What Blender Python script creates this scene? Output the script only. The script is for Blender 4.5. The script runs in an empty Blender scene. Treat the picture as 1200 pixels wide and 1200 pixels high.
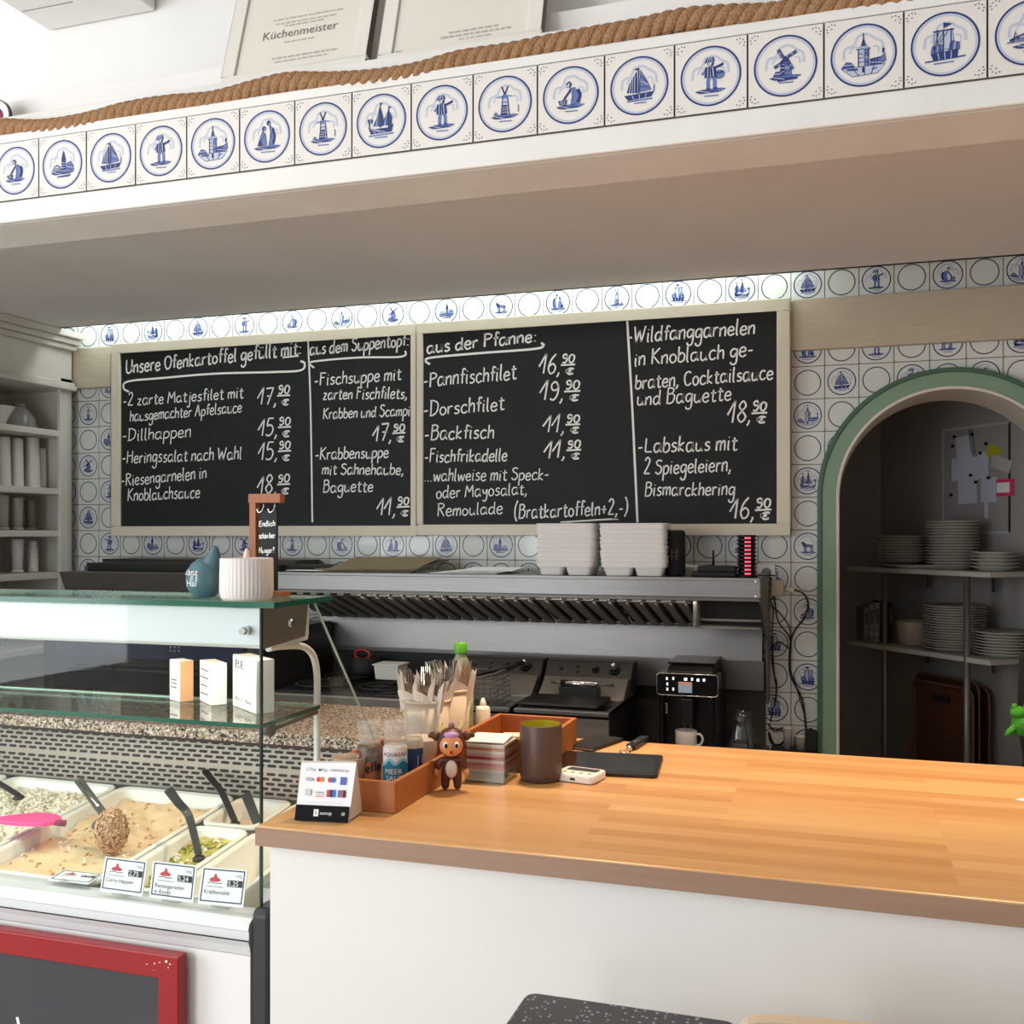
import bpy, bmesh, random
from math import *
from mathutils import Vector, Matrix
R = random.Random(7)
sc = bpy.context.scene
C = sc.collection
# ------------------------------------------------------------------ camera, light, exposure
F = 1200.0; TH = atan(F/3700.0); cT, sT = cos(TH), sin(TH); CZ = 1.65; HZ = 625.0
cam = bpy.data.cameras.new('camera'); cam.sensor_width = 36; cam.lens = 36; cam.shift_y = 25/1200.0
cam.clip_start = 0.02
co = bpy.data.objects.new('camera', cam); C.objects.link(co)
co.location = (0, 0, CZ); co.rotation_euler = (pi/2, 0, TH); sc.camera = co
sc.view_settings.view_transform = 'Standard'; sc.view_settings.look = 'None'
sc.view_settings.exposure = 0.32; sc.view_settings.gamma = 1.0; sc.view_settings.use_curve_mapping = False
w = bpy.data.worlds.new('daylight'); sc.world = w; w.use_nodes = True
w.node_tree.nodes['Background'].inputs[0].default_value = (0.85, 0.93, 1.0, 1)
w.node_tree.nodes['Background'].inputs[1].default_value = 0.9
def area(name, loc, target, sx, sy, power, col, spread=pi):
    l = bpy.data.lights.new(name, 'AREA'); l.shape = 'RECTANGLE'; l.size = sx; l.size_y = sy
    l.energy = power; l.color = col; l.spread = spread
    o = bpy.data.objects.new(name, l); C.objects.link(o); o.location = loc
    d = Vector(target) - Vector(loc); o.rotation_euler = d.to_track_quat('-Z', 'Y').to_euler()
    return o
area('shopfront_daylight', (-2.7, -2.44, 1.5), (-2.0, 3, 1.5), 1.15, 2.7, 62, (0.93, 0.97, 1.0))
area('side_window_daylight', (-4.03, -0.55, 1.9), (3, -0.2, 1.9), 2.0, 2.0, 58, (0.93, 0.97, 1.0))
for x in (-0.75, 0.35):
    area('kitchen_downlight', (x, 2.55, 2.638), (x, 2.55, 0), 0.16, 0.16, 7.8, (1.0, 0.72, 0.46), 1.7)
area('added_hood_light', (-1.15, 3.80, 1.398), (-1.15, 3.95, 0), 1.5, 0.04, 2.2, (1.0, 0.9, 0.78))  # added light under the hood, brightens fryers and splash panel
area('cove_tube', (-1.95, 4.13, 2.775), (-1.95, 4.17, 0), 3.5, 0.06, 8, (0.88, 1.0, 0.95))
area('display_tube', (-2.0, 1.83, 1.405), (-2.0, 1.95, 0), 1.7, 0.05, 4.6, (1.0, 0.96, 0.86))
# ------------------------------------------------------------------ helpers
def ray(px, py):
    a = (px-600)/F; b = (HZ-py)/F
    return (cT*a-sT, sT*a+cT, b)
def onY(px, py, Y):
    r = ray(px, py); t = Y/r[1]; return Vector((r[0]*t, Y, CZ+r[2]*t))
def onZ(px, py, z):
    r = ray(px, py); t = (z-CZ)/r[2]; return Vector((r[0]*t, r[1]*t, z))
def onX(px, py, X):
    r = ray(px, py); t = X/r[0]; return Vector((X, r[1]*t, CZ+r[2]*t))
def onP(px, py, p, n):
    r = Vector(ray(px, py)); c = Vector((0, 0, CZ)); n = Vector(n)
    return c + r*((Vector(p)-c).dot(n)/r.dot(n))
def lin(h):
    if isinstance(h, str):
        h = h.lstrip('#'); v = [int(h[i:i+2], 16)/255 for i in (0, 2, 4)]
    else: v = h
    return tuple(x/12.92 if x <= 0.04045 else ((x+0.055)/1.055)**2.4 for x in v) + (1.0,)
MATS = {}
def mat(name, col='#ffffff', rough=0.5, metal=0.0, noise=None, bump=None, coat=0.0, emit=None, trans=0.0, ior=1.45, spec=0.5, alpha=1.0):
    """principled material; noise=(scale, colour2, amount, detail[,stretch]); bump=(scale, strength)"""
    if name in MATS: return MATS[name]
    m = bpy.data.materials.new(name); m.use_nodes = True; MATS[name] = m
    nt = m.node_tree; b = nt.nodes['Principled BSDF']
    b.inputs['Base Color'].default_value = lin(col); b.inputs['Roughness'].default_value = rough
    b.inputs['Metallic'].default_value = metal; b.inputs['Coat Weight'].default_value = coat
    b.inputs['Transmission Weight'].default_value = trans; b.inputs['IOR'].default_value = ior
    b.inputs['Specular IOR Level'].default_value = spec; b.inputs['Alpha'].default_value = alpha
    if emit:
        b.inputs['Emission Color'].default_value = lin(emit[0]); b.inputs['Emission Strength'].default_value = emit[1]
    tc = None
    def coords(st=None):
        nonlocal tc
        if tc is None: tc = nt.nodes.new('ShaderNodeTexCoord')
        if st is None: return tc.outputs['Object']
        mp = nt.nodes.new('ShaderNodeMapping'); mp.inputs['Scale'].default_value = st
        nt.links.new(tc.outputs['Object'], mp.inputs['Vector']); return mp.outputs['Vector']
    if noise:
        n = nt.nodes.new('ShaderNodeTexNoise'); n.inputs['Scale'].default_value = noise[0]
        n.inputs['Detail'].default_value = noise[3] if len(noise) > 3 else 4
        nt.links.new(coords(noise[4] if len(noise) > 4 else None), n.inputs['Vector'])
        rp = nt.nodes.new('ShaderNodeValToRGB'); rp.color_ramp.elements[0].position = 0.5-noise[2]/2; rp.color_ramp.elements[1].position = 0.5+noise[2]/2
        rp.color_ramp.elements[0].color = lin(col); rp.color_ramp.elements[1].color = lin(noise[1])
        nt.links.new(n.outputs['Fac'], rp.inputs['Fac']); nt.links.new(rp.outputs['Color'], b.inputs['Base Color'])
    if bump:
        n = nt.nodes.new('ShaderNodeTexNoise'); n.inputs['Scale'].default_value = bump[0]; n.inputs['Detail'].default_value = 5
        nt.links.new(coords(), n.inputs['Vector'])
        bp = nt.nodes.new('ShaderNodeBump'); bp.inputs['Strength'].default_value = bump[1]; bp.inputs['Distance'].default_value = 0.01
        nt.links.new(n.outputs['Fac'], bp.inputs['Height']); nt.links.new(bp.outputs['Normal'], b.inputs['Normal'])
    return m
def glass_mat(name, tint, base=0.04, edge=0.55):
    """thin clear pane: see-through with a reflection that grows towards grazing angles"""
    m = bpy.data.materials.new(name); m.use_nodes = True; nt = m.node_tree; nt.nodes.remove(nt.nodes['Principled BSDF'])
    t = nt.nodes.new('ShaderNodeBsdfTransparent'); t.inputs[0].default_value = tint
    g = nt.nodes.new('ShaderNodeBsdfGlossy'); g.inputs['Roughness'].default_value = 0.02
    lw = nt.nodes.new('ShaderNodeLayerWeight'); lw.inputs['Blend'].default_value = 0.5
    pw = nt.nodes.new('ShaderNodeMath'); pw.operation = 'POWER'; pw.inputs[1].default_value = 4
    ma = nt.nodes.new('ShaderNodeMath'); ma.operation = 'MULTIPLY_ADD'; ma.inputs[1].default_value = edge; ma.inputs[2].default_value = base
    mx = nt.nodes.new('ShaderNodeMixShader')
    nt.links.new(lw.outputs['Facing'], pw.inputs[0]); nt.links.new(pw.outputs[0], ma.inputs[0]); nt.links.new(ma.outputs[0], mx.inputs[0])
    nt.links.new(t.outputs[0], mx.inputs[1]); nt.links.new(g.outputs[0], mx.inputs[2])
    nt.links.new(mx.outputs[0], nt.nodes['Material Output'].inputs['Surface']); return m
class MB:
    def __init__(s): s.v = []; s.f = []; s.mi = []; s.sm = []
    def add(s, vs, fs, mi=0, smooth=False):
        o = len(s.v); s.v += [tuple(p) for p in vs]
        for q in fs: s.f.append([o+i for i in q]); s.mi.append(mi); s.sm.append(smooth)
        return s
    def box(s, x0, x1, y0, y1, z0, z1, mi=0):
        return s.add([(x, y, z) for z in (z0, z1) for y in (y0, y1) for x in (x0, x1)],
            [(0, 2, 3, 1), (4, 5, 7, 6), (0, 1, 5, 4), (2, 6, 7, 3), (0, 4, 6, 2), (1, 3, 7, 5)], mi)
    def obox(s, c, size, M=None, mi=0):
        M = M or Matrix.Identity(3); a = [k/2 for k in size]
        return s.add([Vector(c)+M @ Vector((x*a[0], y*a[1], z*a[2])) for z in (-1, 1) for y in (-1, 1) for x in (-1, 1)],
            [(0, 2, 3, 1), (4, 5, 7, 6), (0, 1, 5, 4), (2, 6, 7, 3), (0, 4, 6, 2), (1, 3, 7, 5)], mi)
    def tube(s, pts, r, n=8, mi=0, caps=True, smooth=True, closed=False):
        pts = [Vector(p) for p in pts]; k = len(pts); rr = r if isinstance(r, (list, tuple)) else [r]*k
        vs = []; prev = None
        for i, p in enumerate(pts):
            if closed: t = pts[(i+1) % k]-pts[i-1]
            else: t = pts[min(i+1, k-1)]-pts[max(i-1, 0)]
            t = t.normalized() if t.length > 1e-9 else Vector((0, 0, 1))
            if prev is None: a = t.orthogonal().normalized()
            else:
                a = prev-t*prev.dot(t); a = a.normalized() if a.length > 1e-6 else t.orthogonal().normalized()
            prev = a; b = t.cross(a)
            vs += [p+(a*cos(2*pi*j/n)+b*sin(2*pi*j/n))*rr[i] for j in range(n)]
        fs = [(i*n+j, i*n+(j+1) % n, (i+1)*n+(j+1) % n, (i+1)*n+j) for i in range(k-1) for j in range(n)]
        if closed: fs += [((k-1)*n+j, (k-1)*n+(j+1) % n, (j+1) % n, j) for j in range(n)]
        s.add(vs, fs, mi, smooth)
        if caps and not closed: s.add(vs[:n], [tuple(range(n))[::-1]], mi); s.add(vs[-n:], [tuple(range(n))], mi)
        return s
    def cyl(s, p0, p1, r0, r1=None, n=16, mi=0, caps=True): return s.tube([p0, p1], [r0, r0 if r1 is None else r1], n, mi, caps)
    def lathe(s, cx, cy, prof, n=28, mi=0, smooth=True, warp=None, caps=True):
        vs = []
        for (r, z) in prof:
            for j in range(n):
                a = 2*pi*j/n; rj = r*(warp(a, z) if warp else 1); vs.append((cx+rj*cos(a), cy+rj*sin(a), z))
        k = len(prof)
        s.add(vs, [(i*n+j, i*n+(j+1) % n, (i+1)*n+(j+1) % n, (i+1)*n+j) for i in range(k-1) for j in range(n)], mi, smooth)
        if not caps: return s
        if prof[0][0] > 1e-5: s.add(vs[:n], [tuple(range(n))[::-1]], mi)
        if prof[-1][0] > 1e-5: s.add(vs[-n:], [tuple(range(n))], mi)
        return s
    def prism(s, poly, axis, a, b, mi=0, smooth=False):
        def P(u, v, k): return {'x': (k, u, v), 'y': (u, k, v), 'z': (u, v, k)}[axis]
        n = len(poly); vs = [P(u, v, a) for u, v in poly]+[P(u, v, b) for u, v in poly]
        s.add(vs, [(i, (i+1) % n, n+(i+1) % n, n+i) for i in range(n)], mi, smooth)
        s.add(vs, [tuple(range(n))[::-1], tuple(range(n, 2*n))], mi); return s
    def ell(s, c, rad, n=16, m=10, mi=0, M=None):
        vs = []; c = Vector(c)
        for i in range(m+1):
            ph = pi*i/m
            for j in range(n):
                a = 2*pi*j/n; q = Vector((rad[0]*sin(ph)*cos(a), rad[1]*sin(ph)*sin(a), rad[2]*cos(ph)))
                vs.append(c+(M @ q if M else q))
        return s.add(vs, [(i*n+j, (i+1)*n+j, (i+1)*n+(j+1) % n, i*n+(j+1) % n) for i in range(m) for j in range(n)], mi, True)
    def ribbon(s, pts, wd, fn, mi=0):
        k = len(pts); vs = []
        if k < 2: return s
        for i, (x, y) in enumerate(pts):
            a = pts[max(i-1, 0)]; b = pts[min(i+1, k-1)]; dx, dy = b[0]-a[0], b[1]-a[1]; L = hypot(dx, dy) or 1
            w_ = wd[i] if isinstance(wd, list) else wd
            nx, ny = -dy/L*w_/2, dx/L*w_/2; vs += [fn(x+nx, y+ny), fn(x-nx, y-ny)]
        return s.add(vs, [(2*i, 2*i+1, 2*i+3, 2*i+2) for i in range(k-1)], mi)
    def poly(s, pts, fn, mi=0): return s.add([fn(*p) for p in pts], [tuple(range(len(pts)))], mi)
    def build(s, name, mats, parent=None, bevel=0, seg=2, fix=True, org=None, subsurf=0):
        me = bpy.data.meshes.new(name)
        vs = s.v if org is None else [(p[0]-org[0], p[1]-org[1], p[2]-org[2]) for p in s.v]
        me.from_pydata(vs, [], s.f)
        for m in (mats if isinstance(mats, (list, tuple)) else [mats]): me.materials.append(m)
        me.polygons.foreach_set('material_index', s.mi); me.polygons.foreach_set('use_smooth', s.sm); me.update()
        if fix:
            bm = bmesh.new(); bm.from_mesh(me); bmesh.ops.remove_doubles(bm, verts=bm.verts, dist=1e-6)
            bmesh.ops.recalc_face_normals(bm, faces=bm.faces); bm.to_mesh(me); bm.free()
        o = bpy.data.objects.new(name, me); C.objects.link(o)
        if parent: o.parent = parent
        if bevel:
            md = o.modifiers.new('bevel', 'BEVEL'); md.width = bevel; md.segments = seg; md.limit_method = 'ANGLE'; md.angle_limit = 0.6
        if subsurf:
            md = o.modifiers.new('subsurf', 'SUBSURF'); md.levels = subsurf; md.render_levels = subsurf
        return o
def tag(o, label, cat, group=None, kind=None):
    if label: o['label'] = label
    if cat: o['category'] = cat
    if group: o['group'] = group
    if kind: o['kind'] = kind
    return o
def thing(name, label, cat, loc=(0, 0, 0), rz=0, group=None):
    o = bpy.data.objects.new(name, None); C.objects.link(o); o.empty_display_size = 0.05
    o.location = loc; o.rotation_euler = (0, 0, rz); return tag(o, label, cat, group)
def struct(o): o['kind'] = 'structure'; return o
def children(o): return [c for c in bpy.data.objects if c.parent == o]
def dup(root, loc, rz=None, label=None, group=None):
    def cp(o, par):
        c = o.copy(); C.objects.link(c)
        if par: c.parent = par
        for ch in kids[o.name]: cp(ch, c)
        return c
    kids = {}
    def walk(o):
        kids[o.name] = [c for c in o.children]
        for c in kids[o.name]: walk(c)
    walk(root); r = cp(root, None); r.location = loc
    if rz is not None: r.rotation_euler = (0, 0, rz)
    if label: r['label'] = label
    if group: r['group'] = group
    return r
def rot(ax, a): return Matrix.Rotation(a, 3, ax)
def smooth_pts(p, n=5, closed=False):
    """Catmull-Rom through points of any dimension"""
    if len(p) < 3: return [tuple(q) for q in p]
    out = []; k = len(p)
    for i in range(k if closed else k-1):
        if closed: a, b, c, d = p[i-1], p[i], p[(i+1) % k], p[(i+2) % k]
        else: a, b, c, d = p[max(i-1, 0)], p[i], p[i+1], p[min(i+2, k-1)]
        for j in range(n):
            t = j/n
            out.append(tuple(0.5*(2*B+(Cc-A)*t+(2*A-5*B+4*Cc-D)*t*t+(3*B-A-3*Cc+D)*t**3) for A, B, Cc, D in zip(a, b, c, d)))
    if not closed: out.append(tuple(p[-1]))
    return out
def rrect(x0, x1, y0, y1, r, n=5):
    return [(cx+r*cos(a), cy+r*sin(a)) for cx, cy, s0 in ((x1-r, y1-r, 0), (x0+r, y1-r, pi/2), (x0+r, y0+r, pi), (x1-r, y0+r, 1.5*pi)) for a in [s0+pi/2*i/n for i in range(n+1)]]
def printed(txt, size, fn, mb, mi=0, align='LEFT', xscale=1.0):
    """upright printed letters as flat geometry, mapped by fn(u, v)"""
    cu = bpy.data.curves.new('t', 'FONT'); cu.body = txt; cu.size = size; cu.align_x = align; cu.resolution_u = 2
    o = bpy.data.objects.new('t', cu); C.objects.link(o)
    me = bpy.data.meshes.new_from_object(o.evaluated_get(bpy.context.evaluated_depsgraph_get()))
    mb.add([fn(p.co.x*xscale, p.co.y) for p in me.vertices], [tuple(q.vertices) for q in me.polygons], mi)
    bpy.data.objects.remove(o); bpy.data.curves.remove(cu); bpy.data.meshes.remove(me)
# ------------------------------------------------------------------ handwriting (single strokes; x-height 5, capitals 10)
GL = {}
for ln in """a|5|4,4 3,5 1,4.6 .3,2.5 1,.3 2.5,.3 4,2.5 4,4.8;4,5 4,1 5,.2
b|4.4|.5,10 .5,.3;.5,3 2,5 3.8,4 3.8,1.2 2,0 .5,.8
c|4.2|3.8,4.2 2.4,5 .8,4 .4,2 1.2,.3 2.6,0 4,.9
d|5|3.8,4 2.4,5 .7,3.8 .4,1.5 1.6,0 3,.8 3.9,3;4,10 4,1 4.8,.2
e|4.3|.5,2.5 3.6,2.9 3.2,4.6 2,5 .6,3.8 .4,1.5 1.6,0 3,.2 4,1
f|3.2|3.6,9 2.6,10 1.7,9 1.6,.2;.3,5.2 3.2,5.4
g|4.6|3.8,4.3 2.2,5 .5,3.6 .8,1 2.4,.6 3.9,3;4,5 4,-2 2.8,-4 1,-3.6 .8,-2.4
h|4.2|.5,10 .5,0;.5,3 2,5 3.4,4.6 3.6,0
i|2|.8,5 .8,.6 1.5,0;.9,7.2 1.05,7.7
j|2.4|1.6,5 1.6,-2.4 .6,-4 -.4,-3;1.7,7.2 1.85,7.7
k|4.2|.5,10 .5,0;3.4,5 .7,2.4 3.6,0
l|2|.6,10 .6,1 1.6,.1
m|6|.4,5 .5,0;.5,3 1.8,5 2.8,4.4 2.9,0;2.9,3 4.2,5 5.2,4.4 5.4,0
n|4.3|.4,5 .5,0;.5,3 2,5 3.4,4.5 3.6,0
o|4.3|2.2,5 .6,4 .4,1.6 1.8,0 3.6,1 3.8,3.4 2.2,5
p|4.4|.5,5 .5,-4;.5,3.6 2,5 3.8,4 3.8,1.4 2,0 .5,1
r|3.5|.5,5 .6,0;.6,3 1.8,4.8 3.2,4.6
s|3.8|3.4,4.4 2,5 .8,4 1.4,2.9 2.9,2.2 3.2,.9 1.8,0 .4,.6
t|3.6|1.6,8 1.6,1 2.6,0 3.6,.6;.2,5.2 3.4,5.4
u|4.6|.5,5 .6,1.2 1.8,0 3.4,1.4 3.6,5;3.6,5 3.7,.8 4.4,.1
ü|4.6|.5,5 .6,1.2 1.8,0 3.4,1.4 3.6,5;3.6,5 3.7,.8 4.4,.1;1.2,6.8 1.3,7.4;2.9,6.8 3,7.4
ö|4.3|2.2,5 .6,4 .4,1.6 1.8,0 3.6,1 3.8,3.4 2.2,5;1.3,6.8 1.4,7.4;2.9,6.8 3,7.4
w|5.8|.3,5 1.4,0 2.8,4.4 4.2,0 5.4,5
y|4.2|.5,5 1,2.4 2.4,2 3.6,5;3.8,5 3.6,-2 2.2,-4 .8,-3
z|4.2|.5,5 3.4,5;3.4,5 .5,0;.5,0 3.8,.2
U|6|.6,10 .8,2 2.4,0 4.4,1 5.2,4 5.2,10;5.2,4 5.4,.6
O|6|3,10 .8,8 .5,3.4 2.4,0 5,1.6 5.4,7 3,10
M|7|.4,0 1.2,10;1.2,10 3.4,3.4;3.4,3.4 5.8,10;5.8,10 6.4,0
A|5.6|.2,0 2.8,10;2.8,10 5,0;1,3.6 4.4,3.8
D|5.8|.8,10 .8,0;0,10 2.6,9.8 5,7.4 4.8,2.6 2.4,.2 0,0
H|6|.6,10 .6,0;5,10 5,0;.6,5 5,5.4
W|7.6|.2,10 1.6,0;1.6,0 3.4,7;3.4,7 5,0;5,0 7,10
R|5.6|.8,10 .8,0;0,9.6 2.8,10 4.6,8.4 3.8,6 .9,5;1.8,5 5,0
K|5.6|.8,10 .8,0;5,10 1,4.8;1,4.8 5.2,0
S|5.2|4.6,8.8 2.8,10 .9,8.6 1.6,6 4,4.4 4.6,2 2.6,0 .4,1.4
F|5|.8,10 .8,0;.2,10 4.6,10;.8,5.4 3.8,5.6
P|5.2|.8,10 .8,0;0,9.6 2.8,10 4.8,8.2 3.8,5.6 .9,4.8
B|5.6|.8,10 .8,0;.2,9.8 3,10 4.4,8.2 3.2,5.8 .9,5.4;3.2,5.8 5,4 4.2,.8 2,0 .2,.2
C|5.4|4.6,8.6 3,10 1,8.4 .4,4.6 1.4,.8 3.2,0 5,1.4
L|5.2|.8,10 .8,.4;.8,.4 4.8,.3
E|5|.8,10 .8,.2;.8,10 4.4,10;.8,5.4 3.6,5.6;.8,.2 4.6,.2
0|4.8|2.4,10 .8,8 .6,2.4 2.2,0 4,2.4 4.2,7.6 2.4,10
1|3.4|-.6,3.5 2.6,10;2.6,10 2.2,0
2|5|.6,8 2,10 3.8,8.6 3.4,6 .4,.3;.4,.3 4.6,.3
5|5|4.2,10 1.2,10;1.2,10 .8,5.8 2.8,6.2 4.4,4 3.6,1 1.8,0 .4,.8
6|4.8|3.8,10 1.6,7 .6,3 1.8,0 3.8,.8 4.2,3.4 2.6,5 .9,3.6
7|5|.4,9.6 4.6,10;4.6,10 2,0;1.2,5 4,5.2
8|4.8|2.4,5.4 .8,7.6 2.4,10 4,7.8 2.4,5.4 .6,2.6 2.4,0 4.4,2.4 2.4,5.4
9|4.8|4,7.6 2.6,10 .8,8.4 1.4,5.6 3.4,5.6 4.1,8 4,3 2.4,0 .6,.8
-|3.4|.3,3 2.8,3.2
,|2|1,.8 .9,-.4 .2,-1.8
:|2|.9,.2 1.05,.8;.9,4 1.05,4.6
.|1.8|.8,0 .95,.5
?|4|.4,8 1.6,10 3.2,8.6 2.6,6.4 1.6,5 1.6,3;1.6,.2 1.75,.7
(|3|2.4,11 .8,7 .8,2 2.4,-1.6
)|3|.4,11 2,7 2,2 .4,-1.6
+|4.4|2.1,5.4 2.1,.6;.3,3 3.9,3
€|5|4.6,8 3,9.4 1.2,7.4 1,3 2.4,.4 4.4,1.4;.1,5.8 3.4,6;.1,3.8 3.2,4""".split('\n'):
    k, wd, st = ln.split('|')
    GL[k] = (float(wd), [[tuple(float(q) for q in p.split(',')) for p in s_.split(' ')] for s_ in st.split(';')])
def hand(mb, txt, p0, p1, xh, wd, fn, mi=0, jit=0.25):
    """write txt from p0 to p1 (baseline end points in the fn plane); xh = height of a small letter"""
    tot = sum(2.6 if ch == ' ' else GL[ch][0]+0.6 for ch in txt)
    dx, dy = p1[0]-p0[0], p1[1]-p0[1]; L = hypot(dx, dy); kx = L/tot; ky = xh/5; c, s_ = dx/L, dy/L; x = 0
    for ch in txt:
        if ch == ' ': x += 2.6; continue
        wdt, sts = GL[ch]; jy = R.uniform(-jit, jit); js = R.uniform(0.94, 1.07)
        for st in sts:
            q = smooth_pts(st, 5) if len(st) > 2 else st
            pts = []
            for (a, b) in q:
                b = (b if b <= 5 or ch in '()0125678 9' else 5+(b-5)*.72)*js+jy; u = (x+a)*kx+b*ky*0.10; v = b*ky
                pts.append((p0[0]+u*c-v*s_, p0[1]+u*s_+v*c))
            n = len(pts); mb.ribbon(pts, [wd*R.uniform(0.8, 1.1) for i in range(n)], fn, mi)
        x += wdt+0.6
# ------------------------------------------------------------------ shared materials
WHITE = mat('white_wall_paint', '#f1efec', 0.75, noise=(3, '#eae7e3', 0.6), bump=(60, 0.05))
CEIL = mat('ceiling_paint', '#f0ebe8', 0.85, noise=(2.2, '#e8e2df', 0.5), bump=(25, 0.12))
TRIMW = mat('white_trim_gloss_paint', '#efece8', 0.4, noise=(6, '#e6e2dd', 0.5), bump=(30, 0.05))
STEEL = mat('brushed_steel', '#757373', 0.38, 0.9, noise=(6, '#858382', 0.8, 5, (1, 1, 40)))
STEELD = mat('dark_steel', '#66635f', 0.45, 0.6, noise=(5, '#74706c', 0.8, 5, (1, 1, 30)))
CHROME = mat('chrome', '#d8d8da', 0.12, 1.0)
BLACK = mat('black_plastic', '#141416', 0.38)
BLACKM = mat('matt_black', '#1a1a1b', 0.65)
WPLAS = mat('white_plastic', '#eceae6', 0.35)
PAPER = mat('white_paper', '#f2f1ef', 0.8)
CHALK = mat('white_chalk', '#fbfaf7', 0.95)
SLATE = mat('chalkboard_black', '#191a1c', 0.62, noise=(4, '#232427', 0.9), spec=0.35)
GLASS = glass_mat('clear_pane_glass', (0.965, 0.985, 0.975, 1), .016, .4)
GEDGE = mat('green_glass_edge', '#1d5c49', 0.15)
PEDGE = mat('pale_glass_back_edge', '#9dbdae', 0.15)
CAPP = mat('clear_ribbed_plastic', '#dcd8d4', 0.08, alpha=0.30)
WGLAZE = mat('cool_white_tile_glaze', '#e6e8e3', 0.16, noise=(1.5, '#dde0db', 0.6), coat=0.3)
CLEAR = glass_mat('clear_tableware_glass', (0.90, 0.92, 0.92, 1), .06, .6)
INK = mat('printed_dark_ink', '#26262b', 0.7)
INKG = mat('printed_grey_ink', '#8a8888', 0.7)
GLAZE = mat('cream_tile_glaze', '#eae4de', 0.16, noise=(1.5, '#e2dcd5', 0.6), coat=0.3)
GROUT = mat('grey_brown_grout', '#6f655a', 0.9)
DB1 = mat('delft_dark_blue', '#2c3a76', 0.2); DB2 = mat('delft_mid_blue', '#6678b0', 0.2); DB3 = mat('delft_pale_blue', '#c0c6d6', 0.2)
DRING = mat('tile_ring_grey_blue', '#49506a', 0.2)
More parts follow.
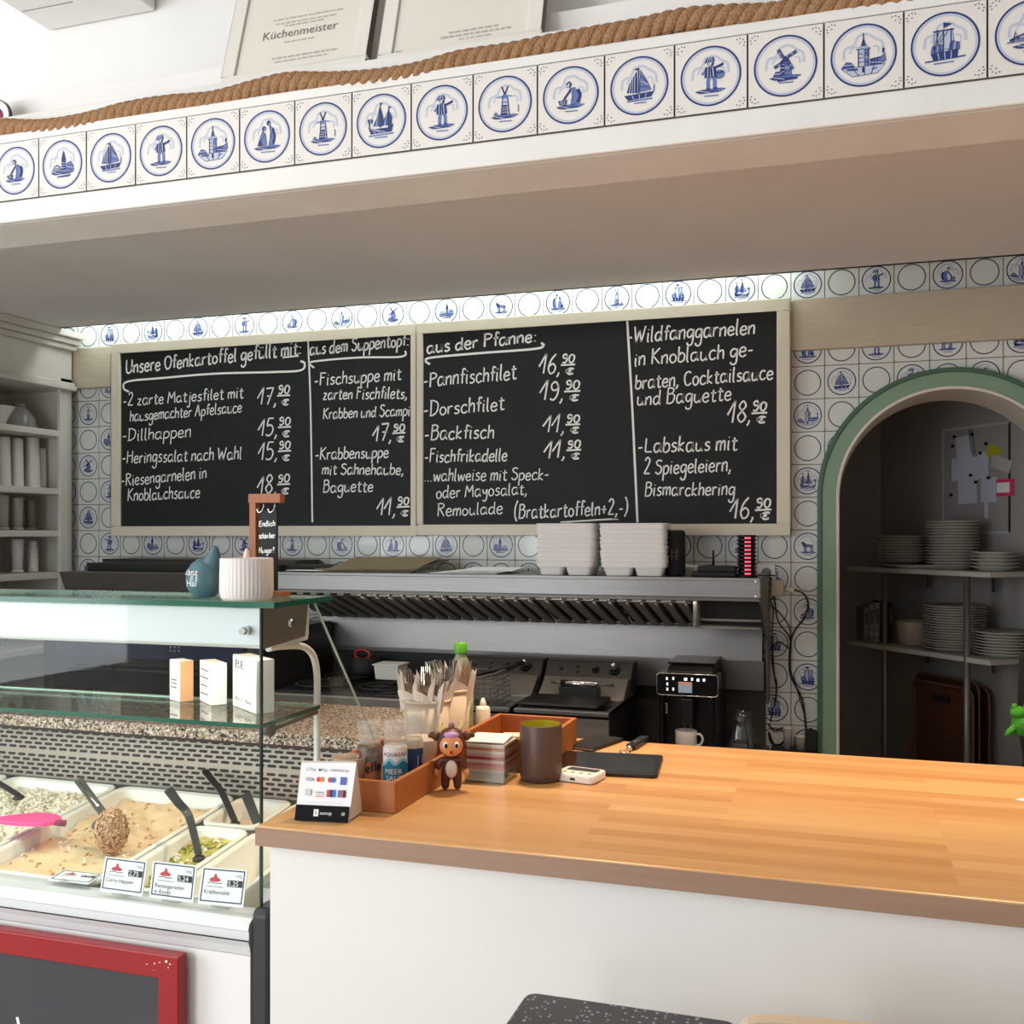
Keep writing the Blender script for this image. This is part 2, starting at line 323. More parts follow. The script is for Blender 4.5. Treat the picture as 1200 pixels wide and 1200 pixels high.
# ------------------------------------------------------------------ painted tile motifs (unit circle, 0 = dark, 1 = mid, 2 = pale)
def motif(kind, P, L, r, fine=True):
    def cloud():
        L(smooth_pts([(-.72, -.1), (-.66, .3), (-.35, .42), (-.2, .72), (.15, .78), (.4, .6), (.66, .42), (.7, .05)], 4), .1, 2)
        L(smooth_pts([(-.5, .12), (-.4, .3), (-.2, .34)], 3), .07, 2); L(smooth_pts([(.35, .3), (.52, .26), (.55, .02)], 3), .07, 2)
    def ground(y=-.5, a=-.6, b=.6):
        P([(a, y), (a+.3, y+.06), (b-.2, y+.05), (b, y+.02), (b-.25, y-.08), (a+.2, y-.09)], 1)
        L([(a+.1, y-.02), (b-.3, y-.04)], .05, 0); L([(a+.35, y-.2), (b-.3, y-.22)], .05, 1)
    cloud()
    if kind == 'sail':
        P([(-.6, -.36), (.6, -.3), (.48, -.5), (-.45, -.55)], 0); L([(-.02, -.36), (-.02, .72)], .05, 0)
        P([(-.08, -.28), (-.5, -.24), (-.4, .1), (-.1, .6)], 0); P([(.02, -.26), (.06, .62), (.3, .2), (.5, -.22)], 1)
        L([(.12, .45), (.2, -.2)], .05, 2); P([(-.02, .72), (-.22, .68), (-.02, .62)], 0)
        L([(-.5, -.6), (.55, -.58)], .06, 1); L([(-.2, -.7), (.3, -.7)], .05, 1); L([(.6, -.3), (.62, -.02)], .04, 0)
    elif kind == 'ship':
        P([(-.62, -.2), (-.4, -.34), (.3, -.34), (.58, -.18), (.5, -.52), (-.5, -.54)], 0)
        for x, h in ((-.05, .7), (.36, .5)):
            L([(x, -.3), (x, h)], .05, 0); P([(x-.02, h-.1), (x-.12, .2), (x-.34, -.2), (x-.04, -.24)], 1); P([(x+.03, h-.15), (x+.16, .1), (x+.12, -.24), (x+.03, -.24)], 2); P([(x, h), (x+.14, h+.05), (x, h+.1)], 0)
        L([(-.55, -.2), (-.62, .12)], .06, 0); P([(-.62, .12), (-.4, .1), (-.42, -.06), (-.6, -.04)], 1)
        L([(-.6, -.62), (.6, -.6)], .06, 1); L([(-.3, -.72), (.3, -.72)], .05, 1)
    elif kind == 'bigship':
        P([(-.5, -.3), (.45, -.26), (.4, -.56), (-.4, -.58)], 0); P([(-.36, .5), (.26, .5), (.3, .1), (.2, -.2), (-.3, -.2), (-.42, -.1)], 2)
        P([(.2, .1), (.5, .0), (.5, -.25), (.1, -.25)], 1); P([(-.45, -.05), (-.1, .0), (-.05, -.28), (-.5, -.26)], 1)
        for x in (-.28, -.06, .2): L([(x, -.3), (x, .56)], .04, 0)
        L([(-.42, .5), (.3, .52)], .05, 0); P([(-.06, .6), (-.06, .8), (.24, .72)], 0); L([(-.7, -.6), (.7, -.52)], .05, 0); L([(-.4, -.7), (.3, -.68)], .05, 1)
    elif kind == 'mill':
        P([(-.22, -.36), (-.14, .2), (.14, .2), (.24, -.36)], 1); P([(-.2, -.36), (-.13, .2), (-.02, .2), (-.04, -.36)], 0); P([(-.18, .18), (0, .38), (.18, .18)], 0)
        for a in (.5, .5+pi/2, .5+pi, .5+1.5*pi):
            c_, s_ = cos(a), sin(a); L([(0, .24), (.5*c_, .24+.5*s_)], .05, 0)
            P([(.12*c_, .24+.12*s_), (.5*c_, .24+.5*s_), (.5*c_-.1*s_, .24+.5*s_+.1*c_), (.12*c_-.1*s_, .24+.12*s_+.1*c_)], 1)
        P([(-.46, -.38), (-.36, -.2), (-.16, -.2), (-.1, -.38)], 1); ground(-.44); L([(-.3, -.56), (.45, -.52)], .08, 0)
    elif kind == 'post':
        P([(-.18, -.45), (-.1, .25), (.12, .25), (.2, -.45)], 2); P([(-.16, -.45), (-.1, -.05), (.08, -.05), (.1, -.45)], 0)
        L([(-.16, -.45), (-.1, .25)], .04, 0); L([(.2, -.45), (.12, .25)], .04, 0); P([(-.14, .25), (-.02, .48), (.14, .25)], 1)
        for x in (-.14, .14): L([(0, .4), (x, .74)], .06, 0); L([(0, .36), (x*2.4, .3)], .05, 1)
        ground(-.52); L([(.6, -.1), (.6, -.4)], .05, 1); P([(-.5, -.44), (-.4, -.3), (-.3, -.44)], 1)
    elif kind == 'tower':
        P([(-.18, -.42), (-.18, .22), (.18, .22), (.18, -.42)], 2); P([(.04, -.42), (.04, .22), (.18, .22), (.18, -.42)], 1)
        L([(-.18, -.42), (-.18, .22)], .04, 0); L([(.18, -.42), (.18, .22)], .04, 0); P([(-.26, .22), (-.08, .36), (0, .7), (.08, .36), (.26, .22)], 0); L([(0, .6), (0, .84)], .04, 0)
        P([(-.06, .02), (-.06, .12), (.04, .12), (.04, .02)], 0); P([(-.8, -.42), (-.62, -.2), (-.45, -.24), (-.3, -.42)], 1)
        P([(.24, -.42), (.24, -.2), (.6, -.16), (.76, .0), (.8, -.3), (.6, -.42)], 1); L([(.24, -.2), (.62, -.16)], .06, 0); L([(.7, .0), (.72, .18)], .08, 0)
        for x in (.3, .4, .5): L([(x, -.42), (x, -.22)], .05, 0)
        P([(-.8, -.44), (.78, -.42), (.5, -.74), (-.4, -.78)], 2); L([(-.6, -.5), (-.2, -.52)], .07, 0); L([(0, -.46), (0, -.66)], .1, 0); L([(.3, -.56), (.5, -.54)], .06, 1)
    elif kind == 'church':
        P([(-.02, -.3), (-.02, .2), (.2, .2), (.2, -.3)], 0); P([(-.04, .2), (.08, .7), (.22, .2)], 0); P([(.2, -.3), (.3, .04), (.5, .1), (.66, -.1), (.7, -.34)], 1)
        P([(-.62, -.34), (-.5, -.1), (-.3, -.02), (-.1, -.16), (-.04, -.36)], 2); L([(-.5, -.1), (-.3, -.02), (-.1, -.16)], .05, 0); ground(-.4, -.66, .72); L([(-.3, -.6), (.5, -.56)], .06, 0)
    elif kind in ('man', 'drummer'):
        L([(-.02, .1), (-.1, -.2), (-.1, -.5)], .15, 1); L([(.04, .1), (.16, -.2), (.16, -.5)], .15, 1)
        P([(-.2, .36), (.18, .36), (.24, -.06), (-.24, -.06)], 0); P([(-.02, .36), (.16, .36), (.2, -.04), (.02, -.04)], 1)
        L([(.14, .3), (.4, .38), (.5, .44)], .1, 0); L([(-.16, .3), (-.34, .08)], .1, 1)
        P([(cos(a)*.12, .5+sin(a)*.13) for a in [k*pi/4 for k in range(8)]], 2); P([(-.24, .54), (.16, .58), (.1, .74), (-.14, .72)], 0)
        L([(-.16, -.52), (-.02, -.52)], .08, 0); L([(.1, -.52), (.26, -.52)], .08, 0); ground(-.58)
        if kind == 'drummer': P([(.34+cos(a)*.2, .02+sin(a)*.17) for a in [k*pi/5 for k in range(10)]], 1); L([(.2, .08), (.5, .1)], .06, 0)
    elif kind == 'woman':
        P([(-.02, .28), (.16, .3), (.42, .0), (.4, -.36), (.0, -.4), (.1, -.05)], 1); L(smooth_pts([(.3, .2), (.4, -.05), (.3, -.34)], 4), .14, 0)
        L([(.0, .22), (-.18, -.02), (-.32, -.22)], .09, 0); P([(-.08+cos(a)*.11, .42+sin(a)*.12) for a in [k*pi/4 for k in range(8)]], 2); L([(-.18, .46), (-.06, .55), (.04, .42)], .07, 0)
        P([(-.52, -.2), (-.14, -.2), (-.2, -.38), (-.46, -.38)], 0); ground(-.46)
    elif kind == 'couple':
        P([(-.2, .26), (-.06, .1), (.0, -.4), (-.48, -.4), (-.34, .0)], 1); P([(-.36, -.1), (-.2, -.4), (-.48, -.4)], 0); P([(.14, .5), (.36, .3), (.4, -.1), (.36, -.44), (.1, -.44), (.2, .0)], 1)
        L(smooth_pts([(.3, .34), (.4, .0), (.34, -.36)], 4), .12, 0)
        for x, y in ((-.14, .36), (.1, .6)): P([(x+cos(a)*.1, y+sin(a)*.11) for a in [k*pi/4 for k in range(8)]], 0)
        ground(-.5, -.66, .72)
    elif kind == 'shore':
        P([(-.8, -.3), (-.4, -.1), (0, .1), (.4, .2), (.6, -.1), (.8, -.3)], 2); L([(-.7, -.2), (-.3, -.05), (.1, .1)], .06, 0); L([(-.6, -.3), (-.5, .1), (-.4, -.2)], .05, 0); ground(-.45)
    elif kind == 'animal':
        P([(-.4, .1), (.1, .16), (.34, .36), (.48, .3), (.4, .12), (.3, -.06), (-.36, -.1)], 0)
        for x in (-.34, -.2, .14, .26): L([(x, .0), (x-.04, -.4)], .08, 0)
        ground(-.46)
def paint_tile(mb, cu, cv, size, fn, kind, ring=.43, rw=.022, m0=1, dots=True, fine=True, ok=None):
    """fn(u, v, h): plane point lifted by h.  m0.. = dark, mid, pale, ring materials"""
    Rr = size*ring; n = 40
    seg = [(cu+Rr*cos(2*pi*k/n), cv+Rr*sin(2*pi*k/n)) for k in range(n+1)]
    rm = m0+3 if kind is None else m0
    if ok is None: mb.ribbon(seg, size*rw, lambda u, v: fn(u, v, .0006), rm)
    else:
        for k in range(n):
            if ok(*seg[k]) and ok(*seg[k+1]): mb.ribbon(seg[k:k+2], size*rw, lambda u, v: fn(u, v, .0006), rm)
    if dots:
        for sx in (-1, 1):
            for sy in (-1, 1):
                for (a, b) in ((.44, .44), (.40, .46), (.46, .40), (.40, .40), (.36, .45), (.45, .36)):
                    u, v, q = cu+sx*a*size, cv+sy*b*size, size*.009
                    if ok is None or ok(u, v): mb.poly([(u-q, v-q), (u+q, v-q*.6), (u+q*.7, v+q), (u-q, v+q*.8)], lambda x, y: fn(x, y, .0006), m0+3)
    if kind and (ok is None or ok(cu, cv)):
        s = Rr*(.86 if fine else 1.0); fl = R.choice((-1, 1)) if not fine else 1
        if fine: mb.ribbon([(cu+Rr*.93*cos(2*pi*k/n), cv+Rr*.93*sin(2*pi*k/n)) for k in range(n+1)], size*.03, lambda u, v: fn(u, v, .0003), m0+2)
        lay = [0]
        def P(pts, mi):
            lay[0] += 1; h = .0003+(2-mi)*.0003+lay[0]*.000012
            q = [(cu+fl*x*s, cv+y*s) for x, y in pts]; mb.poly(q, lambda u, v: fn(u, v, h), m0+mi); n_ = len(q)
            if fine or size > .1:
                f2 = lambda u, v: fn(u, v, .00105+lay[0]*.000012)
                mb.ribbon(q+[q[0]], s*.018, f2, m0)
                if n_ >= 4:
                    for t_ in (.25, .5, .75):
                        a_ = [q[0][k]+(q[1][k]-q[0][k])*t_ for k in (0, 1)]; b_ = [q[n_-1][k]+(q[n_-2][k]-q[n_-1][k])*t_ for k in (0, 1)]
                        mb.ribbon([a_, b_], s*.026, f2, m0+(2 if mi == 0 else 0 if mi == 2 else (2 if t_ == .5 else 0)))
        def L(pts, wd, mi):
            lay[0] += 1; h = .0003+(2-mi)*.0003+lay[0]*.000012
            mb.ribbon([(cu+fl*x*s, cv+y*s) for x, y in pts], wd*s, lambda u, v: fn(u, v, h), m0+mi)
        motif(kind, P, L, s, fine)
TILEM = [GLAZE, DB1, DB2, DB3, DRING, GROUT]
# ------------------------------------------------------------------ back wall
D = 4.25; ACX, ACZ, ARI, ARO = 0.385, 1.793, 0.405, 0.484; WL = -4.1; WR = 2.4
b = MB(); WT = 0.30; RH = .43
b.box(WL, ACX-RH, D, D+WT, 0, 2.86); b.box(ACX+RH, WR, D, D+WT, 0, 2.86)
arc = [(ACX+RH*cos(pi-pi*k/28), ACZ+RH*sin(pi-pi*k/28)) for k in range(29)]
for k in range(28):
    (x0, z0), (x1, z1) = arc[k], arc[k+1]
    b.prism([(x0, z0), (x1, z1), (x1, 2.86), (x0, 2.86)], 'y', D, D+WT)
wall = struct(b.build('wall_back', [GROUT]))
t = MB(); px_, pz_ = 0.12893, 0.1303; TX0 = -0.2025; TZ0 = 2.706
kinds = ['sail', 'mill', 'post', 'man', 'church', 'bigship', 'woman', 'animal', 'ship', 'tower', 'couple']
def inarch(u, v, r): return (abs(u-ACX) < r if v < ACZ else hypot(u-ACX, v-ACZ) < r)
for i in range(-30, 10):
    for j in range(-1, 15):
        u0 = TX0+i*px_; v1 = TZ0-j*pz_; u1 = u0+px_; v0 = v1-pz_; cu, cv = (u0+u1)/2, (v0+v1)/2
        if u0 < WL or inarch(u0, v1, .35) and inarch(u1, v0, .35) and inarch(u0, v0, .35) and inarch(u1, v1, .35): continue
        if v0 > 2.84: continue
        g = .0016; tx, tz, ty = R.uniform(-.012, .012), R.uniform(-.012, .012), R.uniform(-.0004, .0004)
        fn = lambda u, v, h: (u, D-.004-ty+(u-cu)*tx+(v-cv)*tz-h, v)
        near = hypot(cu-ACX, cv-ACZ) < .62 or (cv < ACZ and abs(cu-ACX) < .62)
        ok = (lambda u, v: not inarch(u, v, .44)) if near else None
        if near:
            for a in range(8):
                for c in range(8):
                    q = [(u0+g+(px_-2*g)*(a+e)/8, v0+g+(pz_-2*g)*(c+f_)/8) for e, f_ in ((0, 0), (1, 0), (1, 1), (0, 1))]
                    if all(ok(*p) for p in q): t.poly(q, lambda u, v: fn(u, v, 0), 0)
        else: t.poly([(u0+g, v0+g), (u1-g, v0+g), (u1-g, v1-g), (u0+g, v1-g)], lambda u, v: fn(u, v, 0), 0)
        k = None
        if (i+j) % 2 == 0: k = kinds[(i*7+j*5+(i*j) % 3) % len(kinds)]
        paint_tile(t, cu, cv, px_, fn, k, ring=.405 if k else .385, rw=.033, dots=False, fine=False, ok=ok)
        if near is False or ok(u0+.004, v0+.004):
            q = .0016; t.poly([(u0+.005-q, v0+.005-q), (u0+.005+q, v0+.005-q), (u0+.005+q, v0+.005+q), (u0+.005-q, v0+.005+q)], lambda u, v: fn(u, v, .0006), 4)
tl = t.build('wall_tiling', [WGLAZE]+TILEM[1:], wall, fix=False)
# ------------------------------------------------------------------ other shell
struct(MB().box(WL-.1, 4.2, -2.6, 6.2, -.1, 0).build('floor', mat('floor_tile_beige', '#c4b8a9', 0.5, noise=(4, '#b8ab9c', .6))))
def wall_with_hole(name, axis, k0, k1, a0, a1, z1, h0, h1, hz0, hz1):
    m = MB()
    for (p, q, r, s_) in ((a0, h0, 0, z1), (h1, a1, 0, z1), (h0, h1, 0, hz0), (h0, h1, hz1, z1)):
        m.box(p, q, k0, k1, r, s_) if axis == 'y' else m.box(k0, k1, p, q, r, s_)
    return struct(m.build(name, WHITE))
wall_with_hole('wall_front', 'y', -2.6, -2.5, WL-.1, 4.2, 3.6, -3.3, -.5, .1, 2.9)
wall_with_hole('wall_left', 'x', WL-.1, WL, -2.5, 4.55, 3.6, -1.6, .5, .8, 2.95)
struct(MB().box(4.1, 4.2, -2.5, 6.2, 0, 3.6).build('wall_right', WHITE))
def window(name, axis, k, a0, a1, z0, z1):
    m = MB(); f = .06
    for (p, q, r, s_) in ((a0, a1, z0, z0+f), (a0, a1, z1-f, z1), (a0, a0+f, z0+f, z1-f), (a1-f, a1, z0+f, z1-f), ((a0+a1)/2-f/2, (a0+a1)/2+f/2, z0+f, z1-f)):
        m.box(p, q, k-.03, k+.03, r, s_) if axis == 'y' else m.box(k-.03, k+.03, p, q, r, s_)
    return struct(m.build(name, TRIMW))
window('window_1', 'y', -2.55, -3.3, -.5, .1, 2.9); window('window_2', 'x', WL-.05, -1.6, .5, .8, 2.95)
# ceilings: low one over the kitchen with a light slot along the back wall, high one over the guest room
CEZ = 2.645
m = MB().box(WL, 4.1, 2.0, 4.05, CEZ, CEZ+.06).box(WL, 4.1, 4.05, 4.25, 2.80, 2.86).box(WL, 4.1, 4.03, 4.05, CEZ, 2.86)
struct(m.build('ceiling', CEIL))
struct(MB().box(WL-.1, 4.2, -2.6, 2.2, 3.5, 3.6).build('ceiling_guest_room', WHITE))
# beam with tiled face, ledge and step
YB = 1.855
beam = struct(MB().box(WL, 4.1, YB+.012, 2.02, 2.354, 2.552).build('trim_1', TRIMW))
struct(MB().box(WL, 4.1, YB-.004, YB+.012, 2.354, 2.401).build('trim_2', TRIMW, bevel=.004))
rim = MB().box(WL, 4.1, YB-.006, YB+.012, 2.533, 2.552); rim.box(WL, 4.1, YB+.0, YB+.014, 2.552, 2.556)
struct(rim.build('trim_3', TRIMW, bevel=.003))
struct(MB().box(WL, 4.1, 1.905, 2.1, 2.552, 2.622).build('trim_4', TRIMW, bevel=.006))
up = MB(); prof = [(2.09, 2.62), (2.115, 2.66), (2.135, 2.74), (2.14, 2.85), (2.14, 3.5), (2.2, 3.5), (2.2, 2.62)]
up.prism(prof, 'x', WL, 4.1); struct(up.build('wall_upper', WHITE))
fz = MB(); bt = 0.1291; bx0 = -1.7115-bt
seq = ['woman', 'church', 'sail', 'man', 'tower', 'couple', 'post', 'ship', 'man', 'post', 'woman', 'sail', 'drummer', 'mill', 'tower', 'bigship', 'shore']
fz.box(WL, 4.1, YB, YB+.012, 2.401, 2.533, 5)
for i in range(-6, 22):
    u0 = bx0+i*bt; g = .0016; v0, v1 = 2.4025, 2.5315; cu, cv = u0+bt/2, (v0+v1)/2
    tx, tz = R.uniform(-.006, .006), R.uniform(-.006, .006)
    fn = lambda u, v, h: (u, YB-.005+(u-cu)*tx+(v-cv)*tz-h, v)
    fz.poly([(u0+g, v0), (u0+bt-g, v0), (u0+bt-g, v1), (u0+g, v1)], lambda u, v: fn(u, v, 0), 0)
    paint_tile(fz, cu, cv, bt, fn, seq[i % 17], ring=.405, rw=.024)
fz.build('tile_frieze', TILEM, beam, fix=False)
# wooden rail behind the boards
PALEWOOD = mat('pale_greige_wood', '#c9bda9', 0.55, noise=(9, '#b9ac98', .7, 6, (1, 1, 12)), bump=(40, .05))
struct(MB().box(WL, ACX+1.9, 4.212, 4.245, 2.376, 2.578).build('trim_5', PALEWOOD, bevel=.004))
# green arch surround
def arch_strip(r0, r1, y0, y1, mb, mi=0, zb=0.0, n=44):
    def line(r): return [(ACX-r, zb)]+[(ACX+r*cos(pi-pi*k/n), ACZ+r*sin(pi-pi*k/n)) for k in range(n+1)]+[(ACX+r, zb)]
    a, c = line(r0), line(r1); k = len(a)
    vs = [(x, y0, z) for x, z in a]+[(x, y0, z) for x, z in c]+[(x, y1, z) for x, z in a]+[(x, y1, z) for x, z in c]
    fs = []
    for i in range(k-1):
        for p, q in ((0, 1), (1, 3), (3, 2), (2, 0)): fs.append((p*k+i, p*k+i+1, q*k+i+1, q*k+i))
    fs += [(0, k, 3*k, 2*k), (k-1, 2*k-1, 4*k-1, 3*k-1)]
    mb.add(vs, fs, mi)
a = MB(); arch_strip(.413, .472, 4.205, 4.25, a, 0)
arch = struct(a.build('trim_6', mat('sage_green_paint', '#86a38a', .38, noise=(5, '#7b9880', .6))))
a = MB(); arch_strip(.468, .486, 4.195, 4.25, a, 0); struct(a.build('outer_moulding', mat('dark_green_paint', '#486955', .35), arch, bevel=.004))
a = MB(); arch_strip(.403, .415, 4.198, 4.56, a, 0); struct(a.build('arch_lining', mat('cream_paint', '#d9d0c4', .5), arch, bevel=.003))
# alcove behind the arch
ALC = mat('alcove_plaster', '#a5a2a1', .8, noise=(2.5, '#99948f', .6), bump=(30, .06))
m = MB(); al = [(-.03, 4.55), (-.03, 5.62), (.18, 5.62), (1.06, 4.55)]
for (p, q) in zip(al[:-1], al[1:]):
    dx, dy = q[0]-p[0], q[1]-p[1]; L = hypot(dx, dy); nx, ny = -dy/L*.06, dx/L*.06
    m.prism([p, q, (q[0]+nx, q[1]+ny), (p[0]+nx, p[1]+ny)], 'z', 0, 2.4)
struct(m.build('wall_alcove', ALC)); struct(MB().prism([(-.09, 4.55), (-.09, 5.7), (.3, 5.7), (1.2, 4.55)], 'z', 2.4, 2.45).build('ceiling_alcove', ALC))
# white boxed duct above the ledge
p0 = onY(57, 29, 2.135); p1 = onY(182, 20, 2.135); zb = (p0.z+p1.z)/2
dt = thing('ceiling_duct', 'white boxed duct above the left end of the rope ledge', 'duct', (p0.x, 2.135, zb))
dm = MB().box(0, p1.x-p0.x, -.75, 0, 0, .5); dm.build('duct_box', TRIMW, dt, bevel=.004)
dm = MB(); W_ = p1.x-p0.x
for k in range(3): dm.box(W_, W_+.008, -.75+.0, -.02-.02*k, .05+.03*k, .065+.03*k)
for y in (-.05, -.1): dm.box(W_, W_+.01, y-.012, y, .0, .5)
dm.build('side_moulding', TRIMW, dt, bevel=.002)
MB().box(.01, W_*.5, -.1, -.098, -.001, .0).build('seam', INKG, dt)
# ------------------------------------------------------------------ menu boards
FRW = mat('cream_wood_frame', '#e6ddca', .5, noise=(8, '#dbd1bc', .7, 6, (1, 1, 1)), bump=(40, .05))
YF = 4.165
def menu_board(x0, x1, z0, z1, l, r, label):
    th = thing('menu_board', label, 'menu board', ((x0+x1)/2, YF+.04, z0), 0); o = (th.location.x, YF+.04, z0)
    f = MB(); tb = .047
    f.box(x0, x1, YF, YF+.045, z1-tb, z1); f.box(x0, x1, YF, YF+.045, z0, z0+tb); f.box(x0, x0+l, YF, YF+.045, z0+tb, z1-tb); f.box(x1-r, x1, YF, YF+.045, z0+tb, z1-tb)
    f.build('frame', FRW, th, bevel=.003, org=o)
    MB().box(x0+l-.004, x1-r+.004, YF+.012, YF+.03, z0+tb-.004, z1-tb+.004).build('panel', SLATE, th, org=o)
    return th, o
XM = -1.795
bA, oA = menu_board(-3.415, XM, 1.637, 2.577, .05, .028, 'left chalk menu board listing baked potatoes and soups')
bB, oB = menu_board(XM+.002, -.203, 1.641, 2.577, .028, .05, 'right chalk menu board listing pan fish dishes')
YC = YF+.0108
def cw(px, py): q = onY(px, py, YC); return (q.x, q.z)
cfn = lambda u, v: (u, YC, v)
def chalk(board, org, items, name='chalk_lettering'):
    for it in items:
        mb = MB(); nm = name
        if it[0] == 'L':
            pts = [cw(*p) for p in it[1]]; mb.ribbon(smooth_pts(pts, 8) if len(pts) > 2 else pts, it[2]*4.5/1200, cfn)
            nm = 'chalk_divider' if name == 'chalk_divider' else 'chalk_underline'
        elif it[0] == 'P':            # price: whole part, small 90 underlined, euro sign
            _, tx, x, y, h, wd = it; hand(mb, tx, cw(x, y), cw(x+wd*.62, y-.5), h/2*4.4/1200, .0072, cfn)
            hand(mb, '90', cw(x+wd*.62, y-h*.58), cw(x+wd*1.0, y-h*.6), h*.22*4.4/1200, .0075, cfn)
            mb.ribbon([cw(x+wd*.6, y-h*.46), cw(x+wd*1.0, y-h*.5)], .0075, cfn)
            hand(mb, '€', cw(x+wd*.72, y+h*.05), cw(x+wd*1.0, y+h*.03), h*.2*4.4/1200, .008, cfn); nm = 'chalk_price'
        else:
            _, tx, x0, y0, x1, y1, xh, wd = it; hand(mb, tx, cw(x0, y0), cw(x1, y1), xh*.93*4.4/1200, wd*.8*4.4/1200, cfn)
        mb.build(nm, CHALK, board, fix=False, org=org)
T = 'T'
chalk(bA, oA, [(T, 'Unsere Ofenkartoffel gefüllt mit:', 147, 438, 354, 415, 11, 2.9), ('L', [(151, 459), (145, 455), (150, 447), (190, 443), (250, 438), (320, 436), (352, 434), (357, 426), (352, 423)], 2.6), ('L', [(331, 419), (350, 417)], 2)], 'chalk_heading')
chalk(bA, oA, [(T, '-2 zarte Matjesfilet mit', 144, 476, 286, 466, 9, 2.1), (T, 'hausgemachter Apfelsauce', 152, 494, 284, 483, 9, 2), ('P', '17,', 302, 474, 22, 38)])
chalk(bA, oA, [(T, '-Dillhappen', 143, 517, 225, 512, 10, 2.1), ('P', '15,', 303, 511, 22, 38)])
chalk(bA, oA, [(T, '-Heringssalat nach Wahl', 143, 543, 284, 538, 10, 2.1), ('P', '15,', 303, 539, 22, 38)])
chalk(bA, oA, [(T, '-Riesengarnelen in', 142, 570, 243, 560, 10, 2.1), (T, 'Knoblauchsauce', 149, 587, 235, 583, 10, 2.1), ('P', '18,', 302, 578, 22, 38)])
chalk(bA, oA, [('L', [(361, 400), (364, 480), (366, 612)], 2.2)], 'chalk_divider')
chalk(bA, oA, [(T, 'aus dem Suppentopf:', 363, 416, 480, 405, 9.5, 2.6), ('L', [(368, 431), (363, 426), (372, 423), (420, 419), (470, 418), (475, 411)], 2.3)], 'chalk_heading')
chalk(bA, oA, [(T, '-Fischsuppe mit', 368, 452, 471, 445, 9.5, 2.2), (T, 'zarten Fischfilets,', 378, 468, 478, 467, 8.5, 2.2), (T, 'Krabben und Scampi', 378, 491, 481, 487, 8.5, 2), ('P', '17,', 437, 517, 20, 38)])
chalk(bA, oA, [(T, '-Krabbensuppe', 369, 539, 456, 536, 9, 2.2), (T, 'mit Sahnehaube,', 377, 556, 474, 556, 8.5, 2.1), (T, 'Baguette', 378, 577, 438, 576, 9, 2.1), ('P', '11,', 442, 604, 21, 38)])
chalk(bB, oB, [(T, 'aus der Pfanne:', 500, 414, 630, 400, 9.5, 2.9), ('L', [(504, 427), (499, 423), (506, 419), (560, 414), (625, 409), (637, 405), (634, 402)], 2.6)], 'chalk_heading')
chalk(bB, oB, [(T, '-Pannfischfilet', 496, 454, 606, 444, 11, 2.4), ('P', '16,', 632, 438, 22, 42)])
chalk(bB, oB, [(T, '-Dorschfilet', 496, 488, 592, 480, 10.5, 2.4), ('P', '19,', 633, 469, 22, 47)])
chalk(bB, oB, [(T, '-Backfisch', 497, 516, 580, 513, 10.5, 2.4), ('P', '11,', 637, 507, 20, 43)])
chalk(bB, oB, [(T, '-Fischfrikadelle', 497, 542, 595, 540, 9.5, 2.3), ('P', '11,', 638, 537, 20, 43)])
chalk(bB, oB, [(T, '...wahlweise mit Speck-', 497, 564, 644, 562, 9, 1.9), (T, 'oder Mayosalat,', 511, 584, 619, 579, 9, 1.9), (T, 'Remoulade', 512, 605, 590, 602, 9, 1.9), (T, '(Bratkartoffeln+2,-)', 602, 608, 737, 602, 10, 2.2)])
chalk(bB, oB, [('L', [(735, 376), (741, 480), (747, 612)], 2.4)], 'chalk_divider')
chalk(bB, oB, [(T, '-Wildfanggarnelen', 735, 402, 886, 391, 10.5, 2.4), (T, 'in Knoblauch ge-', 743, 429, 884, 417, 10.5, 2.3), (T, 'braten, Cocktailsauce', 744, 456, 907, 444, 10, 2.3), (T, 'und Baguette', 746, 475, 858, 469, 10, 2.2), ('P', '18,', 853, 495, 23, 46)])
chalk(bB, oB, [(T, '-Labskaus mit', 747, 531, 865, 527, 10.5, 2.3), (T, '2 Spiegeleiern,', 754, 556, 858, 552, 10, 2.2), (T, 'Bismarckhering', 755, 581, 862, 580, 9.5, 2.1), ('P', '16,', 856, 608, 22, 48)])
# ------------------------------------------------------------------ white shelf cabinet on the left
CABW = mat('white_cabinet_paint', '#d9d4cd', .45, noise=(5, '#d2ccc4', .5))
XC = -3.70; ct_ = thing('shelf_cabinet', 'tall white open shelf cabinet with cornice at the left end of the kitchen', 'cabinet', (-3.9, 3.7, 0)); oc = (-3.9, 3.7, 0)
m = MB(); m.box(-4.1, -4.08, 3.2, 4.2, 0, 2.6); m.box(-4.1, XC, 4.18, 4.2, 0, 2.6); m.box(-4.1, XC, 3.2, 3.22, 0, 2.6); m.box(-4.1, XC, 3.2, 4.2, 2.5, 2.6)
m.build('carcass', CABW, ct_, org=oc)
m = MB().box(XC, XC+.02, 4.12, 4.2, 0, 2.42).box(XC, XC+.02, 3.2, 3.28, 0, 2.42).box(XC, XC+.02, 3.2, 4.2, 2.37, 2.6); m.build('face_frame', CABW, ct_, bevel=.003, org=oc)
co_ = MB()
for k, (o_, z0, z1) in enumerate(((.03, 2.36, 2.385), (.018, 2.385, 2.40), (.03, 2.56, 2.585), (.05, 2.585, 2.612), (.072, 2.612, 2.645))): co_.box(-4.1, XC+.02+o_, 3.2-o_, 4.205, z0, z1)
co_.build('cornice', CABW, ct_, bevel=.005, org=oc)
SHZ = [2.157, 1.871, 1.664, 1.458, 1.1, .7]
for z in SHZ: MB().box(-4.08, XC+.012, 3.22, 4.18, z-.03, z).build('shelf', CABW, ct_, bevel=.003, org=oc)
CUPW = mat('paper_cup_white', '#e4e0da', .6); CUPG = mat('frosted_cup', '#b9b4ae', .35)
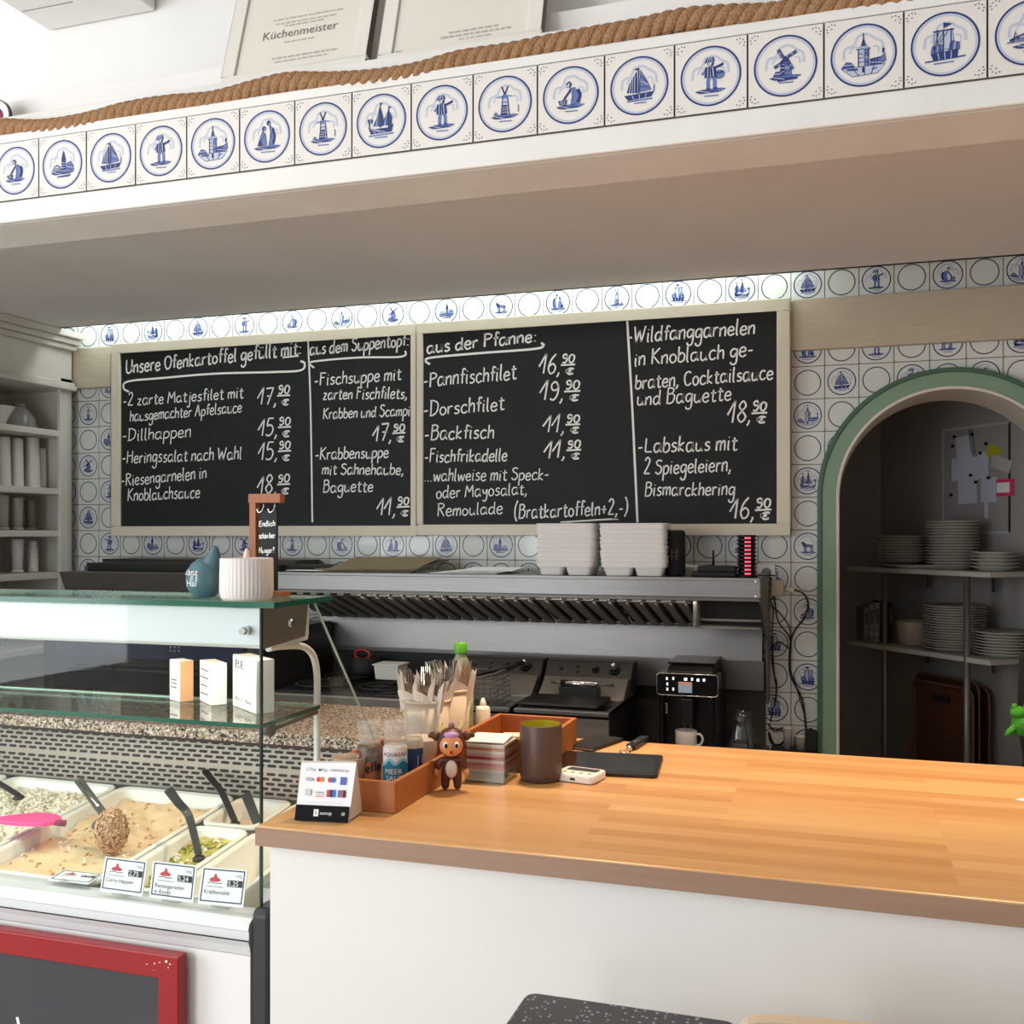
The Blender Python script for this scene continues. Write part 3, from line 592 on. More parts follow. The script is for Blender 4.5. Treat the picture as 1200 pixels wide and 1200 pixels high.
def cup_stack(px0, px1, zs, ytop, col, label, name='cup_stack', ridges=0, inv=True):
    x = -3.82; a, c = onX(px0, 560, x), onX(px1, 560, x); y = (a.y+c.y)/2; mid = (px0+px1)/2
    u = (mid-600)/F; dist = -sT*x+cT*y; r = (px1-px0)*dist/F/2*1.05; h = max(.05, onX(mid, ytop, x).z-zs)
    t_ = thing(name, label, 'cup stack', (x, y, zs+.001))
    pr = [(r*.97, 0), (r, .006), (r*.86, h*.92), (r*.8, h)] if inv else [(r*.8, 0), (r*.98, h*.93), (r, h)]
    MB().lathe(0, 0, pr, 24).build('outer_cup', col, t_)
    rm = MB()
    for k in range(ridges): rm.lathe(0, 0, [(r*.99, h*(.1+.75*k/ridges)), (r*1.05, h*(.12+.75*k/ridges)), (r*.99, h*(.14+.75*k/ridges))], 20)
    rm.lathe(0, 0, [(r*1.0, .002), (r*1.06, .008), (r*1.0, .014)], 24); rm.build('cup_rims', col, t_)
cup_stack(-2, 12, 1.871, 512, CUPW, 'cream paper cup at the frame edge of the second cabinet shelf')
cup_stack(13, 27, 1.871, 514, CUPW, 'tall cream paper cup stack beside the frame edge on the second shelf')
cup_stack(29, 46, 1.871, 513, CUPW, 'widest cream paper cup stack on the second cabinet shelf')
cup_stack(44, 54, 1.871, 526, WPLAS, 'bright white slim cup stack right of the wide cream one', inv=True)
cup_stack(14, 27, 1.664, 583, CUPG, 'grey frosted cup stack on the third cabinet shelf', inv=False)
cup_stack(30, 42, 1.664, 586, mat('cup_brown', '#7d736b', .5), 'dark brown cup stack on the third cabinet shelf', inv=False)
cup_stack(-2, 10, 1.664, 580, CUPG, 'frosted tumbler stack at the frame edge on the third shelf', inv=False)
cup_stack(14, 27, 1.458, 632, WPLAS, 'smooth white cup stack on the fourth cabinet shelf', inv=False)
cup_stack(33, 44, 1.458, 634, WPLAS, 'ribbed white lid stack on the fourth cabinet shelf', ridges=8)
# things on the top shelf
p = onX(22, 497, -3.84); t_ = thing('glass_bowl', 'cut glass bowl upside down on the top cabinet shelf', 'bowl', (-3.84, p.y, 2.158))
MB().lathe(0, 0, [(.075, 0), (.078, .01), (.07, .06), (.04, .1), (.025, .115), (0, .116)], 20, warp=lambda a, z: 1+.06*cos(9*a)).build('bowl_body', mat('frosted_glass', '#a9a6a3', .25, trans=.3), t_)
MB().lathe(0, 0, [(.025, .113), (.03, .12), (.02, .126), (0, .127)], 16).build('bowl_foot', MATS['frosted_glass'], t_)
p = onX(-6, 497, -3.9); t_ = thing('white_dish', 'white dish standing beside the cut glass bowl on the top shelf', 'dish', (-3.9, p.y, 2.158))
MB().lathe(0, 0, [(.05, 0), (.06, .03), (.09, .1), (.095, .105), (.085, .1), (.05, .03), (0, .025)], 24).build('dish_body', WPLAS, t_)
# ------------------------------------------------------------------ steel extractor hood
ht = thing('extractor_hood', 'long stainless steel extractor hood under the chalk menu boards', 'hood', (-1.2, 4.0, 1.04)); oh = (-1.2, 4.0, 1.04)
HX0, HX1 = -2.26, -.285
m = MB().box(HX0, HX1, 3.75, 3.765, 1.418, 1.489).box(HX0, HX1, 3.75, 4.24, 1.477, 1.489); m.build('canopy', STEEL, ht, bevel=.002, org=oh)
m = MB().box(HX0, HX1, 3.765, 3.79, 1.405, 1.418); m.build('drip_edge', STEELD, ht, org=oh)
def filt(x0, x1):
    m = MB(); A, Bq = Vector((0, 3.785, 1.410)), Vector((0, 4.10, 1.292)); n = max(2, round((x1-x0)/.06))
    m.add([(x0, A.y, A.z), (x1, A.y, A.z), (x1, Bq.y, Bq.z), (x0, Bq.y, Bq.z)], [(0, 1, 2, 3)], 1)
    for e in (0, .93): # end rails
        m.add([(x0, A.y+(Bq.y-A.y)*k, A.z+(Bq.z-A.z)*k-.012) for k in (e, e+.07)]+[(x1, A.y+(Bq.y-A.y)*k, A.z+(Bq.z-A.z)*k-.012) for k in (e+.07, e)], [(0, 1, 2, 3)], 0)
    for k in range(n):
        xa = x0+(x1-x0)*k/n; w_ = (x1-x0)/n; sh = -.0
        m.add([(xa+.004+w_*0, A.y, A.z-.014), (xa+w_*.55, A.y, A.z-.014), (xa+w_*.55+w_*.5, Bq.y, Bq.z-.014), (xa+w_*.5, Bq.y, Bq.z-.014),
               (xa+.004, A.y, A.z-.002), (xa+w_*.55, A.y, A.z-.002), (xa+w_*1.05, Bq.y, Bq.z-.002), (xa+w_*.5, Bq.y, Bq.z-.002)],
              [(0, 1, 2, 3), (0, 4, 5, 1), (1, 5, 6, 2), (2, 6, 7, 3), (3, 7, 4, 0)], 0)
    return m
xs = [-2.24, -1.86, -1.50, -1.14, -.82, -.535]
for a, c in zip(xs[:-1], xs[1:]): filt(a+.004, c-.004).build('baffle_filter', [mat('baffle_grey', '#85807b', .5, .25), BLACKM], ht, org=oh)
m = MB().box(-.53, -.295, 4.02, 4.05, 1.30, 1.42, 1).box(-.53, -.295, 3.86, 4.05, 1.296, 1.303).box(-.53, -.52, 3.8, 4.05, 1.30, 1.41).box(-.53, -.295, 3.93, 3.95, 1.318, 1.326)
m.build('open_tray', [STEELD, BLACKM], ht, org=oh)
m = MB(); m.prism([(4.185, 1.305), (4.235, 1.305), (4.235, 1.14), (4.165, 1.14)], 'x', HX0, -.31); m.build('splash_panel', STEEL, ht, org=oh)
m = MB(); m.prism([(4.163, 1.143), (4.235, 1.143), (4.235, 1.025), (4.165, 1.025)], 'x', HX0, -.3); m.build('wall_ledge', STEEL, ht, bevel=.003, org=oh)
m = MB(); m.prism([(3.752, 1.488), (3.752, 1.418), (3.80, 1.38), (4.06, 1.24), (4.13, .98), (4.24, .98), (4.24, 1.488)], 'x', HX1-.004, HX1+.002); m.build('side_cheek', STEELD, ht, org=oh)
for z in (1.425, 1.478): MB().cyl((HX1-.016, 3.7485, z), (HX1-.016, 3.752, z), .0035, n=8).build('rivet', CHROME, ht, org=oh)
# dark grey sheet that paints shade onto the tiled wall below the hood
pt_ = MB().box(-1.2, -.30, 4.232, 4.244, .78, 1.03); pt = pt_.build('wall_shade_sheet', mat('wall_shade_grey', '#4a4745', .35, noise=(4, '#3e3b3a', .6)))
tag(pt, 'dark grey sheet painted as shade on the wall behind the coffee machine', 'panel')
# black hood on the left
bt_ = thing('black_hood', 'matt black hood hanging above the dark oven at left', 'hood', (-2.85, 3.98, 1.3)); ob = (-2.85, 3.98, 1.3)
HB = mat('black_enamel', '#58534f', .4)
m = MB(); m.prism([(3.75, 1.478), (3.79, 1.395), (4.2, 1.395), (4.2, 1.478)], 'x', -3.36, -2.28); m.build('hood_body', HB, bt_, bevel=.003, org=ob)
m = MB().box(-3.3, -2.3, 3.86, 4.22, 1.478, 1.515); m.build('top_duct', BLACKM, bt_, bevel=.004, org=ob)
m = MB().box(-3.33, -2.3, 4.0, 4.22, 1.515, 1.53); m.build('top_rail', mat('brown_black_wood', '#3a302b', .5), bt_, org=ob)
# ------------------------------------------------------------------ steel work counter along the back wall
kt = thing('steel_worktop', 'stainless steel kitchen counter carrying the fryers and coffee machine', 'worktop', (-1.8, 3.85, 0)); ok_ = (-1.8, 3.85, 0)
MB().box(-3.4, -.285, 3.46, 4.225, .76, .80).build('top', STEEL, kt, bevel=.004, org=ok_)
MB().box(-3.38, -.30, 3.5, 4.22, .08, .76).build('cabinet_body', STEELD, kt, org=ok_)
MB().box(-3.36, -.32, 3.56, 4.2, 0, .08).build('plinth', BLACKM, kt, org=ok_)
for k in range(5):
    d_ = MB().box(-3.36+.61*k, -3.36+.61*k+.59, 3.484, 3.5, .1, .74).build('door', STEEL, kt, bevel=.003, org=ok_)
    MB().tube([(-3.30+.61*k, 3.484, .68), (-3.30+.61*k, 3.455, .68), (-2.94+.61*k, 3.455, .68), (-2.94+.61*k, 3.484, .68)], .006).build('handle', CHROME, d_, org=ok_)
# ------------------------------------------------------------------ fryers
STEELM = mat('fryer_steel', '#8d8783', .42, .8, noise=(6, '#979189', .8, 4, (1, 1, 30)))
PANEL = mat('fryer_control_black', '#302d2b', .42, .3)
def fryer(x0, x1, label, basket):
    o = ((x0+x1)/2, 3.8, .8); t_ = thing('deep_fryer', label, 'fryer', o)
    m = MB().box(x0+.004, x1-.004, 3.54, 4.03, .81, .99); m.box(x0, x0+.004, 3.54, 4.03, .81, 1.02, 1).box(x1-.004, x1, 3.54, 4.03, .81, 1.02, 1); m.build('housing', [STEELM, BLACK], t_, bevel=.003, org=o)
    m = MB().box(x0, x1, 3.515, 3.55, 1.004, 1.02); m.box(x0, x0+.018, 3.54, 3.85, 1.004, 1.02); m.box(x1-.018, x1, 3.54, 3.85, 1.004, 1.02); m.build('rim', STEEL, t_, bevel=.003, org=o)
    m = MB().box(x0+.018, x1-.018, 3.55, 3.86, .99, .996); m.build('oil_basin', mat('dark_oil', '#161210', .1), t_, org=o)
    m = MB(); m.prism([(3.80, 1.02), (3.90, 1.086), (4.03, 1.086), (4.03, .99), (3.80, .99)], 'x', x0+.006, x1-.006); m.build('back_step', STEELM, t_, bevel=.003, org=o)
    m = MB(); m.prism([(3.915, 1.084), (3.965, 1.143), (4.04, 1.143), (4.04, 1.0), (3.915, 1.05)], 'x', x0, x1); h = m.build('control_head', PANEL, t_, bevel=.004, org=o)
    n = Vector((0, -.77, .64)).normalized(); L_ = x1-x0
    def at(f_): return Vector((x0+L_*f_, 3.940, 1.1135))
    for f_, r, mt in ((.80, .021, CHROME), (.58, .014, BLACK)):
        c = at(f_); m = MB().cyl(c, c+n*.012, r*1.15, r, 20); m.cyl(c+n*.012, c+n*.028, r*.8, r*.7, 20); k_ = m.build('knob', BLACK if mt is BLACK else BLACK, h, org=o)
        if mt is CHROME: MB().ell(c+n*.03+Vector((0, 0, .004)), (r*.55, r*.55, r*.55)).build('knob_cap', CHROME, t_, org=o)
    for f_, dz in ((.37, .012), (.37, -.012), (.18, 0)):
        c = at(f_)+Vector((0, dz*.64, dz*.77)); MB().cyl(c, c+n*.006, .008, .006, 12).build('indicator_lamp', BLACK, h, org=o)
    if basket:
        m = MB(); bx0, bx1, by0, by1, z0, z1 = x0+.05, x1-.09, 3.56, 3.80, 1.0, 1.115
        for k in range(9):
            x = bx0+(bx1-bx0)*k/8; m.tube([(x, by0, z1), (x, by0, z0), (x, by1, z0), (x, by1, z1)], .0016, 5)
        for k in range(7):
            z = z0+(z1-z0)*k/6; m.tube([(bx0, by0, z), (bx1, by0, z), (bx1, by1, z), (bx0, by1, z)], .0016 if k < 6 else .003, 5, closed=True)
        for k in range(6):
            y = by0+(by1-by0)*k/5; m.tube([(bx0, y, z1), (bx0, y, z0), (bx1, y, z0), (bx1, y, z1)], .0016, 5)
        return t_, m, (bx0, bx1, by0, by1, z0, z1), o
    else:
        m = MB().box(x0+.0, x1-.05, 3.56, 3.79, 1.02, 1.034); l_ = m.build('lid', BLACK, t_, bevel=.006, org=o)
        ym = 3.80; m = MB().cyl((x0+.10, ym, 1.075), (x0+.245, ym, 1.075), .013, n=16); m.build('lid_handle', CHROME, l_, org=o)
        m = MB().box(x0+.095, x0+.25, ym-.012, ym+.03, 1.022, 1.064); m.build('lid_hinge', BLACK, l_, bevel=.004, org=o)
        for q_ in ([(x0+.055, ym+.03, 1.072), (x0+.075, ym+.012, 1.076), (x0+.10, ym, 1.075)], [(x0+.245, ym, 1.075), (x0+.28, ym+.012, 1.074), (x0+.30, ym+.03, 1.07)]): MB().tube(q_, .006).build('lid_bracket', STEELD, l_, org=o)
    return t_
fB = fryer(-1.135, -.785, 'steel deep fryer with black lid, left of the coffee machine', False)
fA, bm_, bb, fo = fryer(-1.50, -1.15, 'steel deep fryer with a wire basket, behind the cutlery buckets', True)
# the basket lifts out: a thing of its own
bk = thing('fry_basket', 'wire frying basket with black handle sitting in the left fryer', 'basket', (fo[0], 3.68, 1.0)); o = (fo[0], 3.68, 1.0)
bm_.build('wire_cage', STEEL, bk, org=o)
MB().tube([(bb[1]-.05, bb[2], bb[5]), (bb[1]+.0, 3.62, 1.125), (bb[1]+.05, 3.70, 1.15)], .005).build('handle_stem', STEELD, bk, org=o)
MB().tube([(bb[1]-.09, bb[2]+.02, 1.12), (bb[1]+.04, 3.68, 1.145), (bb[1]+.07, 3.74, 1.155)], [.008, .011, .009], 10).build('handle', BLACK, bk, org=o)
# hob at left
o = (-1.85, 3.8, .8); gt = thing('hob', 'steel fronted hob with black top, behind the granite slab', 'hob', o)
MB().box(-2.14, -1.55, 3.5, 4.1, .81, 1.03).build('housing', STEELM, gt, bevel=.004, org=o)
MB().box(-2.12, -1.57, 3.53, 4.08, 1.03, 1.038).build('cooking_top', BLACK, gt, bevel=.003, org=o)
MB().box(-2.14, -1.55, 4.08, 4.12, 1.03, 1.13).build('back_guard', BLACKM, gt, org=o)
m = MB()
for x in (-2.0, -1.72):
    for y in (3.68, 3.92):
        for k in range(4): m.tube([(x, y, 1.045), (x+.1*cos(k*pi/2), y+.1*sin(k*pi/2), 1.045)], .006, 6)
        m.tube([(x+.1*cos(k*pi/8), y+.1*sin(k*pi/8), 1.047) for k in range(16)], .006, 6, closed=True)
m.build('pan_support', BLACKM, gt, org=o)
for k in range(4):
    MB().cyl((-2.05+.14*k, 3.5, .95), (-2.05+.14*k, 3.478, .95), .02, .017, 18).build('knob', BLACK, gt, org=o)
p = onY(458, 797, 3.86); t_ = thing('food_tub', 'white rectangular tub standing on the hob', 'tub', (p.x, 3.86, 1.052))
m = MB(); s_ = .055
m.add([(x*a, y*a, z) for z, a in ((0, .9), (.058, 1.0)) for x, y in ((-s_, -.05), (s_, -.05), (s_, .05), (-s_, .05))], [(3, 2, 1, 0), (0, 1, 5, 4), (1, 2, 6, 5), (2, 3, 7, 6), (3, 0, 4, 7)]); m.build('tub_body', WPLAS, t_, bevel=.004)
MB().box(-.06, .06, -.055, .055, .058, .064).build('tub_rim', WPLAS, t_, bevel=.003)
p = onY(433, 775, 4.0); t_ = thing('small_saucepan', 'small black saucepan with a red ring handle on the hob', 'pan', (p.x, 3.95, 1.052))
MB().lathe(0, 0, [(.06, 0), (.065, .01), (.066, .075), (.062, .075), (.06, .01), (0, .008)], 24).build('pan_body', BLACKM, t_)
MB().tube([(.035*cos(k*pi/8), -.02, .085+.02*sin(k*pi/8)) for k in range(16)], .005, 8, closed=True).build('ring_handle', mat('red_plastic', '#b3262c', .35), t_)
# dark oven at left
o = (-2.7, 3.8, .8); ot = thing('black_oven', 'large black oven with a bluish glass control strip behind the display case', 'oven', o)
MB().box(-3.28, -2.2, 3.57, 4.15, .815, 1.255).build('housing', mat('oven_black', '#0f0f11', .25), ot, bevel=.006, org=o)
MB().box(-3.20, -2.28, 3.552, 3.57, 1.13, 1.225).build('control_strip', mat('blue_black_glass', '#2b3550', .08, coat=.5), ot, bevel=.003, org=o)
d_ = MB().box(-3.22, -2.26, 3.555, 3.57, .86, 1.11).build('oven_door', mat('oven_glass', '#08080a', .08), ot, bevel=.004, org=o)
MB().tube([(-3.1, 3.555, 1.085), (-3.1, 3.525, 1.085), (-2.4, 3.525, 1.085), (-2.4, 3.555, 1.085)], .009).build('door_handle', BLACK, d_, org=o)
m = MB()
for x in (-2.62, -2.60, -2.58):
    for z in (1.17, 1.185): m.poly([(x-.004, z-.003), (x+.004, z-.003), (x+.004, z+.003), (x-.004, z+.003)], lambda u, v: (u, 3.5515, v))
m.build('display_marks', mat('pale_display', '#9aa6c0', .4), ot, org=o, fix=False)
for x in (-3.2, -2.3):
    for y in (3.62, 4.1): MB().cyl((x, y, .80), (x, y, .816), .02).build('foot', BLACK, ot, org=o)
# ------------------------------------------------------------------ coffee machine
o = (-.45, 4.0, .8); cm = thing('coffee_machine', 'black fully automatic coffee machine with touch display', 'coffee machine', o)
xa, xb = onY(770, 820, 3.86).x, onY(842, 820, 3.86).x; W2 = xb-xa; GLB = mat('gloss_black', '#0e0e10', .15)
MB().box(xa+.006, xb-.006, 3.94, 4.2, .805, 1.10).build('body', BLACK, cm, bevel=.012, org=o)
MB().box(xa+.004, xb-.004, 3.86, 4.0, .805, .835).build('drip_tray', BLACK, cm, bevel=.006, org=o)
for q_ in (xa+.004, xb-.022): MB().box(q_, q_+.018, 3.88, 3.96, .83, 1.06).build('side_pillar', GLB, cm, bevel=.005, org=o)
pz0, pz1 = onY(800, 815, 3.86).z, onY(800, 789, 3.86).z
m = MB(); m.prism(rrect(xa, xb, pz0, pz1, .014), 'y', 3.85, 3.95); pn = m.build('control_panel', GLB, cm, bevel=.002, org=o)
m = MB(); rr = rrect(xa+.001, xb-.001, pz0+.001, pz1-.001, .013, 6); m.tube([(x, 3.8495, z) for x, z in rr], .0016, 6, closed=True); m.build('chrome_border', CHROME, pn, org=o)
ICON = mat('lit_icon_white', '#ffffff', .4, emit=('#dfe8ff', 1.6)); SCR = mat('lit_screen', '#6a737c', .3, emit=('#8fa0aa', .45)); SCO = mat('lit_screen_orange', '#b06a4a', .3, emit=('#c47a50', .5))
fy = lambda y: (lambda u, v: (u, y, v))
m = MB()
def ic(px, py, wx, wy, mb): a, c = onY(px-wx, py+wy, 3.849), onY(px+wx, py-wy, 3.849); mb.poly([(a.x, a.z), (c.x, a.z), (c.x, c.z), (a.x, c.z)], fy(3.8488))
for q in ((781.5, 795), (789, 795), (782, 801.5), (782, 807.5), (789, 807.5), (803.5, 796, 1.7), (811, 796, 1), (818, 797, 1.4), (825, 797, 1.2)): ic(q[0], q[1], q[2] if len(q) > 2 else .9, 1.5, m)
m.build('touch_icon', ICON, pn, org=o, fix=False)
m = MB(); ic(803, 805.5, 8, 6, m); sc_ = m.build('display', SCR, pn, org=o, fix=False)
m = MB(); a, c = onY(795.5, 802, 3.8485), onY(810.5, 799.8, 3.8485); m.poly([(a.x, a.z), (c.x, a.z), (c.x, c.z), (a.x, c.z)], fy(3.8484)); m.build('display_title', SCO, pn, org=o, fix=False)
zt = onY(800, 776, 3.95).z
m = MB(); m.add([(xa+.03+dx, y, z) for (dx, y, z) in ((0, 3.89, pz1-.002), (W2-.05, 3.89, pz1-.002), (W2-.05, 4.19, pz1-.002), (0, 4.19, pz1-.002), (.006, 3.92, zt-.008), (W2-.056, 3.92, zt-.008), (W2-.056, 4.18, zt-.004), (.006, 4.18, zt-.004))],
    [(3, 2, 1, 0), (4, 5, 6, 7), (0, 1, 5, 4), (1, 2, 6, 5), (2, 3, 7, 6), (3, 0, 4, 7)]); m.build('bean_hopper', BLACK, cm, bevel=.006, org=o)
MB().box(xa+.028, xa+W2-.022, 3.93, 4.18, zt-.006, zt+.002).build('hopper_lid', GLB, cm, bevel=.003, org=o)
xs_ = onY(805, 830, 3.86).x; zs0, zs1 = onY(800, 852, 3.86).z, onY(800, 818, 3.86).z
MB().box(xs_-.024, xs_+.024, 3.852, 3.95, zs0+.012, zs1).build('coffee_spout', BLACK, cm, bevel=.006, org=o)
m = MB()
for d in (-.011, .011): m.cyl((xs_+d, 3.88, zs0-.006), (xs_+d, 3.88, zs0+.014), .006, n=10)
m.build('spout_nozzle', STEELD, cm, org=o)
xk = onY(781, 830, 3.87).x; zk = onY(781, 830, 3.87).z; MB().box(xk-.005, xk+.005, 3.868, 3.885, zk-.02, zk+.02).build('milk_tube', CHROME, cm, bevel=.003, org=o)
def mug(name, label, loc, r, h, outer, inner, handle=True, rz=0):
    t_ = thing(name, label, 'mug', loc, rz)
    MB().lathe(0, 0, [(r*.86, 0), (r*.94, .004), (r, h*.12), (r, h*.985), (r*.985, h), (r*.93, h)], 32, caps=False).build('mug_body', outer, t_)
    MB().lathe(0, 0, [(r*.93, h), (r*.93, h*.1), (0, h*.08)], 32, caps=False).build('mug_inside', inner, t_)
    if handle: MB().tube(smooth_pts([(r*.97, 0, h*.82), (r*1.35, 0, h*.84), (r*1.6, 0, h*.6), (r*1.4, 0, h*.3), (r*.97, 0, h*.2)], 5), r*.11, 8).build('mug_handle', outer, t_)
    return t_
p = onY(804, 860, 3.89); mug('coffee_mug', 'white mug standing under the coffee machine spout', (p.x, 3.89, .8365), .041, onY(804, 858, 3.85).z-.8365, mat('white_china', '#dcdad5', .25), MATS['white_china'], True, -.2)
# glass carafe right of the coffee machine
p = onY(869, 872, 3.95); t_ = thing('glass_carafe', 'clear glass carafe right of the coffee machine', 'carafe', (p.x, 3.95, .801))
zz = onY(869, 832, 3.95).z-.801
MB().lathe(0, 0, [(.03, 0), (.048, .012), (.058, zz*.3), (.05, zz*.5), (.03, zz*.78), (.036, zz), (.033, zz), (.027, zz*.78), (.046, zz*.5), (.053, zz*.3), (.04, .015), (0, .01)], 28).build('carafe_body', CLEAR, t_)
MB().lathe(0, 0, [(.031, zz*.76), (.034, zz*.79), (.031, zz*.82)], 24).build('carafe_collar', CLEAR, t_)
# ------------------------------------------------------------------ wooden bar counter
def wood_counter():
    m = bpy.data.materials.new('oak_butcher_block'); m.use_nodes = True; nt = m.node_tree; b = nt.nodes['Principled BSDF']; N = nt.nodes.new; K = nt.links.new
    tc = N('ShaderNodeTexCoord'); br = N('ShaderNodeTexBrick'); br.offset = .37; br.squash = 1.0
    br.inputs['Color1'].default_value = (0, 0, 0, 1); br.inputs['Color2'].default_value = (1, 1, 1, 1); br.inputs['Mortar'].default_value = (.35, .35, .35, 1)
    br.inputs['Scale'].default_value = 1; br.inputs['Mortar Size'].default_value = .0006; br.inputs['Brick Width'].default_value = .62; br.inputs['Row Height'].default_value = .043; br.inputs['Bias'].default_value = 0
    K(tc.outputs['Object'], br.inputs['Vector'])
    mp = N('ShaderNodeMapping'); mp.inputs['Scale'].default_value = (1.2, 26, 26); K(tc.outputs['Object'], mp.inputs['Vector'])
    ns = N('ShaderNodeTexNoise'); ns.inputs['Scale'].default_value = 4; ns.inputs['Detail'].default_value = 6; K(mp.outputs[0], ns.inputs['Vector'])
    mx = N('ShaderNodeMix'); mx.data_type = 'FLOAT'; mx.inputs[0].default_value = .45; K(br.outputs['Color'], mx.inputs[2]); K(ns.outputs['Fac'], mx.inputs[3])
    rp = N('ShaderNodeValToRGB'); e = rp.color_ramp.elements; e[0].position = .1; e[1].position = .85; e[0].color = lin('#b58554'); e[1].color = lin('#d6ad7a')
    x = e.new(.45); x.color = lin('#c69764'); K(mx.outputs[0], rp.inputs['Fac']); K(rp.outputs['Color'], b.inputs['Base Color'])
    b.inputs['Roughness'].default_value = .36; return m
OAK = wood_counter(); HC = 1.10
o = (.4, 2.17, 0); kt2 = thing('bar_counter', 'white bar counter with a thick oiled wooden worktop', 'counter', o)
MB().box(-1.054, 2.3, 1.683, 2.672, HC-.037, HC).build('worktop', OAK, kt2, bevel=.004, org=o)
EDGE = mat('pale_wood_edge', '#a98871', .5, noise=(3, '#937460', .9, 6, (1, 1, 30)))
MB().box(-1.053, 2.3, 1.6815, 1.6835, HC-.0365, HC-.003).build('front_edge', EDGE, kt2, org=o)
MB().box(-1.033, 2.28, 1.702, 1.74, 0, HC-.037).build('front_panel', mat('white_panel', '#e9e6e3', .5, noise=(2, '#e2dfdb', .5)), kt2, org=o)
m = MB().box(-1.033, -1.0, 1.74, 2.62, 0, HC-.037).box(-1.0, 2.28, 2.59, 2.62, .0, HC-.037); m.build('rear_panel', TRIMW, kt2, org=o)
# ------------------------------------------------------------------ refrigerated display case
o = (-2.2, 2.2, 0); dc = thing('display_case', 'refrigerated glass display case left of the bar counter', 'display case', o)
SILV = mat('silver_aluminium', '#d9dbdc', .38, .15); WCASE = mat('white_case_panel', '#eceae8', .35); CX0, CX1 = -3.9, -1.062
def px_prof(mb, pts, x0, x1, mi=0): mb.prism(pts, 'x', x0, x1, mi, True)
MB().box(CX0, CX1-.02, 1.711, 2.70, .06, .84).build('base_panel', WCASE, dc, org=o)
MB().box(CX0, CX1, 1.80, 2.66, 0, .06).build('plinth', BLACKM, dc, org=o)
m = MB(); m.prism([(1.76, .913), (1.716, .910), (1.704, .903), (1.700, .892), (1.703, .889), (1.703, .874), (1.700, .871), (1.706, .858), (1.709, .842), (1.742, .838), (1.80, .84), (1.80, .88)], 'x', CX0, CX1-.018)
m.build('front_rail', SILV, dc, org=o)
MB().box(CX0, CX1-.018, 1.6985, 1.7005, .8715, .8735).build('rail_groove', BLACKM, dc, org=o)
m = MB(); m.prism(rrect(1.703, 1.775, 0, .934, .016, 4), 'x', CX1-.013, CX1+.025); m.build('corner_post', mat('charcoal_plastic', '#2e2e32', .45), dc, bevel=.008, org=o)
ZT = 1.508
g_ = MB().box(CX0, CX1, 1.718, 1.724, .926, ZT).build('front_glass', GLASS, dc, org=o)
m = MB().box(CX1-.0035, CX1, 1.717, 1.7245, .926, ZT); m.build('glass_corner_edge', mat('dark_green_edge', '#223a36', .15), g_, org=o)
m = MB(); m.prism([(1.724, .96), (1.724, ZT), (1.925, ZT), (2.27, 1.10), (2.27, .96)], 'x', CX1-.006, CX1); sg = m.build('side_glass', GLASS, dc, org=o)
m = MB(); m.tube([(CX1-.003, 1.925, ZT), (CX1-.003, 2.27, 1.10)], .0025, 6); m.build('side_glass_edge', mat('pale_glass_edge', '#b7cfc6', .2), sg, org=o)
tg = MB().box(CX0, CX1+.035, 1.706, 1.935, ZT, ZT+.010).build('top_glass', glass_mat('greenish_shelf_glass', (.90, .965, .94, 1), .05, .55), dc, org=o)
m = MB().box(CX0, CX1+.036, 1.704, 1.7065, ZT, ZT+.0105).box(CX1+.0345, CX1+.0365, 1.7065, 1.935, ZT, ZT+.0105); m.build('green_edge', GEDGE, tg, org=o); MB().box(CX0, CX1+.034, 1.9345, 1.9358, ZT, ZT+.0102).build('back_edge', PEDGE, tg, org=o)
m = MB(); m.prism([(1.735, 1.505), (1.735, 1.432), (1.75, 1.425), (1.92, 1.425), (1.925, 1.44), (1.925, 1.505)], 'x', CX0, CX1-.012); cn = m.build('light_canopy', mat('white_satin_metal', '#dfe3e6', .35), dc, bevel=.003, org=o)
m = MB(); m.prism([(1.737, 1.510), (1.737, 1.425), (1.90, 1.435), (1.915, 1.51)], 'x', CX1-.013, CX1-.008); m.build('canopy_end_plate', mat('grey_end_plate', '#8a8078', .4, .6), cn, bevel=.001, org=o)
pq = onY(289, 739, 1.73); m = MB().cyl((pq.x, 1.736, pq.z), (pq.x, 1.712, pq.z), .009, .007, 20); m.build('glass_clamp', CHROME, cn, org=o)
m = MB().cyl((CX1-.01, 1.83, 1.468), (CX1+.004, 1.83, 1.468), .009, .008, 18); m.build('end_screw', CHROME, cn, org=o)
ZS = 1.278
gs = MB().box(CX0, CX1-.02, 1.745, 1.985, ZS-.008, ZS).build('glass_shelf', MATS.get('x') or bpy.data.materials['greenish_shelf_glass'], dc, org=o)
m = MB().box(CX0, CX1-.019, 1.7435, 1.7455, ZS-.0085, ZS+.0003).box(CX1-.0205, CX1-.0185, 1.7455, 1.9845, ZS-.0085, ZS+.0003); m.build('green_edge', GEDGE, gs, org=o); MB().box(CX0, CX1-.021, 1.9845, 1.9855, ZS-.004, ZS+.0002).build('back_edge', PEDGE, gs, org=o)
bx = CX1-.035
m = MB().tube(smooth_pts([(bx, 1.80, 1.42), (bx, 1.86, 1.418), (bx, 1.95, 1.405), (bx, 1.995, 1.36), (bx, 2.0, 1.25), (bx, 2.0, .98)], 6), .0075, 10); tb_ = m.build('shelf_bracket', WPLAS, dc, org=o)
m = MB().cyl((bx, 1.79, ZS-.022), (bx, 2.0, ZS-.018), .006, n=10); m.cyl((bx+.01, 1.80, ZS-.02), (bx-.012, 1.80, ZS-.02), .014, n=18); m.build('shelf_arm', STEELD, tb_, org=o)
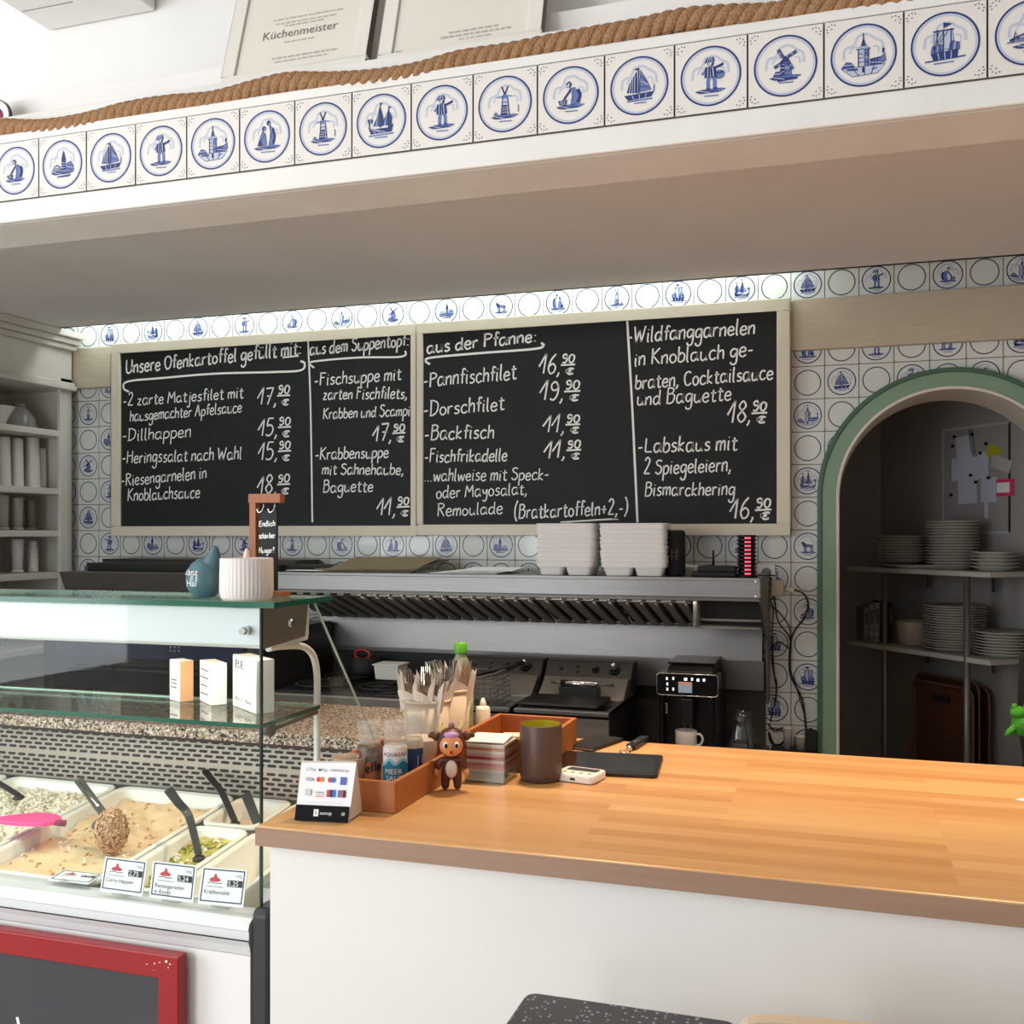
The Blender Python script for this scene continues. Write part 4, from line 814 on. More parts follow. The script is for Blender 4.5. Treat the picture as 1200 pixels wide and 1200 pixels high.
# well, back grille and granite slab
m = MB().box(CX0, CX1, 1.78, 2.44, .78, .80).box(CX0, CX1-.0, 2.385, 2.42, .80, .965).box(CX1-.03, CX1-.006, 1.76, 2.4, .80, .955).box(CX0, CX1, 1.76, 1.775, .80, .905)
m.build('well_lining', mat('well_steel', '#b3b0ab', .4, .7), dc, org=o)
m = MB(); m.add([(CX0, 2.36, .955), (CX1-.006, 2.36, .955), (CX1-.006, 2.383, 1.088), (CX0, 2.383, 1.088)], [(0, 1, 2, 3)], 0)
def gfn(u, v): return (u, 2.36+(v-.955)/.145*.025-.0008, v)
sw, sg2 = .027, .0085
for band in ((.966, 5), (1.036, 5)):
    for r_ in range(band[1]):
        z = band[0]+r_*.0122; x = -2.55+(.5 if r_ % 2 else 0)*(sw+sg2)
        while x < CX1-.045:
            m.poly(rrect(x, x+sw, z-.0036, z+.0036, .0034, 2), gfn, 1); x += sw+sg2
m.build('vent_grille', [mat('grille_steel', '#94897e', .45, .5), BLACKM], dc, org=o, fix=False)
def granite():
    m = bpy.data.materials.new('speckled_granite'); m.use_nodes = True; nt = m.node_tree; b = nt.nodes['Principled BSDF']; N = nt.nodes.new; K = nt.links.new
    tc = N('ShaderNodeTexCoord'); v = N('ShaderNodeTexVoronoi'); v.inputs['Scale'].default_value = 210; K(tc.outputs['Object'], v.inputs['Vector'])
    sp = N('ShaderNodeSeparateColor'); K(v.outputs['Color'], sp.inputs[0]); n = N('ShaderNodeTexNoise'); n.inputs['Scale'].default_value = 45; n.inputs['Detail'].default_value = 3; K(tc.outputs['Object'], n.inputs['Vector'])
    mx = N('ShaderNodeMix'); mx.data_type = 'FLOAT'; mx.inputs[0].default_value = .35; K(sp.outputs[0], mx.inputs[2]); K(n.outputs['Fac'], mx.inputs[3])
    rp = N('ShaderNodeValToRGB'); rp.color_ramp.interpolation = 'CONSTANT'; e = rp.color_ramp.elements; e[0].position = 0; e[0].color = lin('#2e2a28'); e[1].position = .3; e[1].color = lin('#8a7a6c')
    for p_, c_ in ((.42, '#b8a797'), (.56, '#cfc3b4'), (.68, '#9c8474'), (.8, '#5d5550')): x = e.new(p_); x.color = lin(c_)
    K(mx.outputs[0], rp.inputs['Fac']); K(rp.outputs['Color'], b.inputs['Base Color']); b.inputs['Roughness'].default_value = .22; return m
GRAN = granite()
MB().box(CX0, CX1+.004, 2.335, 2.78, 1.103, 1.133).build('granite_slab', GRAN, dc, bevel=.003, org=o)
rg = random.Random(3); m = MB(); n = 240; L0 = -2.7; Wd = CX1+.004-L0; vs = []; rows = 4
for i in range(n+1):
    for j in range(rows+1): vs.append((L0+Wd*i/n, 2.333-rg.uniform(0, .005), 1.104+.028*j/rows))
m.add(vs, [(i*(rows+1)+j, (i+1)*(rows+1)+j, (i+1)*(rows+1)+j+1, i*(rows+1)+j+1) for i in range(n) for j in range(rows)])
m.build('rough_granite_edge', GRAN, dc, org=o)
MB().box(CX0, CX1-.006, 2.375, 2.384, 1.086, 1.102).build('gap_shade_strip', mat('gap_shade_brown', '#3f332b', .6), dc, org=o)  # dark strip, painted shade between grille and granite
MB().box(CX0, CX1-.006, 2.386, 2.76, .80, 1.102).build('rear_body', TRIMW, dc, org=o)
# ------------------------------------------------------------------ food pans in the well
PANW = mat('white_food_pan', '#eeece6', .3)
def zp(y): return .919+.10*(y-1.9)
def pan(x0, x1, y0, y1, depth, label):
    cx, cy = (x0+x1)/2, (y0+y1)/2; t_ = thing('food_pan', label, 'food pan', (cx, cy, zp(cy)))
    m = MB(); r = .03; k = 5
    def loop(d, dz): return [(x, y, .10*y+dz) for x, y in rrect(x0-cx+d, x1-cx-d, y0-cy+d, y1-cy-d, max(.006, r-d*.3), k)]
    lp = [loop(.0, -.006), loop(0, 0), loop(.012, .002), loop(.016, -.004), loop(.026, -depth), loop(.04, -depth-.004)]
    n = len(lp[0]); vs = [p for l in lp for p in l]
    m.add(vs, [(a*n+i, a*n+(i+1) % n, (a+1)*n+(i+1) % n, (a+1)*n+i) for a in range(5) for i in range(n)]+[tuple(range(5*n, 6*n))], 0, True)
    m.build('pan_shell', PANW, t_, fix=False)
    m = MB().tube([(x, y, z-.001) for x, y, z in loop(.003, 0)], .004, 6, closed=True); m.build('pan_rim', PANW, t_); return t_
PA = (-2.235, -1.876, 1.785, 2.325); PB = (-1.866, -1.508, 1.785, 2.325); PC = (-1.498, -1.338, 1.785, 2.125); PD = (-1.330, -1.172, 1.785, 2.125); PE = (-1.498, -1.338, 2.14, 2.325); PF = (-1.330, -1.172, 2.14, 2.325)
pan(*PA, .10, 'large white food pan of creamy shredded salad at the left frame edge'); pan(*PB, .10, 'large white food pan of peach meat salad in the middle of the case')
pan(*PC, .12, 'narrow front pan of green and yellow prawns behind the middle price tag'); pan(*PD, .12, 'narrow front pan beside the counter corner behind the right price tag')
pan(*PE, .11, 'small rear pan behind the green and yellow prawns'); pan(*PF, .11, 'small rear pan nearest the counter corner')
pan(-2.60, -2.245, 1.785, 2.325, .10, 'white food pan cut by the left frame edge')
from mathutils import noise as mnoise
def food(P_, drop, hf, cols, label, name, bits=0, bcols=(), size=.006, seed=1, nx=46, ny=60):
    x0, x1, y0, y1 = P_; cx, cy = (x0+x1)/2, (y0+y1)/2; d = .0215
    t_ = thing(name, label, 'salad', (cx, cy, zp(cy)-drop)); vs = []; rs = random.Random(seed); m = MB()
    def H(u, v): x = x0+d+(x1-x0-2*d)*u; y = y0+d+(y1-y0-2*d)*v; return (x-cx, y-cy, .10*(y-cy)+hf(u, v, x, y))
    for i in range(nx+1):
        for j in range(ny+1): vs.append(H(i/nx, j/ny))
    m.add(vs, [(i*(ny+1)+j, (i+1)*(ny+1)+j, (i+1)*(ny+1)+j+1, i*(ny+1)+j+1) for i in range(nx) for j in range(ny)], 0, True)
    o_ = m.build('salad_mass', cols, t_, fix=False)
    if bits:
        m = MB()
        for k in range(bits):
            u, v = rs.random(), rs.random(); p = Vector(H(u, v)); a = rs.uniform(0, pi); l = size*rs.uniform(.7, 2.2); e = Vector((cos(a)*l, sin(a)*l, rs.uniform(-.3, .5)*l))
            if abs(p.x+e.x) > (x1-x0)/2-d or abs(p.y+e.y) > (y1-y0)/2-d: continue
            m.tube([p-e*.5, p+Vector((0, 0, size*.35)), p+e*.5], [size*.22, size*.4, size*.22], 5, rs.randrange(len(bcols)))
        b_ = m.build('salad_pieces', list(bcols), t_, fix=False); b_['kind'] = 'stuff'
    return t_
nz = lambda x, y, s, k=0: mnoise.noise(Vector((x*s+k, y*s-k, k*1.7)))
SHR = mat('cream_shreds', '#efe6d6', .5, noise=(90, '#e2d5bf', .6)); SHG = mat('herb_grey_bits', '#c3bba2', .6)
food(PA, .045, lambda u, v, x, y: .035*(v > .28)*min(1, (v-.28)*6)*(1-.4*v)+.012*nz(x, y, 28)+.004*nz(x, y, 90)-.02*(v < .3), SHR, 'cream coloured shredded salad with herbs in the left pan', 'shredded_salad', 1300, (SHR, mat('cream_light', '#f1e9da', .5), SHR, mat('cream_light', '', .5), SHR, SHR, SHG), .011, 2)
PEACH = mat('peach_salad', '#e3bf98', .4, noise=(7, '#ecd6b0', .7, 5))
food(PB, .030, lambda u, v, x, y: .004*nz(x, y, 14)+(.014*sin(v*20+u*3)*.3+.012*nz(x, y, 34))*(v > .45)-.035*max(0, 1-abs(v-.62)*4)*max(0, 1-abs(u-.66)*2.6)+.012*max(0, 1-abs(v-.5)*5)*max(0, 1-abs(u-.28)*4), PEACH, 'peach coloured meat salad with a scooped hollow in the middle pan', 'meat_salad', 120,
     (mat('tan_shreds', '#d2a67c', .5), mat('cream_light', '#f1e9da', .5), mat('pink_brown_shreds', '#c99f80', .5)), .008, 4)
GRN = mat('green_yellow_salad', '#b3a94a', .45, noise=(45, '#d5cf8a', .5)); food(PC, .052, lambda u, v, x, y: .05*(v-.3)+.012*nz(x, y, 40), GRN, 'green and yellow prawn salad low in the narrow front pan', 'prawn_salad', 260, (mat('leaf_green', '#8d9a35', .5), mat('yellow_bits', '#cdb64e', .5), mat('cream_light', '', .5)), .010, 5, 24, 40)
food(PD, .080, lambda u, v, x, y: -.03*(v-.4)+.01*nz(x, y, 40), mat('shrimp_cream', '#e6cfb0', .45, noise=(50, '#dfb794', .5)), 'pale shrimp salad in the front pan by the counter corner', 'shrimp_salad', 240, (mat('shrimp_pink', '#dba98a', .45), mat('cream_light', '', .5)), .009, 6, 24, 40)
food(PE, .045, lambda u, v, x, y: .008*nz(x, y, 40), mat('pale_pink_salad', '#e2cbb9', .45, noise=(40, '#d9b9a5', .5)), 'pale pink salad in the small rear pan with the long spoon', 'pink_salad', 60, (SHR,), .008, 7, 20, 24)
food(PF, .035, lambda u, v, x, y: .012*v+.008*nz(x, y, 40), mat('herb_cream', '#ded2b8', .5, noise=(60, '#c6bb8c', .5)), 'creamy herb salad in the small rear pan at the counter corner', 'herb_salad', 110, (SHG, SHR, mat('leaf_green', '', .5)), .008, 8, 20, 24)
food((-2.60, -2.245, 1.785, 2.325), .04, lambda u, v, x, y: .012*nz(x, y, 30), SHR, 'cream salad in the pan cut by the left frame edge', 'cream_salad', 120, (SHR, SHG), .01, 9, 20, 30)
# serving tools: pixel ends, depth
def ladle(name, label, a, c, ya, yc, col, w0, w1, bend=None, cat='serving spoon', scoop=None):
    p, q = onY(*a, ya), onY(*c, yc); t_ = thing(name, label, cat, q); p = p-q; z0 = Vector((0, 0, 0))
    mid = (p+z0)*.5+Vector(bend or (0, 0, 0)); pts = [Vector(k) for k in smooth_pts([p, p*.7+mid*.3 if bend is None else (p+mid)*.5, mid, z0], 6)]
    n = len(pts); m = MB(); side = Vector((1, .25, 0)).normalized()
    vs = []
    for i, k in enumerate(pts):
        w_ = w0+(w1-w0)*i/(n-1); tg_ = (pts[min(i+1, n-1)]-pts[max(i-1, 0)]).normalized(); nn = tg_.cross(side).normalized()
        sd = nn.cross(tg_)
        vs += [k+sd*w_+nn*.003, k-sd*w_+nn*.003, k-sd*w_-nn*.003, k+sd*w_-nn*.003]
    m.add(vs, [(4*i+j, 4*i+(j+1) % 4, 4*i+4+(j+1) % 4, 4*i+4+j) for i in range(n-1) for j in range(4)]+[(0, 1, 2, 3), (4*n-4, 4*n-3, 4*n-2, 4*n-1)])
    m.build('handle', col, t_, bevel=.0015)
    return t_, p
BSP = mat('black_nylon', '#26262a', .3)
t_, p = ladle('serving_scoop', 'dark chrome handled scoop buried in the meat salad', (92, 914), (122, 955), 2.12, 2.02, STEELD, .011, .010); MB().tube([p*.92, p*.5, p*.2], .0045, 8).build('handle_ridge', CHROME, t_)
MB().ell((.01, -.01, -.02), (.03, .03, .016), 16, 8).build('scoop_bowl', STEELD, t_)
p = onY(131, 974, 1.99); t_ = thing('salad_scoop_heap', 'chunky ball of meat salad heaped on the scoop', 'salad', p)
m = MB(); m.ell((0, 0, 0), (.038, .034, .052), 22, 16); m.v = [tuple(Vector(v)*(1+.10*nz(v[0]*60, v[2]*60+v[1]*40, 1))) for v in m.v]; m.build('heap_core', mat('tan_heap', '#c7a07a', .5, noise=(60, '#8f6a52', .7)), t_)
m = MB(); rs = random.Random(5)
for k in range(330):
    d_ = Vector((rs.gauss(0, 1), rs.gauss(0, 1)-.6, rs.gauss(0, 1))).normalized(); c_ = Vector((d_.x*.038, d_.y*.034, d_.z*.052)); e = d_.orthogonal(); e.rotate(Matrix.Rotation(rs.uniform(0, 6), 3, d_)); e = e.normalized()*rs.uniform(.004, .008)
    m.tube([c_-e, c_+d_*.002, c_+e], [.001, .0018, .001], 5, rs.randrange(4))
hb = m.build('heap_shreds', [mat('tan_shreds', '', .5), mat('salmon_shreds', '#d9b08c', .5), mat('pink_brown_shreds', '', .5), mat('brown_bits', '#94694f', .5)], t_, fix=False); hb['kind'] = 'stuff'
t_, p = ladle('serving_spoon', 'black spoon standing in the green and yellow prawn salad', (197, 925), (233, 1002), 2.05, 1.98, BSP, .011, .008, (.016, 0, .012)); MB().ell((.0, 0, -.008), (.013, .018, .008), 14, 8).build('spoon_bowl', BSP, t_)
t_, p = ladle('serving_spoon', 'long black spoon leaning in the small rear pan', (240, 903), (275, 962), 2.34, 2.20, BSP, .009, .008, (.008, 0, .006)); MB().ell((0, 0, -.008), (.012, .018, .008), 14, 8).build('spoon_bowl', BSP, t_)
t_, p = ladle('serving_spoon', 'short black spoon beside the glass corner edge', (288, 930), (303, 968), 2.24, 2.2, BSP, .013, .011); MB().ell((0, 0, -.01), (.013, .018, .008), 14, 8).build('spoon_bowl', BSP, t_)
t_, p = ladle('serving_spoon', 'black spoon at the left frame edge in the shredded salad', (-8, 914), (22, 932), 2.1, 2.06, BSP, .008, .007); MB().ell((0, 0, -.006), (.012, .016, .007), 14, 8).build('spoon_bowl', BSP, t_)
p = onY(33, 963, 1.97); t_ = thing('pink_spatula', 'bright pink plastic spatula lying on the shredded salad', 'spatula', p)
PINK = mat('bright_pink_plastic', '#f0559a', .35); m = MB(); m.prism([(x, y) for x, y in smooth_pts([(-.08, -.03), (-.03, .036), (.03, .05), (.08, .02), (.07, -.02), (.02, -.036), (-.03, -.04)], 5, True)], 'z', 0, .010); m.build('blade', PINK, t_, bevel=.002)
MB().tube([(.07, 0, .004), (.10, .01, .002)], [.006, .008], 8).build('grip_stub', mat('dark_pink', '#8c2f5c', .4), t_)
# price tags: four pixel corners, standing on the rail
TAGB = mat('navy_tag_border', '#2b2d55', .5); RED = mat('tag_red', '#c23a48', .6)
ACR = mat('tag_card_white', '#f0f0f4', .35)
def price_tag(tl, tr, br, bl, yb, lines, price, label, ytop):
    P0, P1, P2, P3 = onY(*tl, ytop), onY(*tr, ytop), onY(*br, yb), onY(*bl, yb)
    og = (P2+P3)/2; t_ = thing('price_tag', label, 'price tag', og); U = P2-P3; V = P0-P3; n = U.cross(V).normalized()
    if n.y > 0: n = -n
    def fn(u, v, h=0): return P3-og+U*u+V*v+n*h
    m = MB(); m.add([fn(0, 0, -.001), fn(1, 0, -.001), fn(1, 1, -.001), fn(0, 1, -.001), fn(0, 0, .001), fn(1, 0, .001), fn(1, 1, .001), fn(0, 1, .001)], [(0, 1, 2, 3), (4, 5, 6, 7), (0, 1, 5, 4), (1, 2, 6, 5), (2, 3, 7, 6), (3, 0, 4, 7)]); m.build('card', ACR, t_)
    m = MB(); f2 = lambda u, v: fn(u, v, .0014)
    for a in ([(.04, .10), (.96, .10)], [(.04, .95), (.96, .95)]): m.ribbon(a, .035, f2)
    for a in ([(.05, .10), (.05, .95)], [(.95, .10), (.95, .95)]): m.ribbon(a, .025, f2)
    m.build('border', TAGB, t_, fix=False)
    m = MB(); m.poly([(.60, .52), (.93, .52), (.93, .70), (.60, .70)], f2); m.build('price_window', INK, t_, fix=False)
    m = MB(); f3 = lambda u, v: fn(.615+u, .545+v*1.1, .002); printed(price, .17, f3, m, 0, 'LEFT', .82); m.build('price_digits', mat('digit_white', '#f2f2f2', .6), t_, fix=False)
    m = MB()
    for k, l_ in enumerate(lines): printed(l_, .145, lambda u, v: fn(.10+u*.76, .30-.16*k+v*1.15, .0014), m)
    printed('100g', .11, lambda u, v: fn(.76+u*.7, .78+v, .0014), m, 1); m.ribbon([(.14, .50), (.52, .49)], .02, f2, 1); m.build('dish_name', [INK, INKG], t_, fix=False)
    m = MB(); m.poly([(.18, .66), (.24, .74), (.28, .74), (.30, .84), (.34, .84), (.36, .75), (.46, .68), (.40, .63), (.24, .63)], f2, 0); m.ribbon([(.16, .58), (.26, .61), (.36, .58), (.48, .60)], .03, f2, 1); m.build('printed_emblem', [RED, INKG], t_, fix=False)
    m = MB(); m.box(-.02, .02, -.004, .02, -.004, .001); m.build('foot', CLEAR, t_)
price_tag((123.9, 1003.8), (171.5, 1008.3), (167, 1050.5), (117.4, 1044), 1.728, ['Curry-Happen'], '2,75', 'price tag reading Curry-Happen, leftmost of the three standing tags', 1.748)
price_tag((179.8, 1009), (230.6, 1013.9), (226.6, 1058), (175, 1051.5), 1.728, ['Riesengarnelen', 'in Knobi'], '5,24', 'middle standing price tag reading Riesengarnelen in Knobi', 1.748)
price_tag((237.6, 1015.7), (288, 1022), (285, 1064), (232, 1059), 1.728, ['Krabbensalat'], '5,25', 'right standing price tag reading Krabbensalat near the glass corner', 1.748)
price_tag((74, 1020), (115, 1023), (104, 1036), (56, 1031), 1.745, [' '], '3,45', 'price tag fallen flat on its back at the front of the case', 1.80)
# red framed chalkboard hung on the case
RY = 1.672; o = (-1.9, RY+.02, .5); rb = thing('red_framed_chalkboard', 'red framed chalkboard hung on the front of the display case', 'chalkboard', o)
rt = onY(209, 1122, RY); fx1 = rt.x; fz1 = rt.z; REDP = mat('red_frame_paint', '#92101a', .38, noise=(5, '#9c141c', .5)); fw = .047
m = MB()
for poly_ in ([(fx1-1.2, fz1), (fx1, fz1), (fx1-fw, fz1-fw), (fx1-1.2, fz1-fw)], [(fx1, fz1), (fx1, fz1-.7), (fx1-fw, fz1-.7+fw), (fx1-fw, fz1-fw)], [(fx1-1.2, fz1-.7), (fx1, fz1-.7), (fx1-fw, fz1-.7+fw), (fx1-1.2, fz1-.7+fw)], [(fx1-1.2, fz1), (fx1-1.2, fz1-.7), (fx1-1.2+fw, fz1-.7+fw), (fx1-1.2+fw, fz1-fw)]): m.prism(poly_, 'y', RY, RY+.028)
m.build('frame', REDP, rb, bevel=.003, org=o)
MB().box(fx1-1.19, fx1-fw+.005, RY+.01, RY+.028, fz1-.69, fz1-fw+.005).build('panel', mat('grey_slate', '#2f2f33', .6, noise=(3, '#434347', .9)), rb, org=o)
m = MB(); rs = random.Random(8)
for (px, py, a) in ((172, 1130, 3), (181, 1129, 4), (195, 1127, 6), (199, 1130, 3), (197, 1134, 3), (180, 1137, 2), (187, 1128, 3)):
    q = onY(px, py, RY-.0008); r_ = a*.0006
    m.poly([(q.x+r_*rs.uniform(.6, 1.6)*cos(k*pi/3), q.z+r_*rs.uniform(.5, 1)*sin(k*pi/3)) for k in range(6)], lambda u, v: (u, RY-.0006, v))
m.build('paint_chip', mat('bare_primer', '#e8dcd8', .7), rb, org=o, fix=False)
m = MB(); a, c = onY(20, 1192, RY+.009), onY(23, 1206, RY+.009); m.ribbon([(a.x, a.z), (c.x, c.z)], .007, lambda u, v: (u, RY+.009, v)); m.build('chalk_mark', CHALK, rb, org=o, fix=False)
# ------------------------------------------------------------------ things on the bar counter
ORW = mat('orange_stained_wood', '#b4703f', .45, noise=(5, '#a2602f', .8, 5, (1, 8, 8)))
ZW = HC+.0005
def wood_tray(label, x0, x1, y0, y1, h, name='wooden_tray', t=.011):
    o = ((x0+x1)/2, (y0+y1)/2, ZW); t_ = thing(name, label, 'tray', o)
    for q in ((x0, x1, y0, y0+t), (x0, x1, y1-t, y1), (x0, x0+t, y0+t, y1-t), (x1-t, x1, y0+t, y1-t)): MB().box(q[0], q[1], q[2], q[3], ZW, ZW+h).build('side_board', ORW, t_, bevel=.002, org=o)
    MB().box(x0+t, x1-t, y0+t, y1-t, ZW, ZW+.007).build('bottom_board', ORW, t_, org=o); return t_
wood_tray('long orange brown wooden tray holding the spice mills and bowls', -1.05, -.836, 1.835, 2.225, .062)
wood_tray('deeper orange brown wooden tray behind the striped note block', -.868, -.655, 2.25, 2.56, .075)
# card payment sign
P3, P2 = onZ(345.5, 961.5, ZW), onZ(410, 963.5, ZW); P2.y = P3.y+.016; A0, A1 = onY(353.5, 891.5, P3.y+.034), onY(418, 892, P3.y+.050); BB = onZ(425, 953, ZW); BA = BB-(P2-P3)
og = (P2+P3)/2; pt = thing('card_payment_sign', 'white tent sign with card payment marks at the left corner of the counter', 'sign', og)
def pane(p, q, r, s_, th, mats, name, par):
    n = (q-p).cross(s_-p).normalized()*th; vs = [k-og+d for d in (Vector((0, 0, 0)), n) for k in (p, q, r, s_)]
    return MB().add(vs, [(0, 1, 2, 3), (7, 6, 5, 4), (0, 4, 5, 1), (1, 5, 6, 2), (2, 6, 7, 3), (3, 7, 4, 0)]).build(name, mats, par)
fr = pane(P3, P2, A1, A0, -.002, mat('sign_white', '#f4f3f5', .4), 'front_panel', pt)
pane(BA, BB, A1, A0, .002, mat('sign_grey_back', '#cfc9c6', .5), 'back_panel', pt)
m = MB().add([k-og for k in (P2+Vector((.0005, .003, .004)), BB+Vector((0, -.003, .004)), A1)], [(0, 1, 2)]).build('side_gusset', MATS['sign_grey_back'], pt)
nn = (P2-P3).cross(A0-P3).normalized(); nn = nn if nn.y < 0 else -nn
def sfn(u, v, h=.0032): b_ = P3-og; return b_+(P2-P3)*u+(A0-P3)*v+nn*h
m = MB(); m.poly([(0, 0), (1, 0), (1, .265), (0, .265)], lambda u, v: sfn(u, v, .0026)); m.build('black_band', mat('sign_black', '#121216', .75, spec=.2), pt, fix=False)
m = MB()
def ptxt(s, size, u0, v0, mi=0, k=1.0): printed(s, size, lambda u, v: sfn(u0+u*k, v0+v), m, mi)
def circ(u, v, r, mi): m.poly([(u+r*.92*cos(k*pi/9), v+r*cos(0)*sin(k*pi/9)) for k in range(18)], lambda a, b_: sfn(a, b_, .0030+.0002*mi/3), mi)
ptxt('G Pay', .075, .12, .835, 1); circ(.375, .855, .022, 0); ptxt('Pay', .075, .41, .835, 1); ptxt('SAMSUNG Pay', .055, .58, .838, 0)
ptxt('VISA', .085, .12, .665, 2); circ(.37, .695, .042, 3); circ(.425, .695, .042, 4); circ(.585, .695, .045, 3); circ(.645, .695, .045, 5)
for u0, u1, v0, v1, mi in ((.78, .89, .62, .75, 6), (.14, .25, .42, .53, 7), (.34, .49, .475, .49, 1), (.34, .49, .405, .42, 4), (.55, .61, .41, .53, 3), (.61, .66, .41, .53, 2), (.66, .71, .41, .53, 5), (.76, .80, .41, .53, 5), (.81, .85, .41, .53, 3), (.86, .90, .41, .53, 0)):
    m.poly([(u0, v0), (u1, v0), (u1, v1), (u0, v1)], sfn, mi)
ptxt('DISCOVER', .035, .345, .435, 1); m.ribbon([(.15, .315), (.86, .315)], .006, sfn, 7)
m.poly([(.345, .085), (.435, .085), (.435, .2), (.345, .2)], sfn, 8); ptxt('sumup', .085, .46, .115, 8)
m.ribbon([(.38, .12), (.40, .125), (.40, .145), (.38, .145), (.38, .165), (.40, .17)], .01, lambda u, v: sfn(u, v, .0036), 0)
for k in range(3): m.ribbon([(.87+.02*k, .115), (.878+.022*k, .14), (.87+.02*k, .165)], .009, sfn, 8)
m.build('printed_marks', [INK, INKG, mat('ink_navy', '#27316b', .6), mat('ink_red', '#cf3f34', .6), mat('ink_orange', '#e08a3c', .6), mat('ink_blue', '#2f78c4', .6), mat('ink_violet_blue', '#5a6cc0', .6), mat('ink_light', '#cfcdd0', .6), WPLAS], pt, fix=False)
# spice mills
def mill(name, label, px, Y, r, ztop, body, lab, kind):
    p = onY(px, 900, Y); z0 = ZW+.0075; h = ztop-z0; t_ = thing(name, label, 'spice mill', (p.x, Y, z0))
    MB().lathe(0, 0, [(r*.96, 0), (r, .004), (r, h*.60), (r*.9, h*.64), (0, h*.65)], 28).build('jar', body, t_)
    MB().lathe(0, 0, [(r*.86, h*.655), (r*.98, h*.67), (r*.98, h*.80), (r*.93, h*.83), (r, h*.85), (r*.99, h*.985), (r*.9, h), (0, h)], 28, warp=lambda a, z: 1+.02*cos(18*a)).build('grinder_cap', CAPP, t_)
    def cf(u, v, d=.0006): a = -pi/2+.42+u/r; return ((r+d)*cos(a), (r+d)*sin(a), v)
    m = MB(); lo, hi = lab; N_ = 20
    for k in range(N_): m.poly([(-.9*pi*r+1.8*pi*r*k/N_, lo*h), (-.9*pi*r+1.8*pi*r*(k+1)/N_, lo*h), (-.9*pi*r+1.8*pi*r*(k+1)/N_, hi*h), (-.9*pi*r+1.8*pi*r*k/N_, hi*h)], cf, 0)
    f2 = lambda u, v: cf(u, v, .0011); f3 = lambda u, v: cf(u, v, .0015)
    if kind == 'salt':
        wave = smooth_pts([(-.9*pi*r, .44*h), (-.4*pi*r, .36*h), (-.15*pi*r, .46*h), (0, .38*h), (.2*pi*r, .45*h), (.5*pi*r, .38*h), (.9*pi*r, .44*h)], 5)
        for a, c_ in zip(wave[:-1], wave[1:]): m.poly([(a[0], lo*h), (c_[0], lo*h), c_, a], f2, 1)
        for a, c_ in zip(wave[:-1], wave[1:]): m.ribbon([a, c_], .006, f3, 3)
        printed('AQUASALE', .0115, lambda u, v: f3(u-.027, .50*h+v), m, 2); printed('MEER', .0155, lambda u, v: f3(u-.022, .24*h+v), m, 4); printed('SALZ', .0155, lambda u, v: f3(u-.020, .14*h+v), m, 4)
        m.ribbon([(-.02, .09*h), (.02, .09*h)], .003, f3, 4)
    elif kind == 'pepper':
        hand(m, 'Pfeffer', (-.024, .22*h), (.034, .27*h), .012, .0035, f3, 2)
        m.poly([(-.030+.013*cos(k*pi/8), .47*h+.016*sin(k*pi/8)-.002) for k in range(16)], f2, 1); m.ribbon([(-.036, .44*h), (-.025, .50*h)], .004, f3, 3)
    else:
        m.poly([(.01, lo*h+.004), (.026, lo*h+.004), (.026, .4*h), (.01, .4*h)], f2, 1)
        for k in range(6): m.ribbon([(.0125, lo*h+.008+.006*k), (.0235, lo*h+.008+.006*k)], .0022, f3, 2)
        m.poly([(-.02, .42*h), (.03, .42*h), (.03, .5*h), (-.02, .5*h)], f2, 3)
    cols = {'salt': [WPLAS, mat('sea_blue', '#1f7fa6', .4), mat('ink_navy', '', .6), mat('pale_aqua', '#8cc8dc', .4), WPLAS],
            'pepper': [mat('kraft_label', '#b0764f', .6), mat('label_red', '#c22a35', .5), INK, WPLAS], 'blue': [mat('label_navy', '#2c4a7a', .5), WPLAS, INK, mat('label_yellow', '#d9b84a', .5)]}[kind]
    m.build('paper_label', cols, t_, fix=False)
mill('spice_mill', 'clear pepper mill with a kraft Pfeffer label and red badge', 433, 2.0, .0255, 1.247, mat('peppercorn_fill', '#54443a', .35, noise=(90, '#8a7a6c', .5)), (.02, .40), 'pepper')
mill('spice_mill', 'salt mill with blue and white sea salt label', 463, 2.0, .0255, 1.251, mat('salt_fill', '#cfd0cf', .35), (.02, .62), 'salt')
mill('spice_mill', 'rear mill with navy label and barcode, right of the salt mill', 484, 2.06, .022, 1.260, mat('pale_salt_fill', '#cfc6b8', .35), (.02, .50), 'blue')
def bowl(label, px, Y, r, h, mt, fill=None):
    p = onY(px, 890, Y); t_ = thing('small_bowl', label, 'bowl', (p.x, Y, ZW+.008))
    MB().lathe(0, 0, [(r*.55, 0), (r*.6, .004), (r*.9, h*.5), (r, h*.96), (r*.99, h), (r*.93, h), (r*.84, h*.5), (r*.5, .012), (0, .01)], 32).build('bowl_body', mt, t_)
    if fill:
        m = MB(); rs = random.Random(2)
        for k in range(26): a = rs.uniform(0, 6.3); q = rs.uniform(0, r*.7); m.ell((q*cos(a), q*sin(a), h*.62+rs.uniform(0, .01)), (.006, .005, .004), 7, 5)
        f_ = m.build('pepper_berries', fill, t_); f_['kind'] = 'stuff'
bowl('beige stoneware bowl in the tray left of the pepper mill', 410, 1.97, .036, .066, mat('beige_stoneware', '#b3a595', .5, noise=(20, '#a59685', .5)))
bowl('cream bowl with dark pieces in the tray behind the toy figure', 492, 2.16, .042, .075, mat('cream_stoneware', '#d8cdbf', .45), mat('dark_pieces', '#4a3a2c', .5))
p = onZ(507, 893, ZW+.02); 
